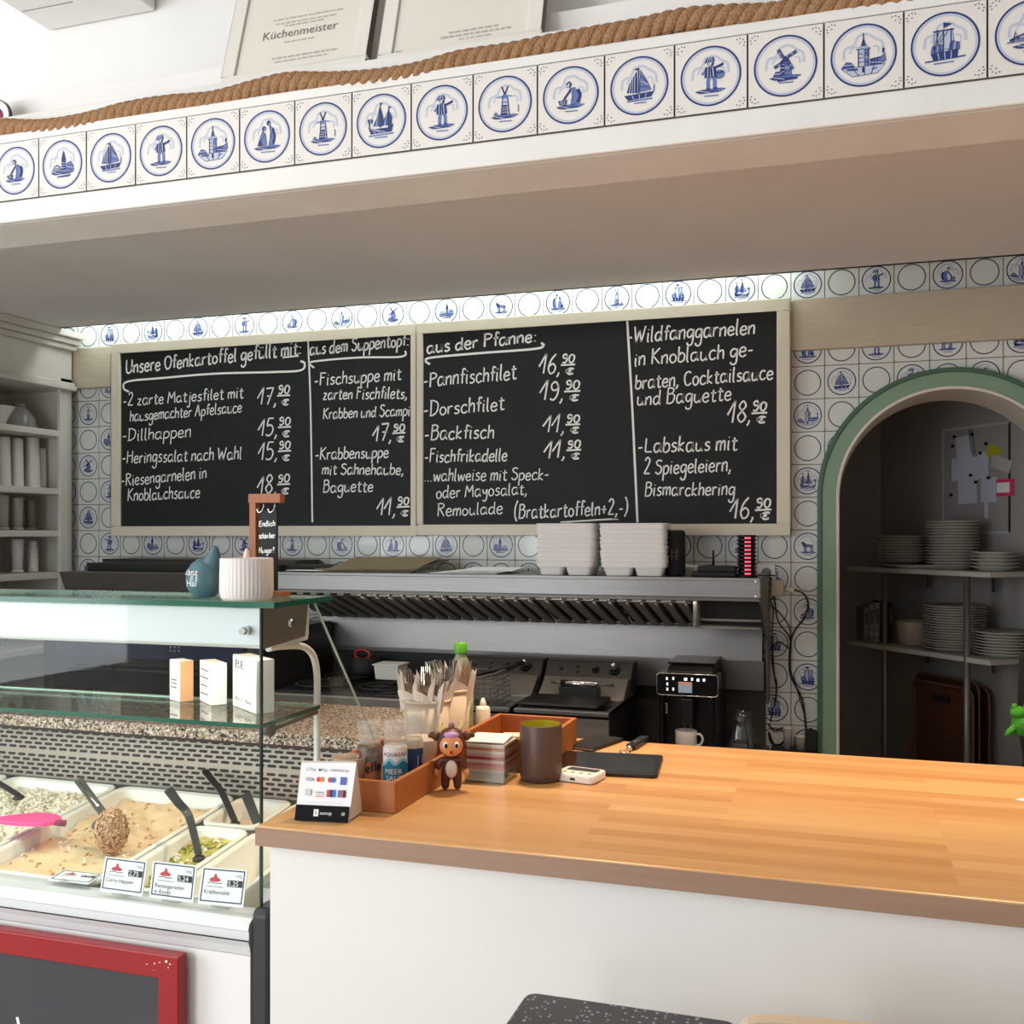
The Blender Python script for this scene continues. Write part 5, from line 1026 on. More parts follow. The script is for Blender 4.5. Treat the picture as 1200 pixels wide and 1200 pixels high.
# paper buckets and rolled cutlery
BUCK = mat('cream_paper_bucket', '#d9cbb9', .55)
def bucket(label, px, Y, r, zt):
    p = onY(px, 850, Y); t_ = thing('paper_bucket', label, 'bucket', (p.x, Y, ZW)); h = zt-ZW
    MB().lathe(0, 0, [(r*.82, 0), (r*.84, .003), (r*.985, h*.98), (r*.965, h*.98), (r*.81, .006), (0, .005)], 40).build('bucket_body', BUCK, t_)
    m = MB().tube([(r*cos(k*pi/20), r*sin(k*pi/20), h) for k in range(40)], .0035, 8, closed=True); m.build('rolled_rim', BUCK, t_); return p, r
bk1 = bucket('front cream paper bucket full of cutlery in napkins', 499.5, 2.33, .060, 1.241)
bk2 = bucket('rear cream paper bucket full of cutlery beside the green capped bottle', 527, 2.452, .055, 1.250)
CUT = mat('cutlery_steel', '#a5a09a', .22, 1.0); NAP = mat('napkin_white', '#ece5dc', .85)
ct = thing('cutlery_set', 'fork and knife rolled in a white napkin', 'cutlery', (0, 0, -1))
m = MB(); vs = []; n = 12
for k in range(n):      # conical napkin wrap with a pointed flap
    a = 2*pi*k/n; vs += [(.010*cos(a), .010*sin(a), 0), (.027*cos(a), .016*sin(a), .140+.045*max(0, cos(a-.6))+.02*max(0, cos(a+2.4)))]
m.add(vs, [(2*k, 2*((k+1) % n), 2*((k+1) % n)+1, 2*k+1) for k in range(n)], 0); m.prism([(-.026, .10), (-.020, .205), (.006, .145)], 'y', .0125, .014); m.prism([(.002, .09), (.020, .10), (.024, .188), (.012, .165)], 'y', -.0135, -.012); m.build('napkin', NAP, ct)
m = MB(); m.prism([(-.006, .02), (.006, .02), (.004, .13), (.0115, .155), (.0115, .2), (-.0115, .2), (-.0115, .155), (-.004, .13)], 'y', -.004, -.0025)
fk = MB(); fk.prism([(-.004, .02), (.004, .02), (.003, .135), (.011, .158), (.011, .172), (-.011, .172), (-.011, .158), (-.003, .135)], 'y', -.004, -.0022)
for k in range(4): x = -.0095+.0063*k; fk.prism([(x-.0016, .171), (x+.0016, .171), (x+.0009, .206), (x-.0009, .206)], 'y', -.004, -.0024)
fk.build('fork', CUT, ct)
kn = MB(); kn.prism([(.001, .02), (.011, .02), (.010, .11), (.016, .125), (.0165, .18), (.011, .207), (.003, .195), (.002, .12)], 'y', .003, .0048); kn.build('knife', CUT, ct)
rs = random.Random(12); first = True
for (p, r), k_, zoff in ((bk1, 7, 0), (bk2, 6, .012)):
    for k in range(k_):
        a = 2*pi*k/k_+.35; q = r*.56; lab_ = 'fork and knife rolled in a white napkin in the %s paper bucket' % ('front' if r > .058 else 'rear'); g_ = 'rolled cutlery in the %s bucket' % ('front' if r > .058 else 'rear')
        loc = (p.x+q*.62*cos(a), p.y+q*.62*sin(a), ZW+.012+zoff*.3+rs.uniform(0, .006))
        if first: ct.location = loc; t_ = ct; ct['label'] = lab_; ct['group'] = g_; first = False
        else: t_ = dup(ct, loc, None, lab_, g_)
        t_.rotation_euler = (-.14*sin(a)*1.2, .17*cos(a), rs.uniform(-.9, .9)); t_.scale = (1, 1, 1)
# bottle with green lid, dropper bottle
p = onY(540, 850, 2.585); h = 1.356-ZW; t_ = thing('sauce_bottle', 'clear bottle with bright green screw cap behind the rear bucket', 'bottle', (p.x, 2.585, ZW))
MB().lathe(0, 0, [(.03, 0), (.033, .006), (.033, h*.62), (.022, h*.80), (.014, h*.87), (.014, h*.9), (0, h*.9)], 28).build('bottle_body', mat('pale_green_glass', '#b9c3a8', .2, trans=.4), t_)
MB().lathe(0, 0, [(.0335, h*.08), (.0337, h*.5)], 28).build('bottle_label', mat('bottle_label', '#c9ccb4', .6, noise=(30, '#6f8a4c', .5)), t_)
MB().lathe(0, 0, [(.018, h*.885), (.0185, h*.9), (.0175, h*.99), (.015, h), (0, h)], 28, warp=lambda a, z: 1+.03*cos(20*a)).build('screw_cap', mat('bright_green_cap', '#5fae2e', .35), t_)
p = onY(566, 850, 2.63); zz = lambda y: CZ-(y-HZ)*2.79/F-ZW; t_ = thing('dropper_bottle', 'small white squeeze bottle with pointed nozzle behind the deeper tray', 'bottle', (p.x, 2.63, ZW))
MB().lathe(0, 0, [(.019, 0), (.02, .004), (.02, zz(831)), (.017, zz(828)), (.009, zz(827)), (0, zz(827))], 24).build('bottle_body', WPLAS, t_)
MB().lathe(0, 0, [(.009, zz(827)), (.0085, zz(824)), (.004, zz(818)), (0, zz(818))], 18).build('nozzle', WPLAS, t_)
# striped note block in a clear holder
x0, x1, y0, y1 = -.798, -.708, 2.127, 2.222; h = .094; o = ((x0+x1)/2, (y0+y1)/2, ZW); t_ = thing('note_block', 'cube of striped coloured note paper behind the toy figure', 'note block', o, 0)
cols = ['#dfe3dd', '#c9d6d2', '#b8ccd4', '#e4dcd8', '#dca9b0', '#c97f93', '#e6dad6', '#a8324a', '#d7b7c0', '#ece3db', '#cf8a6e', '#efe8df']
m = MB()
for k in range(12): m.box(x0+.002, x1-.002, y0+.002, y1-.002, ZW+.002+(h-.012)*k/12, ZW+.002+(h-.012)*(k+1)/12, k)
m.build('paper_stack', [mat('note_%s' % c_[1:], c_, .8) for c_ in cols], t_, org=o)
m = MB(); m.obox(((x0+x1)/2-.004, (y0+y1)/2, ZW+h-.004), (.088, .09, .002), rot('Z', .06) @ rot('X', .03)); m.build('top_sheet', PAPER, t_, org=o)
m = MB()
for q in ((x0-.002, x1+.002, y0-.002, y0-.0005), (x0-.002, x1+.002, y1+.0005, y1+.002), (x0-.002, x0-.0005, y0, y1), (x1+.0005, x1+.002, y0, y1)): m.box(*q, ZW, ZW+h*.88)
m.build('clear_holder', CLEAR, t_, org=o)
# toy figure
o = onZ(529, 925, ZW); t_ = thing('toy_figure', 'small toy doll in a brown hooded animal suit in front of the note block', 'toy', o, .36)
SUIT = mat('brown_toy_suit', '#5b3328', .45); SKIN = mat('toy_skin', '#dd9460', .4)
bm2 = bpy.data.meshes.new('suit_body'); J = [(0, 0, .046), (0, 0, .072), (-.013, 0, .03), (-.013, -.001, .008), (.013, 0, .03), (.013, -.001, .008), (-.022, 0, .066), (-.031, -.004, .044), (.022, 0, .066), (.031, -.004, .044), (-.013, -.009, .005), (.013, -.009, .005)]
bm2.from_pydata(J, [(0, 1), (0, 2), (2, 3), (0, 4), (4, 5), (1, 6), (6, 7), (1, 8), (8, 9), (3, 10), (5, 11)], []); so = bpy.data.objects.new('suit_body', bm2); C.objects.link(so)
md = so.modifiers.new('skin', 'SKIN'); md.use_smooth_shade = True; rr = [.022, .015, .012, .0105, .012, .0105, .010, .008, .010, .008, .008, .008]
for i, v_ in enumerate(bm2.skin_vertices[0].data): v_.radius = (rr[i], rr[i]*.9, ); v_.use_root = (i == 0)
s2 = so.modifiers.new('sub', 'SUBSURF'); s2.levels = 2; s2.render_levels = 2
dg = bpy.context.evaluated_depsgraph_get(); me = bpy.data.meshes.new_from_object(so.evaluated_get(dg)); bpy.data.objects.remove(so); so = bpy.data.objects.new('suit_body', me); me.materials.clear(); me.materials.append(SUIT); C.objects.link(so); so.parent = t_
for s_ in (-1, 1): MB().ell((.032*s_, -.006, .038), (.0065, .006, .0075), 12, 8).build('hand', SKIN, t_)
MB().ell((0, -.0165, .047), (.0125, .006, .019), 16, 10).build('belly_patch', mat('toy_cream', '#d9cbc0', .5), t_)
hd = MB().ell((0, 0, .101), (.031, .029, .032), 24, 16).build('hood', SUIT, t_)
MB().ell((0, -.006, .099), (.0275, .0265, .0275), 24, 16).build('face', SKIN, t_)
MB().ell((0, -.012, .119), (.018, .016, .0085), 16, 10).build('fringe', mat('toy_lilac', '#b58ac4', .45), t_)
for s_ in (-1, 1):
    e_ = MB().ell((.0115*s_, -.0292, .1), (.0058, .004, .0075), 14, 10).build('eye', mat('toy_eye_white', '#eef0f2', .2), t_); MB().ell((.0112*s_, -.0325, .0995), (.0038, .0018, .0052), 12, 8).build('pupil', mat('toy_pupil', '#1c1a22', .15), e_)
    MB().tube(smooth_pts([(.028*s_, .004, .112), (.04*s_, .004, .116), (.05*s_, .004, .113)], 4), [.009, .010, .010, .009, .008, .007, .005, .004, .002][:9], 10).build('ear', SUIT, t_)
    MB().tube(smooth_pts([(.017*s_, .004, .128), (.022*s_, .004, .136), (.020*s_, .004, .146)], 4), [.006, .006, .0055, .005, .0045, .004, .003, .002, .001], 10).build('horn', mat('toy_horn', '#e4c983', .4), t_)
MB().ell((0, .0, .137), (.007, .007, .007), 12, 8).build('tuft', mat('toy_mauve', '#8a6470', .5), t_)
MB().ell((0, -.0315, .0855), (.0032, .002, .0035), 12, 8).build('mouth', mat('toy_red', '#8e2018', .4), t_)
MB().ell((0, -.0325, .0935), (.003, .0025, .0022), 10, 6).build('nose', SKIN, t_)
# brown mug, tablet, reader, wallet, key, pen, cards, napkin
pm = onZ(639, 909, ZW); mug('tall_mug', 'tall brown mug with yellow green inside on the counter', (pm.x, 2.195, ZW), .0475, .125, mat('brown_glaze', '#5a4741', .4, noise=(3, '#524039', .6)), mat('yellow_green_glaze', '#b3a81e', .3), False)
def slab(name, label, cat, c4, z0, h, r, mt, par=None, bev=.002):
    """flat rounded slab through three counter points (front-left, front-right, back-right)"""
    a, b_, c_ = c4; o = (a+c_)/2; U, V = b_-a, c_-b_; lu, lv = U.length, V.length; ang = atan2(U.y, U.x)
    t_ = thing(name, label, cat, (o.x, o.y, z0), ang)
    m = MB(); m.prism(rrect(-lu/2, lu/2, -lv/2, lv/2, r), 'z', 0, h); return t_, m, lu, lv
bl, br, fr_ = onZ(660, 883.5, ZW), onZ(781, 889, ZW), onZ(766, 912.5, ZW); fl = bl+(fr_-br)
t_, m, lu, lv = slab('tablet', 'black tablet lying on the counter right of the brown mug', 'tablet', (fl, fr_, br), ZW, .009, .012, None)
m.build('tablet_case', mat('tablet_black', '#17181a', .45), t_, bevel=.002); m = MB(); m.prism(rrect(-lu/2+.008, lu/2-.008, -lv/2+.008, lv/2-.008, .006), 'z', .009, .0095); m.build('screen', mat('tablet_screen', '#0f1012', .22), t_)
a, b_, c_ = onZ(652, 915, ZW), onZ(699, 921, ZW), onZ(707, 911, ZW)
t_, m, lu, lv = slab('card_reader', 'small white card reader in front of the tablet', 'card reader', (a, b_, c_), ZW, .018, .012, None)
m.build('reader_body', WPLAS, t_, bevel=.004); m = MB(); m.prism(rrect(-lu*.36, lu*.40, lv*.02, lv*.36, .004), 'z', .018, .0186); m.build('reader_display', mat('lcd_dark', '#3a3d3f', .25), t_)
m = MB().box(-.006, .006, -lv/2-.0006, -lv/2+.002, .006, .011); m.build('usb_port', BLACK, t_)
for k in range(4): MB().cyl((-lu*.3+k*.02, -lv*.22, .018), (-lu*.3+k*.02, -lv*.22, .0188), .0045, n=10).build('status_dot', INKG, t_)
a, b_, c_ = onZ(672, 878, ZW), onZ(704, 882.5, ZW), onZ(721, 868, ZW)
t_, m, lu, lv = slab('wallet', 'flat black wallet behind the tablet', 'wallet', (a, b_, c_), ZW, .010, .004, None); m.build('cover', mat('black_leather', '#1d1b1b', .5, bump=(200, .2)), t_, bevel=.002)
MB().box(-lu/2-.0004, lu/2+.0004, -lv/2-.0005, -lv/2+.001, .003, .007).build('page_edge', INKG, t_)
a = onZ(736, 881, ZW); b_ = onZ(756, 868, ZW); v_ = b_-a; ang = atan2(v_.y, v_.x); c_ = (a+b_)/2
t_ = thing('car_key', 'black and chrome car key with ring beside the wallet', 'key', (c_.x, c_.y, ZW), ang); L_ = v_.length
m = MB(); m.prism(rrect(-L_*.38, L_*.5, -.013, .013, .008), 'z', .0, .014); m.build('key_fob', BLACK, t_, bevel=.003)
MB().box(-L_*.1, L_*.42, -.006, .006, .014, .0155).build('chrome_inlay', CHROME, t_, bevel=.001); MB().cyl((-L_*.38, 0, .007), (-L_*.5, 0, .007), .009, .007, 14).build('key_head', CHROME, t_)
MB().tube([(-L_*.5-.012+.014*cos(k*pi/10), .004+.014*sin(k*pi/10), .0025) for k in range(20)], .0014, 6, closed=True).build('key_ring', CHROME, t_)
p = onZ(666, 876, ZW); t_ = thing('pen', 'blue pen leaning beside the brown mug', 'pen', (p.x, p.y, ZW), 1.2); MB().cyl((-.03, 0, .005), (.03, 0, .02), .0042, n=10).build('barrel', mat('pen_blue', '#2e5fa0', .35), t_); MB().cyl((.03, 0, .02), (.036, 0, .0215), .0042, .002, 10).build('push_button', CHROME, t_)
p = onY(607, 873, 2.33); t_ = thing('card_stack', 'stack of cream paper slips in the deeper tray', 'paper', (p.x, 2.33, ZW+.008), .1)
for k in range(3): MB().obox((0, 0, .012+.02*k), (.07, .05, .018), rot('Z', .08*k)).build('slip_bundle', mat('cream_slips', '#e3d6bf', .8), t_)
p = onZ(1203, 938, ZW); nk = MB(); nk.add([(-.022, -.006, .002), (.03, -.03, .002), (.07, .03, .003), (.02, .03, .002), (-.022, -.006, .0005), (.03, -.03, .0), (.07, .03, .0), (.02, .03, .0)], [(0, 1, 2, 3), (7, 6, 5, 4), (0, 4, 5, 1), (1, 5, 6, 2), (2, 6, 7, 3), (3, 7, 4, 0)])
t_ = nk.build('paper_napkin', PAPER); t_.location = (p.x, p.y, ZW); tag(t_, 'white paper napkin on the counter at the right frame edge', 'napkin')
# ------------------------------------------------------------------ on the glass top of the display case
ZG = ZT+.0105
p = onY(240, 690, 1.80); t_ = thing('shark_vase', 'teal ceramic shark shaped vase with white lettering on the glass top', 'vase', (p.x, 1.80, ZG), 0)
TEAL = mat('teal_glaze', '#567a84', .14, noise=(6, '#4b6d77', .5), coat=.4); r = .037
MB().lathe(0, 0, [(.016, 0), (.024, .003), (r*.97, .022), (r*1.03, .036), (r*.97, .053), (r*.75, .069), (r*.38, .079), (0, .081)], 32).build('vase_body', TEAL, t_)
MB().tube(smooth_pts([(.012, 0, .062), (.020, 0, .080), (.023, 0, .094), (.024, 0, .106)], 4), [.024, .022, .020, .018, .016, .015, .014, .012, .011, .009, .008, .006, .003], 14).build('tail_fin', TEAL, t_)
m = MB()
def vf(u, v):
    z = v; rr_ = r*(1.0 if z < .045 else 1-.0*(z-.045)) ; a = -pi/2-.05+u/r; zz_ = max(0, (z-.036)/.046); rr_ = r*1.03*sqrt(max(.05, 1-zz_*zz_*.92))+.0014
    return (rr_*cos(a), rr_*sin(a), z)
printed('Firlefanz', .0185, lambda u, v: vf(u-.052, .047+v), m); printed('Hai', .0185, lambda u, v: vf(u-.016, .025+v), m); m.build('white_lettering', WPLAS, t_, fix=False)
p = onY(289, 700, 1.765); t_ = thing('ribbed_candle_cup', 'white ribbed cup with an artificial candle beside the teal vase', 'candle holder', (p.x, 1.765, ZG)); r = .0515; h = .083
MB().lathe(0, 0, [(r*.9, 0), (r*.97, .006), (r, .02), (r, h*.97), (r*.97, h), (r*.90, h), (r*.90, h*.8), (0, h*.8)], 320, warp=lambda a, z: 1+.018*cos(40*a)*(1 if .008 < z < h*.93 else 0)).build('ribbed_cup', mat('matt_white_ceramic', '#e2dad6', .6), t_)
MB().lathe(0, 0, [(.038, h*.79), (.038, h*.93), (.03, h*.95), (0, h*.95)], 24).build('candle', WPLAS, t_); MB().lathe(0, 0, [(.003, h*.94), (.007, h*1.02), (.0055, h*1.12), (.002, h*1.22), (0, h*1.24)], 16).build('candle_flame', mat('flame_plastic', '#f3ded6', .4), t_)
YS = 1.885; p = onY(313, 697, YS); t_ = thing('hanging_sign_stand', 'wooden gallows stand with a small black sign hanging from two hooks', 'sign', (p.x, YS, ZG)); OAKS = mat('red_brown_wood', '#a5643a', .5, noise=(8, '#935430', .7, 4, (6, 6, 1)))
def sx(px, py): q = onY(px, py, YS); return (q.x-p.x, q.z-ZG)
x0_, _ = sx(294.5, 600); x1_, _ = sx(302, 600); _, zt_ = sx(300, 580); xr, _ = sx(331, 580); xf, _ = sx(335, 580)
MB().box(x0_, x1_, -.008, .008, .008, zt_-.015).build('post', OAKS, t_, bevel=.001); MB().box(x0_-.002, xr, -.009, .009, zt_-.017, zt_+.002).build('arm', OAKS, t_, bevel=.001); MB().box(x0_-.004, xf, -.016, .02, 0, .010).build('foot', OAKS, t_, bevel=.001)
bx0_, bz1 = sx(303.5, 598); bx1_, _ = sx(325, 598); bz0 = .012
b_ = MB().box(bx0_, bx1_, -.003, .003, bz0, bz1).build('sign_plate', SLATE, t_)
for px in (307, 320):
    hx, _ = sx(px, 600); MB().tube(smooth_pts([(hx+.004, 0, zt_-.016), (hx+.005, -.002, zt_-.024), (hx+.002, -.004, zt_-.034), (hx-.005, -.005, zt_-.037), (hx-.009, -.005, zt_-.029)], 5), .0016, 8).build('hook', CHROME, t_)
m = MB(); f_ = lambda u, v: (u, -.0036, v); W_ = bx1_-bx0_
for tx_, yy, k in (('Endlich', 617, .94), ('schön hier', 631, .94), ('Hunger?', 648, .9)): _, z_ = sx(310, yy); hand(m, tx_, (bx0_+.002, z_), (bx0_+W_*k, z_+.001), .0065, .0020, f_)
m.build('chalk_writing', CHALK, b_, fix=False)
# painted wooden blocks on the glass shelf
CHIPW = mat('chipped_white_paint', '#ebe7e1', .6, noise=(14, '#ddd5cb', .5)); CHIP2 = mat('distressed_white_paint', '#dedad4', .6, noise=(18, '#b3aca4', .5, 6)); RAWW = mat('raw_orange_wood', '#c08f63', .55, noise=(7, '#a9784d', .7, 5, (1, 1, .3)))
def wood_block(c, l, rpx, ytop, label, mside, lines, sty):
    zb = ZS+.0005; c0 = onZ(c[0], c[1], zb); l0 = onZ(l[0], l[1], zb); e = (l0-c0); e.z = 0; d_ = Vector((-e.y, e.x, 0)).normalized(); d_ = d_ if d_.x > 0 else -d_
    w_ = .01
    while w_ < .12:
        q = c0+d_*w_; fw_ = -sT*q.x+cT*q.y
        if 600+F*(cT*q.x+sT*q.y)/fw_ >= rpx: break
        w_ += .001
    dist = -sT*c0.x+cT*c0.y; zt__ = CZ-(ytop-HZ)*dist/F; h_ = zt__-zb; o = c0; t_ = thing('wooden_block', label, 'block sign', o)
    base = [Vector((0, 0, 0)), e, e+d_*w_, d_*w_]; vs = [b+Vector((0, 0, k)) for k in (0, h_) for b in base]
    m = MB(); m.add(vs, [(0, 3, 2, 1), (4, 5, 6, 7), (0, 1, 5, 4), (1, 2, 6, 5)], 0); m.add(vs, [(3, 0, 4, 7), (2, 3, 7, 6)], 1); m.build('block_body', [CHIPW, mside], t_, bevel=.0015)
    n_ = -d_; m = MB(); L_ = e.length; rs_ = random.Random(int(rpx))
    def f_(u, v): return e*(1-u)+n_*.0012+Vector((0, 0, v*h_))
    if sty: 
        for k, (tx, v, sz) in enumerate(lines): printed(tx, sz, lambda a, b: f_(.10+a, v+b*.55), m)
    else:
        for v in lines: m.ribbon([(.14+i*.08, v+rs_.uniform(-.012, .012)) for i in range(9)], .03, f_)
    m.build('lettering', INK, t_, fix=False); return t_
wood_block((210.7, 823), (198.7, 819.5), 226.7, 775, 'left wooden block on the glass shelf, white front and bare wood side', RAWW, (.52, .44, .34), 0)
wood_block((247.3, 827), (234, 820.5), 266, 778, 'middle wooden block on the glass shelf with distressed white sides', CHIP2, (.80, .62, .42, .22), 0)
wood_block((300, 837), (272.7, 826.5), 321.3, 774, 'largest white block on the glass shelf next to the glass corner edge', CHIPW, [('BE', .76, .42), ('of good cheer', .58, .12), ('and smile', .42, .13), ('ALL day', .14, .22)], 1)
# ------------------------------------------------------------------ things on top of the steel hood
ZH = 1.4895; FOAM = mat('white_food_foam', '#f4f1ef', .7)
def foam_tray(W_, Dp):
    m = MB(); r = .02
    for s_ in (-1, 1):     # two feet compartments
        a = [(x, y) for x, y in rrect(s_*W_*.235-W_*.185, s_*W_*.235+W_*.185, -Dp*.40, Dp*.40, .015, 3)]; b_ = [(x, y) for x, y in rrect(s_*W_*.235-W_*.225, s_*W_*.235+W_*.225, -Dp*.46, Dp*.46, .018, 3)]
        n = len(a); m.add([(x, y, 0) for x, y in a]+[(x, y, .034) for x, y in b_], [(i, (i+1) % n, n+(i+1) % n, n+i) for i in range(n)]+[tuple(range(n))[::-1]], 0)
    lp = [[(x, y, z) for x, y in rrect(-W_/2*k, W_/2*k, -Dp/2*k, Dp/2*k, r, 4)] for k, z in ((.965, .032), (.985, .052), (1.0, .054), (1.0, .058), (.96, .058), (.935, .038))]
    n = len(lp[0]); vs = [p for l in lp for p in l]
    m.add(vs, [(a*n+i, a*n+(i+1) % n, (a+1)*n+(i+1) % n, (a+1)*n+i) for a in range(5) for i in range(n)], 0); return m
def foam_stack(px0, px1, Y, n, which, rz):
    x0, x1 = onY(px0, 650, Y-.1).x, onY(px1, 650, Y-.1).x; W_ = (x1-x0)*.93; cx = (x0+x1)/2+.0; first = None; rs = random.Random(int(px0))
    for k in range(n):
        lab = ('white foam takeaway tray at the bottom of the %s stack on the hood' if k == 0 else 'white foam takeaway tray on top of the %s stack on the hood' if k == n-1 else 'white foam takeaway tray nested inside the %s stack on the hood') % which
        loc = (cx+rs.uniform(-.002, .002), Y+rs.uniform(-.002, .002), ZH+.0005+k*.0175)
        if first is None: first = foam_tray(W_, .2).build('takeaway_tray', FOAM, bevel=.0015); o_ = first; o_.location = loc
        else: o_ = first.copy(); C.objects.link(o_); o_.location = loc
        o_.rotation_euler = (0, 0, rz+rs.uniform(-.015, .015)); tag(o_, lab, 'takeaway tray', 'foam trays in the %s stack' % which)
    return cx, ZH+.0005+n*.0175+.0415, W_
c1 = foam_stack(624, 697, 3.875, 9, 'left', .04); c2 = foam_stack(698, 782, 3.875, 9, 'right', .04)
m = MB().obox((0, 0, 0), (.2, .13, .004), rot('Y', -.06)); t_ = m.build('foam_lid', FOAM, bevel=.001); t_.location = (c1[0]+.08, 3.87, c1[1]+.010); tag(t_, 'loose white foam lid bridging the two stacks of takeaway trays', 'lid')
p = onY(791.5, 650, 3.88); t_ = thing('speaker', 'black cylindrical speaker right of the foam tray stacks', 'speaker', (p.x, 3.88, ZH)); rS = 11.5*3.92/F; hS = onY(791, 622, 3.85).z-ZH
MB().lathe(0, 0, [(rS*.9, 0), (rS, .008), (rS, hS-.008), (rS*.9, hS), (0, hS)], 32).build('speaker_body', mat('speaker_fabric', '#1b1b1d', .8, bump=(300, .3)), t_)
MB().lathe(0, 0, [(rS*.85, hS-.001), (rS*.8, hS+.003), (0, hS+.003)], 28).build('control_ring', BLACK, t_)
m = MB()
for k in range(5): m.ribbon([(-.012, hS*(.38+.05*k)), (.012-.003*(k % 2), hS*(.38+.05*k))], .004, lambda u, v: ((rS+.001)*cos(-pi/2+.05+u/rS), (rS+.001)*sin(-pi/2+.05+u/rS), v))
m.build('printed_lines', mat('grey_print', '#77777a', .6), t_, fix=False)
p = onY(837, 675, 3.86); t_ = thing('router', 'flat black router with one upright antenna on the hood', 'router', (p.x, 3.86, ZH), .03)
MB().box(-.082, .080, -.05, .05, 0, .018).build('base', BLACKM, t_, bevel=.004); MB().box(-.058, .082, -.05, .05, .018, .040).build('housing', BLACKM, t_, bevel=.006); MB().cyl((-.006, .03, .04), (-.006, .03, .098), .005, .004, 10).build('antenna', BLACK, t_)
p = onY(807, 672, 3.95); t_ = thing('adapter_box', 'small white box half hidden behind the router', 'box', (p.x, 3.99, ZH)); MB().box(-.03, .03, -.02, .02, 0, .036).build('box_body', WPLAS, t_, bevel=.003); MB().box(-.022, .022, -.021, -.0195, .01, .026).build('face_plate', mat('face_grey', '#c9c6c2', .5), t_)
# guest pagers
PX_ = onY(875, 650, 3.86).x; rP = 11*3.88/F; GLOW = mat('red_led', '#ff4a60', .4, emit=('#ff4a60', 1.5))
t_ = thing('pager_charger', 'black charging base under the stack of red lit guest pagers', 'charger', (PX_, 3.86, ZH)); MB().lathe(0, 0, [(rP*1.15, 0), (rP*1.15, .006), (rP*.9, .009), (0, .009)], 28).build('base', BLACK, t_); MB().tube([(rP, .02, .004), (rP+.05, .05, .004), (rP+.06, .1, .002)], .0025, 6).build('power_lead', BLACKM, t_)
first = None; hP = (onY(875, 627, 3.82).z-ZH-.009)/10
for k in range(10):
    lab = 'round black guest pager with red light, %s' % ('lowest of the stack on its charger' if k == 0 else 'topmost of the stack' if k == 9 else 'in the middle of the stack')
    if first is None:
        first = thing('guest_pager', lab, 'pager', (PX_, 3.86, ZH+.0095), 0, 'red lit guest pagers'); MB().lathe(0, 0, [(rP*.84, 0), (rP*.84, hP*.4), (rP, hP*.45), (rP, hP*.9), (rP*.86, hP*.97), (0, hP*.97)], 28).build('pager_case', BLACK, first)
        m = MB(); a0 = -pi/2+.22
        vs = [(rP*.87*cos(a0+a), rP*.87*sin(a0+a), z) for a in [-.36+.72*i/8 for i in range(9)] for z in (hP*.02, hP*.42)]
        m.add(vs, [(2*i, 2*i+2, 2*i+3, 2*i+1) for i in range(8)]); m.build('red_light', GLOW, first, fix=False)
    else: dup(first, (PX_, 3.86, ZH+.0095+k*hP), None, lab, 'red lit guest pagers')
# sheets and papers
def sheet(name, label, cs, th_, mt, cat):
    o = sum(cs, Vector())/4; vs = [c_-o for c_ in cs]+[c_-o+Vector((0, 0, th_)) for c_ in cs]
    x = MB().add(vs, [(3, 2, 1, 0), (4, 5, 6, 7), (0, 1, 5, 4), (1, 2, 6, 5), (2, 3, 7, 6), (3, 0, 4, 7)]).build(name, mt); x.location = o; return tag(x, label, cat)
c_ = [onY(372, 672, 3.79), onY(470, 675.5, 3.79), onY(518, 653.5, 4.12), onY(418, 653, 4.12)]
sheet('cardboard_sheet', 'brown grey cardboard sheet lying tilted on the steel hood', c_, .003, mat('grey_brown_cardboard', '#8a7a5e', .8, noise=(6, '#7e6e54', .5)), 'cardboard')
d_ = Vector((0, 0, -.008)); c2_ = [onY(378, 671, 3.80), onY(478, 673, 3.81), onY(526, 655, 4.13)+d_, onY(424, 655, 4.13)+d_]
sheet('dark_folder', 'dark folder edge sticking out under the brown cardboard sheet', c2_, .004, mat('dark_folder', '#4c4436', .7), 'folder')
p = onY(400, 670, 3.98); o = MB().box(-.17, .12, -.1, .17, 0, .012).build('paper_pad', mat('grey_pad', '#6a655f', .8)); o.location = (p.x+.1, 3.97, ZH); tag(o, 'flat pad of paper under the dark folder on the hood', 'paper')
m = MB()
for k, (a, dx) in enumerate(((.03, 0), (-.06, .05), (.1, .1))): m.obox((dx, .03*k, .001+.0022*k), (.30-.04*k, .2, .0016), rot('Z', a))
p = onY(560, 672, 3.95)
for k, (a, dx, lab) in enumerate(((.03, 0, 'lowest white paper sheet left of the foam trays'), (-.06, .04, 'middle white paper sheet turned slightly, left of the foam trays'), (.1, .07, 'topmost white paper sheet left of the foam trays'))):
    o = MB().obox((0, 0, 0), (.28-.03*k, .24, .0018), rot('X', .015*k)).build('paper_sheet', PAPER); o.location = (p.x+dx-.02, 3.93+.03*k, ZH+.0015+.006*k); o.rotation_euler = (0, 0, a); tag(o, lab, 'paper', 'white papers on the hood')
p = onY(358, 668, 3.95); o = MB().obox((0, 0, .012), (.26, .16, .024), rot('Z', .05)).build('black_pouch', BLACKM, bevel=.01, seg=3); o.location = (p.x, 4.0, ZH); tag(o, 'black pouch on the hood behind the hanging sign', 'pouch')
p = onY(357, 673, 3.82); o = MB().obox((0, 0, .004), (.16, .08, .002), rot('Z', -.05)).build('white_slip', PAPER); o.location = (p.x, 3.84, ZH+.0008); tag(o, 'small white slip of paper left of the brown cardboard', 'paper')
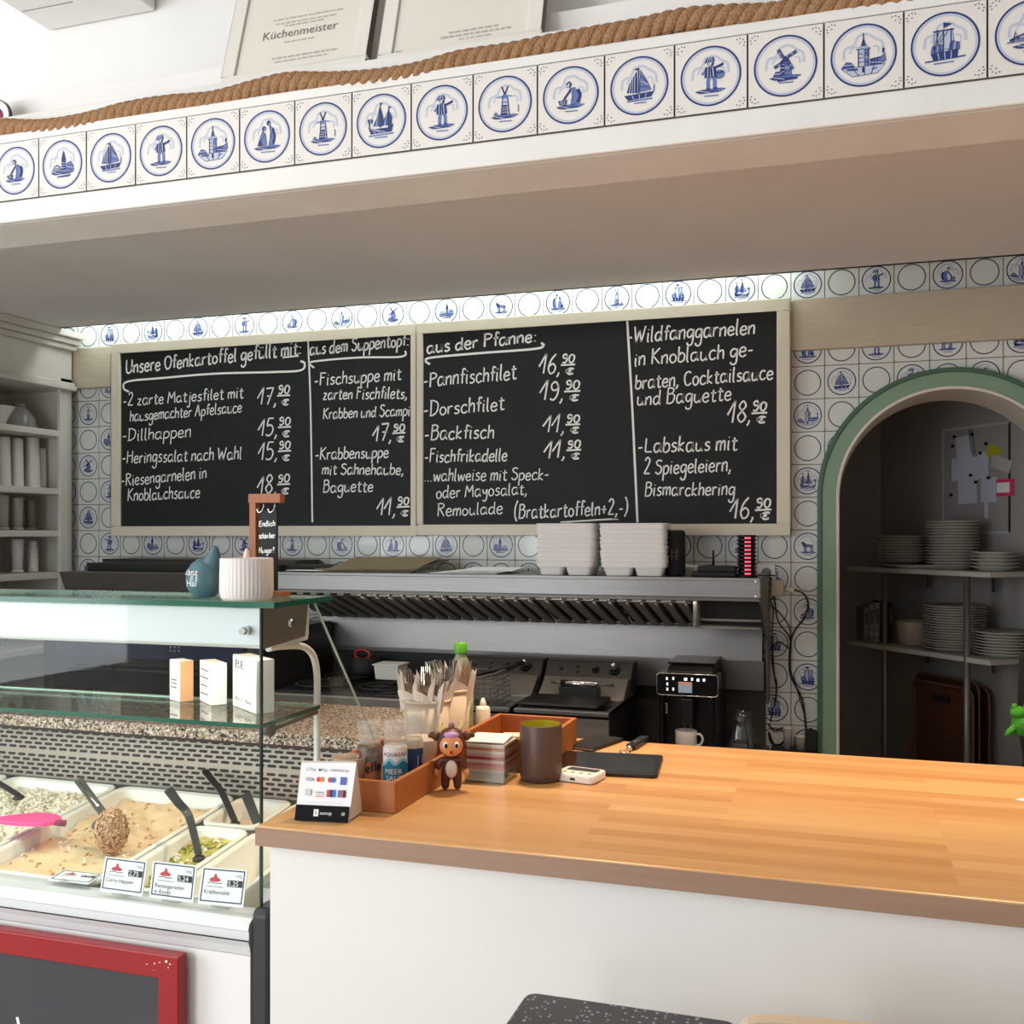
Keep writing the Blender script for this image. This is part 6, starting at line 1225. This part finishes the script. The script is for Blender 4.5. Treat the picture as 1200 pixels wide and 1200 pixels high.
# ------------------------------------------------------------------ sockets, plugs and cables right of the hood
YW = D-.006
def wpt(px, py, dy=.012): q = onY(px, py, D-dy); return (q.x, q.y, q.z)
p = onY(911, 689, D-.03); t_ = thing('wall_adapter', 'cream double plug adapter on the tiled wall right of the hood', 'adapter', (p.x, D-.006, p.z))
MB().box(-.024, .024, -.042, 0, -.032, .032).build('adapter_body', mat('cream_plastic', '#d3cbbd', .45), t_, bevel=.006); MB().cyl((0, -.042, 0), (0, -.046, 0), .018, n=20).build('socket_face', MATS['cream_plastic'], t_)
p = onY(898, 671, D-.02); t_ = thing('wall_socket', 'white wall socket partly behind the hood corner', 'socket', (p.x, D-.006, p.z)); MB().box(-.035, .035, -.012, 0, -.035, .035).build('cover_plate', WPLAS, t_, bevel=.004); MB().cyl((0, -.012, 0), (0, -.0125, 0), .02, n=20).build('socket_well', INKG, t_)
p0_, p1_ = onY(920, 691, D-.03), onY(931, 691.5, D-.03); t_ = thing('plug', 'white plug sticking out sideways from the cream adapter', 'plug', p0_); MB().cyl((0, 0, 0), p1_-p0_, .011, .0095, 14).build('plug_body', WPLAS, t_); MB().cyl(p1_-p0_, (p1_-p0_)*1.25, .006, .004, 10).build('strain_relief', BLACKM, t_)
CABLE = mat('black_cable', '#1a191a', .5)
def cable(label, pts, r=.0035, dy=.014):
    q = smooth_pts([wpt(x, y, dy) for x, y in pts], 6); o = Vector(q[len(q)//2]); x = MB().tube([Vector(k)-o for k in q], r, 6).build('cable', CABLE); x.location = o; tag(x, label, 'cable')
cable('black cable looping right from the white plug down past the arch', [(934, 692), (942, 696), (947, 707), (944, 722), (932, 738), (926, 755), (925, 785), (930, 800), (940, 820), (944, 850), (945, 868)])
cable('black cable hanging in a long straight drop beside the hood', [(894, 673), (905, 680), (908, 705), (912, 728), (924, 745), (926, 760), (912, 752), (905, 765), (907, 790), (910, 800), (909, 822)], .003, .022)
cable('thin black cable ending above the windmill tile', [(897, 674), (900, 700), (906, 712), (905, 740), (906, 770), (908, 795), (910, 812), (905, 835), (903, 846)], .0025, .018)
cable('knotted black cable across the adapter', [(892, 672), (903, 683), (906, 698), (901, 708), (910, 715), (921, 728), (926, 740), (927, 762), (926, 782), (934, 808), (942, 835)], .0025, .03)
cable('cable coil low on the wall behind the counter', [(900, 848), (908, 856), (920, 852), (925, 858), (915, 872), (904, 870), (901, 858), (908, 874), (922, 880)], .004, .016)
for px, lab, y0, w_ in ((923, 'left white plastic cup at the foot of the tiled wall', 852, 10), (939, 'right white plastic cup at the foot of the tiled wall', 862, 13)):
    p = onY(px, 870, 4.18); r = w_/2*4.2/F; h = onY(px, y0, 4.18).z-.80; t_ = thing('plastic_cup', lab, 'cup', (p.x, 4.18, .80)); MB().lathe(0, 0, [(r*.8, 0), (r, h*.92), (r*1.06, h*.97), (r*1.0, h), (r*.9, h), (r*.7, .01), (0, .008)], 20).build('cup_body', CUPG, t_); MB().lathe(0, 0, [(r*1.02, h*.95), (r*1.1, h*.97), (r*1.02, h*.99)], 20).build('cup_rim', WPLAS, t_)
sb = thing('side_board', 'low dark side board against the tiled wall between hood and arch', 'side board', (-.165, 4.16, 0)); MB().box(-.11, .062, -.07, .075, .77, .80).build('board_top', BLACKM, sb); MB().box(-.105, .058, -.06, .07, 0, .77).build('board_body', BLACKM, sb)
p = onY(950, 872, 4.18); t_ = thing('power_brick', 'black power brick beside the right plastic cup', 'power supply', (p.x, 4.19, .80)); MB().box(-.022, .022, -.03, .03, 0, .075).build('brick_body', BLACKM, t_, bevel=.005); MB().cyl((0, 0, .075), (0, 0, .085), .006, n=8).build('cable_exit', BLACK, t_)
# ------------------------------------------------------------------ alcove: shelves, plates, trays, white board
E0 = Vector((.011, 5.25, 0)); Ed = Vector((.64, -.768, 0)).normalized(); En = Vector((.768, .64, 0)).normalized(); Ls = .867
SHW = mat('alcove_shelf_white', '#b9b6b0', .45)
def on_shelf(px, off):       # column px meets the vertical plane parallel to the shelf edge
    q = E0+En*off; r_ = Vector(ray(px, HZ)); t = (q.dot(En))/(r_.dot(En)); return Vector((r_.x*t, r_.y*t, 0))
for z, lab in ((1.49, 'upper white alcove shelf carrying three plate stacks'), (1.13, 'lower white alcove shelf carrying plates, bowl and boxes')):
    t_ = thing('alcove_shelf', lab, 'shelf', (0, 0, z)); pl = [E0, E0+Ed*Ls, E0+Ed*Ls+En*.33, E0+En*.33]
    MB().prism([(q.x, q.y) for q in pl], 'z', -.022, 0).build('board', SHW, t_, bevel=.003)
    for s_ in (.25, .7): q = E0+Ed*Ls*s_+En*.3; MB().tube([(q.x, q.y, -.1), (q.x, q.y, -.024), (q.x-En.x*.2, q.y-En.y*.2, -.024)], .008, 6).build('bracket', STEELD, t_)
for px, lab in ((1037, 'left slim metal post carrying the alcove shelves'), (1133, 'right slim metal post carrying the alcove shelves')):
    q = on_shelf(px, .012); t_ = thing('shelf_post', lab, 'post', (q.x, q.y, 0)); MB().cyl((0, 0, .015), (0, 0, 1.466), .0135 if px > 1100 else .012, n=16).build('tube', mat('post_grey', '#7b7a78', .4, .6), t_); MB().cyl((0, 0, 0), (0, 0, .015), .03, n=18).build('foot_plate', STEELD, t_)
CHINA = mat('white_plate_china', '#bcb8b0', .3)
def plate_mesh(r):
    return MB().lathe(0, 0, [(r*.6, 0), (r*.62, .004), (r*.97, .015), (r, .0165), (r*.99, .0185), (r*.62, .0075), (0, .006)], 40)
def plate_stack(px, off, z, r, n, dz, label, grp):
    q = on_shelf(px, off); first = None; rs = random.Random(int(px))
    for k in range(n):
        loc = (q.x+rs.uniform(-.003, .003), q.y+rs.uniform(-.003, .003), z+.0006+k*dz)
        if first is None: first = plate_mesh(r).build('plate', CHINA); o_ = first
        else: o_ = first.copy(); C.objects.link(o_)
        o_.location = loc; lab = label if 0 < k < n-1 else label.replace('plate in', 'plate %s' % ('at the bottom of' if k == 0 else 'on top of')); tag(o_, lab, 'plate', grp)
PP = on_shelf(1076, .085)
o_ = plate_mesh(.2); o_.v = [(x, y*.62, z) for x, y, z in o_.v]; o_ = o_.build('platter', CHINA); o_.location = (PP.x, PP.y, 1.4906); o_.rotation_euler = (0, 0, atan2(Ed.y, Ed.x)); tag(o_, 'wide oval platter under the left plate stack on the upper alcove shelf', 'platter')
dA = lambda px, off: -sT*on_shelf(px, off).x+cT*on_shelf(px, off).y
def zat(px, py, off): return CZ-(py-HZ)*dA(px, off)/F
plate_stack(1056, .13, 1.4906+.019, .115, 9, (zat(1056, 628, .13)-1.51-.018)/8, 'white plate in the left stack on the upper alcove shelf', 'left plates on the upper shelf')
plate_stack(1116, .15, 1.491, 29.5*dA(1116, .15)/F, 16, (zat(1116, 611, .15)-1.491-.018)/15, 'white plate in the tallest stack on the upper alcove shelf', 'tall plate stack on the upper shelf')
plate_stack(1166, .16, 1.491, 26.5*dA(1166, .16)/F, 5, .0155, 'white plate in the low right stack on the upper alcove shelf', 'low plates on the upper shelf')
plate_stack(1119, .14, 1.131, 35*dA(1119, .14)/F, 17, (zat(1119, 709, .14)-1.131-.018)/16, 'white plate in the tall stack on the lower alcove shelf', 'tall plate stack on the lower shelf')
plate_stack(1176, .17, 1.131, 35*dA(1176, .17)/F, 8, .0125, 'white plate in the right stack on the lower alcove shelf', 'right plates on the lower shelf')
q = on_shelf(1069, .14); rb_ = 18*dA(1069, .14)/F; t_ = thing('china_bowl', 'cream bowl between the boxes and the plates on the lower alcove shelf', 'bowl', (q.x, q.y, 1.1306)); hb_ = zat(1069, 728, .14)-1.131
MB().lathe(0, 0, [(rb_*.75, 0), (rb_*.85, .006), (rb_, hb_*.97), (rb_*.97, hb_), (rb_*.9, hb_), (rb_*.75, .02), (0, .015)], 32).build('bowl_body', mat('cream_china', '#b7a898', .4), t_); MB().tube([(rb_*cos(k*pi/16), rb_*sin(k*pi/16), hb_) for k in range(32)], .004, 6, closed=True).build('bowl_rim', MATS['cream_china'], t_)
for k, (px, w_, top, col, lab) in enumerate(((1015.5, 7, 712, '#8f8f8c', 'pale grey carton at the left end of the lower alcove shelf'), (1022, 5, 708, '#a5a5a2', 'light patterned carton, second from the left end of the lower shelf'), (1028, 6, 706, '#b7b6b2', 'white and black carton, third from the left end of the lower shelf'), (1034, 4, 705, '#262628', 'slim black folder before the left post on the lower shelf'), (1044, 6, 707, '#1d1d1f', 'black folder leaning right of the left post'))):
    q = on_shelf(px, .06+.012*k); dd = dA(px, .06+.012*k); t_ = thing('carton', lab, 'carton' if k < 3 else 'folder', (q.x, q.y, 1.1306), atan2(-cT, sT)+pi/2); hh = CZ-(top-HZ)*dd/F-1.131; ww = w_*dd/F*.9
    MB().box(-ww/2, ww/2, -.0, .11, 0, hh).build('carton_body', mat('carton_%s' % col[1:], col, .6, noise=(40, '#6f6f6d' if k < 3 else '#232325', .3)), t_, bevel=.002); MB().box(-ww*.32, ww*.32, -.0008, 0, hh*.5, hh*.85).build('carton_label', mat('carton_label', '#55565a', .6), t_)
# serving trays leaning on the diagonal wall
TRAYM = mat('brown_serving_tray', '#5a382b', .4, noise=(5, '#50301f', .5))
def lean_tray(px0, px1, ytop, off, label):
    a, b_ = on_shelf(px0, off), on_shelf(px1, off); L_ = (b_-a).length; zt__ = CZ-(ytop-HZ)*dA((px0+px1)/2, off)/F; c_ = (a+b_)/2
    t_ = thing('serving_tray', label, 'tray', (c_.x, c_.y, .0), atan2(Ed.y, Ed.x)); h = zt__-.55
    def ring(d, y): return [(x, y, z) for x, z in rrect(-L_/2+d, L_/2-d, .55+d, zt__-d, max(.01, .05-d), 5)]
    lp = [ring(.03, .012), ring(.012, .0), ring(0, 0), ring(0, .006), ring(.014, .006), ring(.034, .018)]; n = len(lp[0]); vs = [p for l in lp for p in l]
    m = MB(); m.add(vs, [(a_*n+i, a_*n+(i+1) % n, (a_+1)*n+(i+1) % n, (a_+1)*n+i) for a_ in range(5) for i in range(n)]+[tuple(range(n)), tuple(range(5*n, 6*n))[::-1]], 0); m.build('tray_body', TRAYM, t_)
    m = MB().tube([(x, .0, z) for x, y, z in ring(.003, 0)], .005, 6, closed=True); m.build('tray_rim', mat('brown_tray_rim', '#7a5342', .35), t_)
    m = MB(); m.prism(rrect(-.05, .05, zt__-.085, zt__-.055, .012), 'y', -.001, .004); m.build('grip_slot', BLACKM, t_)
    return t_
lean_tray(1078, 1160, 799, .30, 'rear brown serving tray leaning under the alcove shelf'); lean_tray(1072, 1148, 793, .24, 'middle brown serving tray leaning under the alcove shelf'); lean_tray(1066, 1141, 801, .18, 'front brown serving tray with a grip slot under the alcove shelf')
q = on_shelf(1120, .2); t_ = thing('tray_rest', 'low dark box that the brown serving trays stand on', 'box', (q.x, q.y, 0), atan2(Ed.y, Ed.x)); MB().box(-.28, .28, -.1, .13, 0, .55).build('box_body', BLACKM, t_); MB().box(-.29, .29, -.11, .14, .535, .549).build('box_lid', BLACKM, t_)
# white board with notes on the diagonal wall
W0 = E0+En*.385; nW = -En
def wb(px, py, d=.0): return onP(px, py, W0+nW*d, En)
TLc, TRc, BRc = wb(1106, 507, .02), wb(1183.5, 495, .02), wb(1183.5, 624, .02); o = (TLc+BRc)/2; U_ = Vector((Ed.x, Ed.y, 0)); au, bu = (TLc-o).dot(U_), (TRc-o).dot(U_); z1_, z0_ = TRc.z-o.z, BRc.z-o.z
t_ = thing('notice_board', 'white notice board with pinned slips in the alcove', 'notice board', o)
def wf(u, v, h=0): return U_*u+Vector((0, 0, v))+nW*h
def wbox(m, u0, u1, v0, v1, h0, h1, mi=0): return m.add([wf(u, v, h) for h in (h0, h1) for v in (v0, v1) for u in (u0, u1)], [(0, 2, 3, 1), (4, 5, 7, 6), (0, 1, 5, 4), (2, 6, 7, 3), (0, 4, 6, 2), (1, 3, 7, 5)], mi)
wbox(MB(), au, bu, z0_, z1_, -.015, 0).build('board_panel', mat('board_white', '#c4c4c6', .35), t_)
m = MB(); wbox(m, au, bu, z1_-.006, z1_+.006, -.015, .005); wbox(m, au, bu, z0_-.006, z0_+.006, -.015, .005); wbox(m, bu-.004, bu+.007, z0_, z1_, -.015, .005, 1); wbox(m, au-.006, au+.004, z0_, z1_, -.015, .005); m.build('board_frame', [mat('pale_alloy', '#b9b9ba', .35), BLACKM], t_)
def slip(px0, py0, px1, py1, mt, label, h=.002, a=0.0, cat='note'):
    p_, q_ = wb(px0, py0, .02), wb(px1, py1, .02); c_ = (p_+q_)/2; w_, h_ = abs((q_-p_).dot(U_)), abs(q_.z-p_.z); m = MB(); ca, sa = cos(a), sin(a)
    vs = [U_*(x*ca-y*sa)+Vector((0, 0, x*sa+y*ca))+nW*k for k in (h, h+.0008) for x, y in ((-w_/2, -h_/2), (w_/2, -h_/2), (w_/2, h_/2), (-w_/2, h_/2))]
    m.add(vs, [(3, 2, 1, 0), (4, 5, 6, 7), (0, 1, 5, 4), (1, 2, 6, 5), (2, 3, 7, 6), (3, 0, 4, 7)]); x = m.build('pinned_note', mt); x.location = c_; tag(x, label, cat)
NB = mat('bluish_note', '#c3c8d8', .8)
slip(1121, 512, 1139, 540, NB, 'bluish slip at the top left of the notice board', .002, .1); slip(1116, 538, 1147, 562, NB, 'wide bluish slip left of centre on the notice board', .004); slip(1146, 530, 1159, 560, NB, 'bluish slip in the middle of the notice board', .002)
slip(1124, 560, 1146, 590, NB, 'bluish slip below centre on the notice board', .006, .03); slip(1150, 560, 1169, 588, NB, 'bluish slip right of centre on the notice board', .004); slip(1154, 588, 1171, 607, NB, 'lowest bluish slip on the notice board', .002)
slip(1158, 523, 1174, 537, mat('yellow_note', '#b9b22a', .7), 'yellow note on the notice board', .006, -.5); slip(1163, 537, 1187, 550, mat('pale_note', '#b9b4b6', .8), 'pale note under the yellow one on the notice board', .008, -.35); slip(1169, 562, 1190, 581, mat('pink_note', '#e0386c', .7), 'pink bordered card at the right edge of the notice board', .008); slip(1170, 566, 1185, 577, PAPER, 'white card inside the pink border on the notice board', .010)
slip(1165, 497, 1181, 512, mat('photo_dark', '#4c4742', .5, noise=(60, '#9a948c', .5)), 'small dark photo at the top right corner of the notice board', .002)
for k, (px, py) in enumerate(((1119, 512), (1117, 523), (1149, 531), (1156, 520), (1138, 557), (1144, 565), (1159, 560), (1115, 580), (1140, 509))):
    q = wb(px, py, .029); m = MB(); m.tube([Vector((0, 0, 0)), nW*.008], .007, 10); x = m.build('board_magnet', BLACK); x.location = q; tag(x, 'small black magnet on the notice board', 'magnet', 'black magnets on the notice board')
q = wb(1140, 518, .022); m = MB(); m.tube([U_*-.008+Vector((0, 0, .055)), U_*.012+Vector((0, 0, -.055))], .009, 8); x = m.build('marker_pen', INKG); x.location = q+nW*.008; tag(x, 'grey marker pen clipped on the notice board', 'pen')
# green toy on a dark bag at the right frame edge
t_ = thing('dark_bag', 'dark bag standing behind the counter at the right frame edge', 'bag', (.80, 3.2, 0)); p = onY(1190, 800, 3.2); t_.location = (p.x+.14, 3.2, 0)
MB().lathe(0, 0, [(.15, 0), (.17, .02), (.165, .9), (.12, 1.0), (.135, 1.12), (.13, 1.30), (.10, 1.33), (0, 1.34)], 28).build('bag_body', BLACKM, t_); MB().tube(smooth_pts([(-.08, 0, 1.32), (-.05, 0, 1.42), (.05, 0, 1.42), (.08, 0, 1.32)], 5), .01, 8).build('bag_handle', BLACKM, t_)
p = onY(1197, 848, 3.03); t_ = thing('green_plush', 'bright green plush frog hanging on the dark bag', 'toy', p); GP = mat('green_plush_fabric', '#3f8f26', .8, bump=(120, .4))
MB().ell((.004, 0, 0), (.030, .026, .034), 20, 14).build('plush_body', GP, t_); MB().ell((-.008, -.006, .030), (.022, .02, .018), 16, 12).build('plush_head', GP, t_)
for s_ in (-1, 1): MB().ell((-.004+.014*s_, -.010, .046), (.008, .008, .009), 12, 8).build('plush_eye', GP, t_); MB().tube([(.018*s_, -.01, -.008), (.030*s_-.004, -.02, -.022), (.034*s_-.006, -.018, -.034)], [.009, .008, .006], 8).build('plush_leg', GP, t_)
# ------------------------------------------------------------------ rope on the ledge
pxs = [(-60, 152), (0, 151), (50, 152), (100, 145), (150, 132), (200, 124), (250, 120), (300, 107), (340, 98), (390, 98), (440, 95), (490, 87), (540, 73), (595, 65), (650, 54), (700, 45), (750, 36), (800, 25), (850, 21), (900, 19), (950, 12), (1000, 7), (1050, 1), (1110, -8), (1180, -20), (1260, -33)]
rpts = [onY(x, y, 1.868) for x, y in pxs]; RR_ = .0215
line = [Vector(q) for q in smooth_pts([tuple(q) for q in rpts], 14)]; cum = [0]
for a_, b_ in zip(line[:-1], line[1:]): cum.append(cum[-1]+(b_-a_).length)
def along(s):
    lo = 0; hi = len(cum)-1
    while hi-lo > 1:
        md_ = (lo+hi)//2
        if cum[md_] <= s: lo = md_
        else: hi = md_
    t = (s-cum[lo])/max(1e-9, cum[hi]-cum[lo]); return line[lo].lerp(line[hi], t), (line[hi]-line[lo]).normalized()
HEMP = mat('jute_rope', '#c2956d', .95, noise=(160, '#a67c56', .8, 4, (.35, 1, 1)), bump=(260, .9)); o = rpts[12].copy(); rt_ = thing('rope', 'thick brown twisted rope lying along the ledge above the tiles', 'rope', o)
pitch = .068; NS = int(cum[-1]/.0042)
for st in range(3):
    pts = []
    for i in range(NS+1):
        s = cum[-1]*i/NS; p_, tg_ = along(s); up_ = Vector((0, 0, 1)); sd = tg_.cross(up_).normalized(); up2 = sd.cross(tg_); a = 2*pi*s/pitch+2*pi*st/3
        pts.append(p_+(sd*cos(a)+up2*sin(a))*RR_*.50-o)
    MB().tube(pts, RR_*.60, 10).build('strand', HEMP, rt_)
m = MB(); rs = random.Random(9)
for k in range(260):
    s = rs.uniform(0, cum[-1]); p_, tg_ = along(s); a = rs.uniform(-2.8, .8); sd = tg_.cross(Vector((0, 0, 1))).normalized(); nr = sd*cos(a)+Vector((0, 0, 1))*sin(a); q = p_+nr*RR_*.95-o; e = (nr*rs.uniform(.3, 1)+tg_*rs.uniform(-1, 1)).normalized()*rs.uniform(.004, .013); m.tube([q, q+e*.6, q+e], [.0006, .0004, .0002], 3)
f_ = m.build('loose_fibre', HEMP, rt_, fix=False); f_['kind'] = 'stuff'
# ------------------------------------------------------------------ framed certificates leaning on the ledge
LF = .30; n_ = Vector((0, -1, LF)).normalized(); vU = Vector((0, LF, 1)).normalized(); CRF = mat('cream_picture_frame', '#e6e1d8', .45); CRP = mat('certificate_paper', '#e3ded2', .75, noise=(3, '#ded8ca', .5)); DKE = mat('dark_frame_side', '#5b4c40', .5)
def certificate(bl, br, label, texts, iw=.030, dark=True, h=.36):
    Y0 = 1.932; a, b_ = onY(*bl, Y0), onY(*br, Y0); zb = 2.6225; a.z = b_.z = (a.z+b_.z)/2; L_ = b_.x-a.x; o = Vector(((a.x+b_.x)/2, Y0, a.z)); t_ = thing('framed_certificate', label, 'certificate', o)
    def cf(u, v, k=0): return Vector((u-L_/2, 0, 0))+vU*v+n_*k
    def bx(m, u0, u1, v0, v1, k0, k1, mi=0): return m.add([cf(u, v, k) for k in (k0, k1) for v in (v0, v1) for u in (u0, u1)], [(0, 2, 3, 1), (4, 5, 7, 6), (0, 1, 5, 4), (2, 6, 7, 3), (0, 4, 6, 2), (1, 3, 7, 5)], mi)
    m = MB(); bx(m, 0, L_, 0, iw, -.02, 0); bx(m, 0, L_, h-iw, h, -.02, 0); bx(m, 0, iw, iw, h-iw, -.02, 0); bx(m, L_-iw, L_, iw, h-iw, -.02, 0); m.build('frame', CRF, t_, bevel=.002)
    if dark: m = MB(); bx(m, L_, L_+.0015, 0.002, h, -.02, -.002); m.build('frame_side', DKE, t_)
    bx(MB(), iw-.002, L_-iw+.002, iw-.002, h-iw+.002, -.012, -.006).build('certificate_paper', CRP, t_)
    m = MB(); m.ribbon([(iw, iw), (iw, h-iw)], .0016, lambda u, v: cf(u, v, -.004)); m.ribbon([(iw, iw), (L_-iw, iw)], .0016, lambda u, v: cf(u, v, -.004)); m.build('inner_edge', INKG, t_, fix=False)
    m = MB(); mt_ = MB(); rs = random.Random(int(bl[0]))
    for tx in texts:
        if tx[0] == 'T': printed(tx[1], tx[4], lambda u, v: cf(iw+(L_-2*iw)*tx[2]+u, iw+tx[3]+v+.06*u*0, -.005), mt_, 0, 'CENTER')
        else:
            u0, u1, v = tx[1], tx[2], tx[3]; x = u0
            while x < u1: w_ = rs.uniform(.006, .016); m.ribbon([(iw+(L_-2*iw)*x, iw+v), (iw+(L_-2*iw)*x+w_, iw+v)], tx[4], lambda u, v: cf(u, v, -.005), 1); x += (w_+.004)/(L_-2*iw)
    mt_.build('printed_title', mat('text_grey', '#7d7870', .7), t_, fix=False)
    m.build('printed_text', [mat('text_grey', '#7d7870', .7), mat('text_pale', '#b3aca2', .7)], t_, fix=False); return t_
certificate((257, 100.5), (426, 83), 'left framed certificate titled Küchenmeister leaning behind the rope', [('T', 'Küchenmeister', .50, .088, .030), ('l', .28, .80, .126, .003), ('l', .36, .66, .118, .003), ('l', .25, .85, .138, .003), ('l', .38, .62, .074, .003), ('l', .30, .80, .034, .004), ('l', .33, .78, .024, .003)])
certificate((441, 80), (632, 49), 'right framed certificate with a dark left edge leaning behind the rope', [('l', .42, .78, .034, .004), ('l', .36, .88, .024, .0045), ('l', .50, .75, .014, .003), ('T', 'IHK', .05, .003, .009)])
# small oval sign at the left end of the ledge
p = onY(-6, 137, 1.95); t_ = thing('oval_sign', 'white oval sign with dark rim and red centre at the left frame edge', 'sign', p)
def oval(a, b_, y0, y1): return MB().prism([(a*cos(k*pi/16), b_*sin(k*pi/16)) for k in range(32)], 'y', y0, y1)
oval(.045, .042, 0, .008).build('rim', mat('sign_dark_rim', '#33333a', .5), t_); oval(.042, .039, -.001, 0).build('plate', WPLAS, t_); oval(.026, .022, -.002, -.001).build('blue_ring', mat('sign_blue', '#39458a', .5), t_); oval(.022, .018, -.003, -.002).build('centre', mat('sign_red', '#b5232c', .5), t_)
# ------------------------------------------------------------------ foreground table and chair
def terrazzo():
    m = bpy.data.materials.new('navy_speckled_laminate'); m.use_nodes = True; nt = m.node_tree; b = nt.nodes['Principled BSDF']; N = nt.nodes.new; K = nt.links.new
    tc = N('ShaderNodeTexCoord'); v = N('ShaderNodeTexVoronoi'); v.inputs['Scale'].default_value = 150; v.inputs['Randomness'].default_value = 1; K(tc.outputs['Object'], v.inputs['Vector'])
    sp = N('ShaderNodeSeparateColor'); K(v.outputs['Color'], sp.inputs[0]); gt = N('ShaderNodeMath'); gt.operation = 'GREATER_THAN'; gt.inputs[1].default_value = .80; K(sp.outputs[0], gt.inputs[0])
    lt = N('ShaderNodeMath'); lt.operation = 'LESS_THAN'; lt.inputs[1].default_value = .42; K(v.outputs['Distance'], lt.inputs[0]); ml = N('ShaderNodeMath'); ml.operation = 'MULTIPLY'; K(gt.outputs[0], ml.inputs[0]); K(lt.outputs[0], ml.inputs[1])
    mx = N('ShaderNodeMix'); mx.data_type = 'RGBA'; mx.inputs[6].default_value = lin('#151b2c'); mx.inputs[7].default_value = lin('#76809a'); K(ml.outputs[0], mx.inputs[0]); K(mx.outputs[2], b.inputs['Base Color']); b.inputs['Roughness'].default_value = .45; return m
c0_ = onZ(618, 1161, .92); x1_ = c0_.x+.33; o = (c0_.x+.165, 1.25, 0); t_ = thing('bar_table', 'small table with navy speckled top in front of the bar counter', 'table', o)
m = MB(); m.prism(rrect(c0_.x, x1_, .95, c0_.y, .02, 6), 'z', .89, .92); m.build('table_top', terrazzo(), t_, bevel=.006, seg=3, org=o); cx_ = c0_.x+.165
MB().cyl((cx_, 1.25, .02), (cx_, 1.25, .89), .03, n=20).build('column', STEELD, t_, org=o); MB().lathe(cx_, 1.25, [(.2, 0), (.2, .012), (.05, .03), (0, .03)], 32).build('foot', BLACKM, t_, org=o)
p0_, p1_ = onZ(868, 1187.5, .985), onZ(1085, 1199, .985); o = (p0_.x+.2, p0_.y-.2, 0); t_ = thing('chair', 'chair with a rounded cream backrest edge at the bottom of the picture', 'chair', o); CHB = mat('cream_lacquer', '#cbbba6', .3)
bx_ = p0_.x; by_ = p0_.y-.012; m = MB(); k_ = smooth_pts([(bx_, by_-.012, .968), (bx_+.025, by_, .987), (bx_+.2, by_+.012, .992), (bx_+.37, by_, .987), (bx_+.395, by_-.012, .968)], 6)
vs = []
for x, y, z in k_: vs += [(x, y-.012, z), (x, y+.012, z), (x, y+.012, .60), (x, y-.012, .60)]
n = len(k_); m.add(vs, [(4*i+j, 4*i+(j+1) % 4, 4*i+4+(j+1) % 4, 4*i+4+j) for i in range(n-1) for j in range(4)]+[(0, 1, 2, 3), (4*n-4, 4*n-3, 4*n-2, 4*n-1)]); m.build('backrest', CHB, t_, bevel=.005, org=o)
MB().box(bx_, bx_+.39, by_-.42, by_-.02, .56, .60).build('seat', CHB, t_, bevel=.01, org=o)
for x in (bx_+.03, bx_+.36):
    for y in (by_-.39, by_-.04): MB().cyl((x, y, 0), (x, y, .56), .014, .018, 12).build('leg', CHB, t_, org=o)
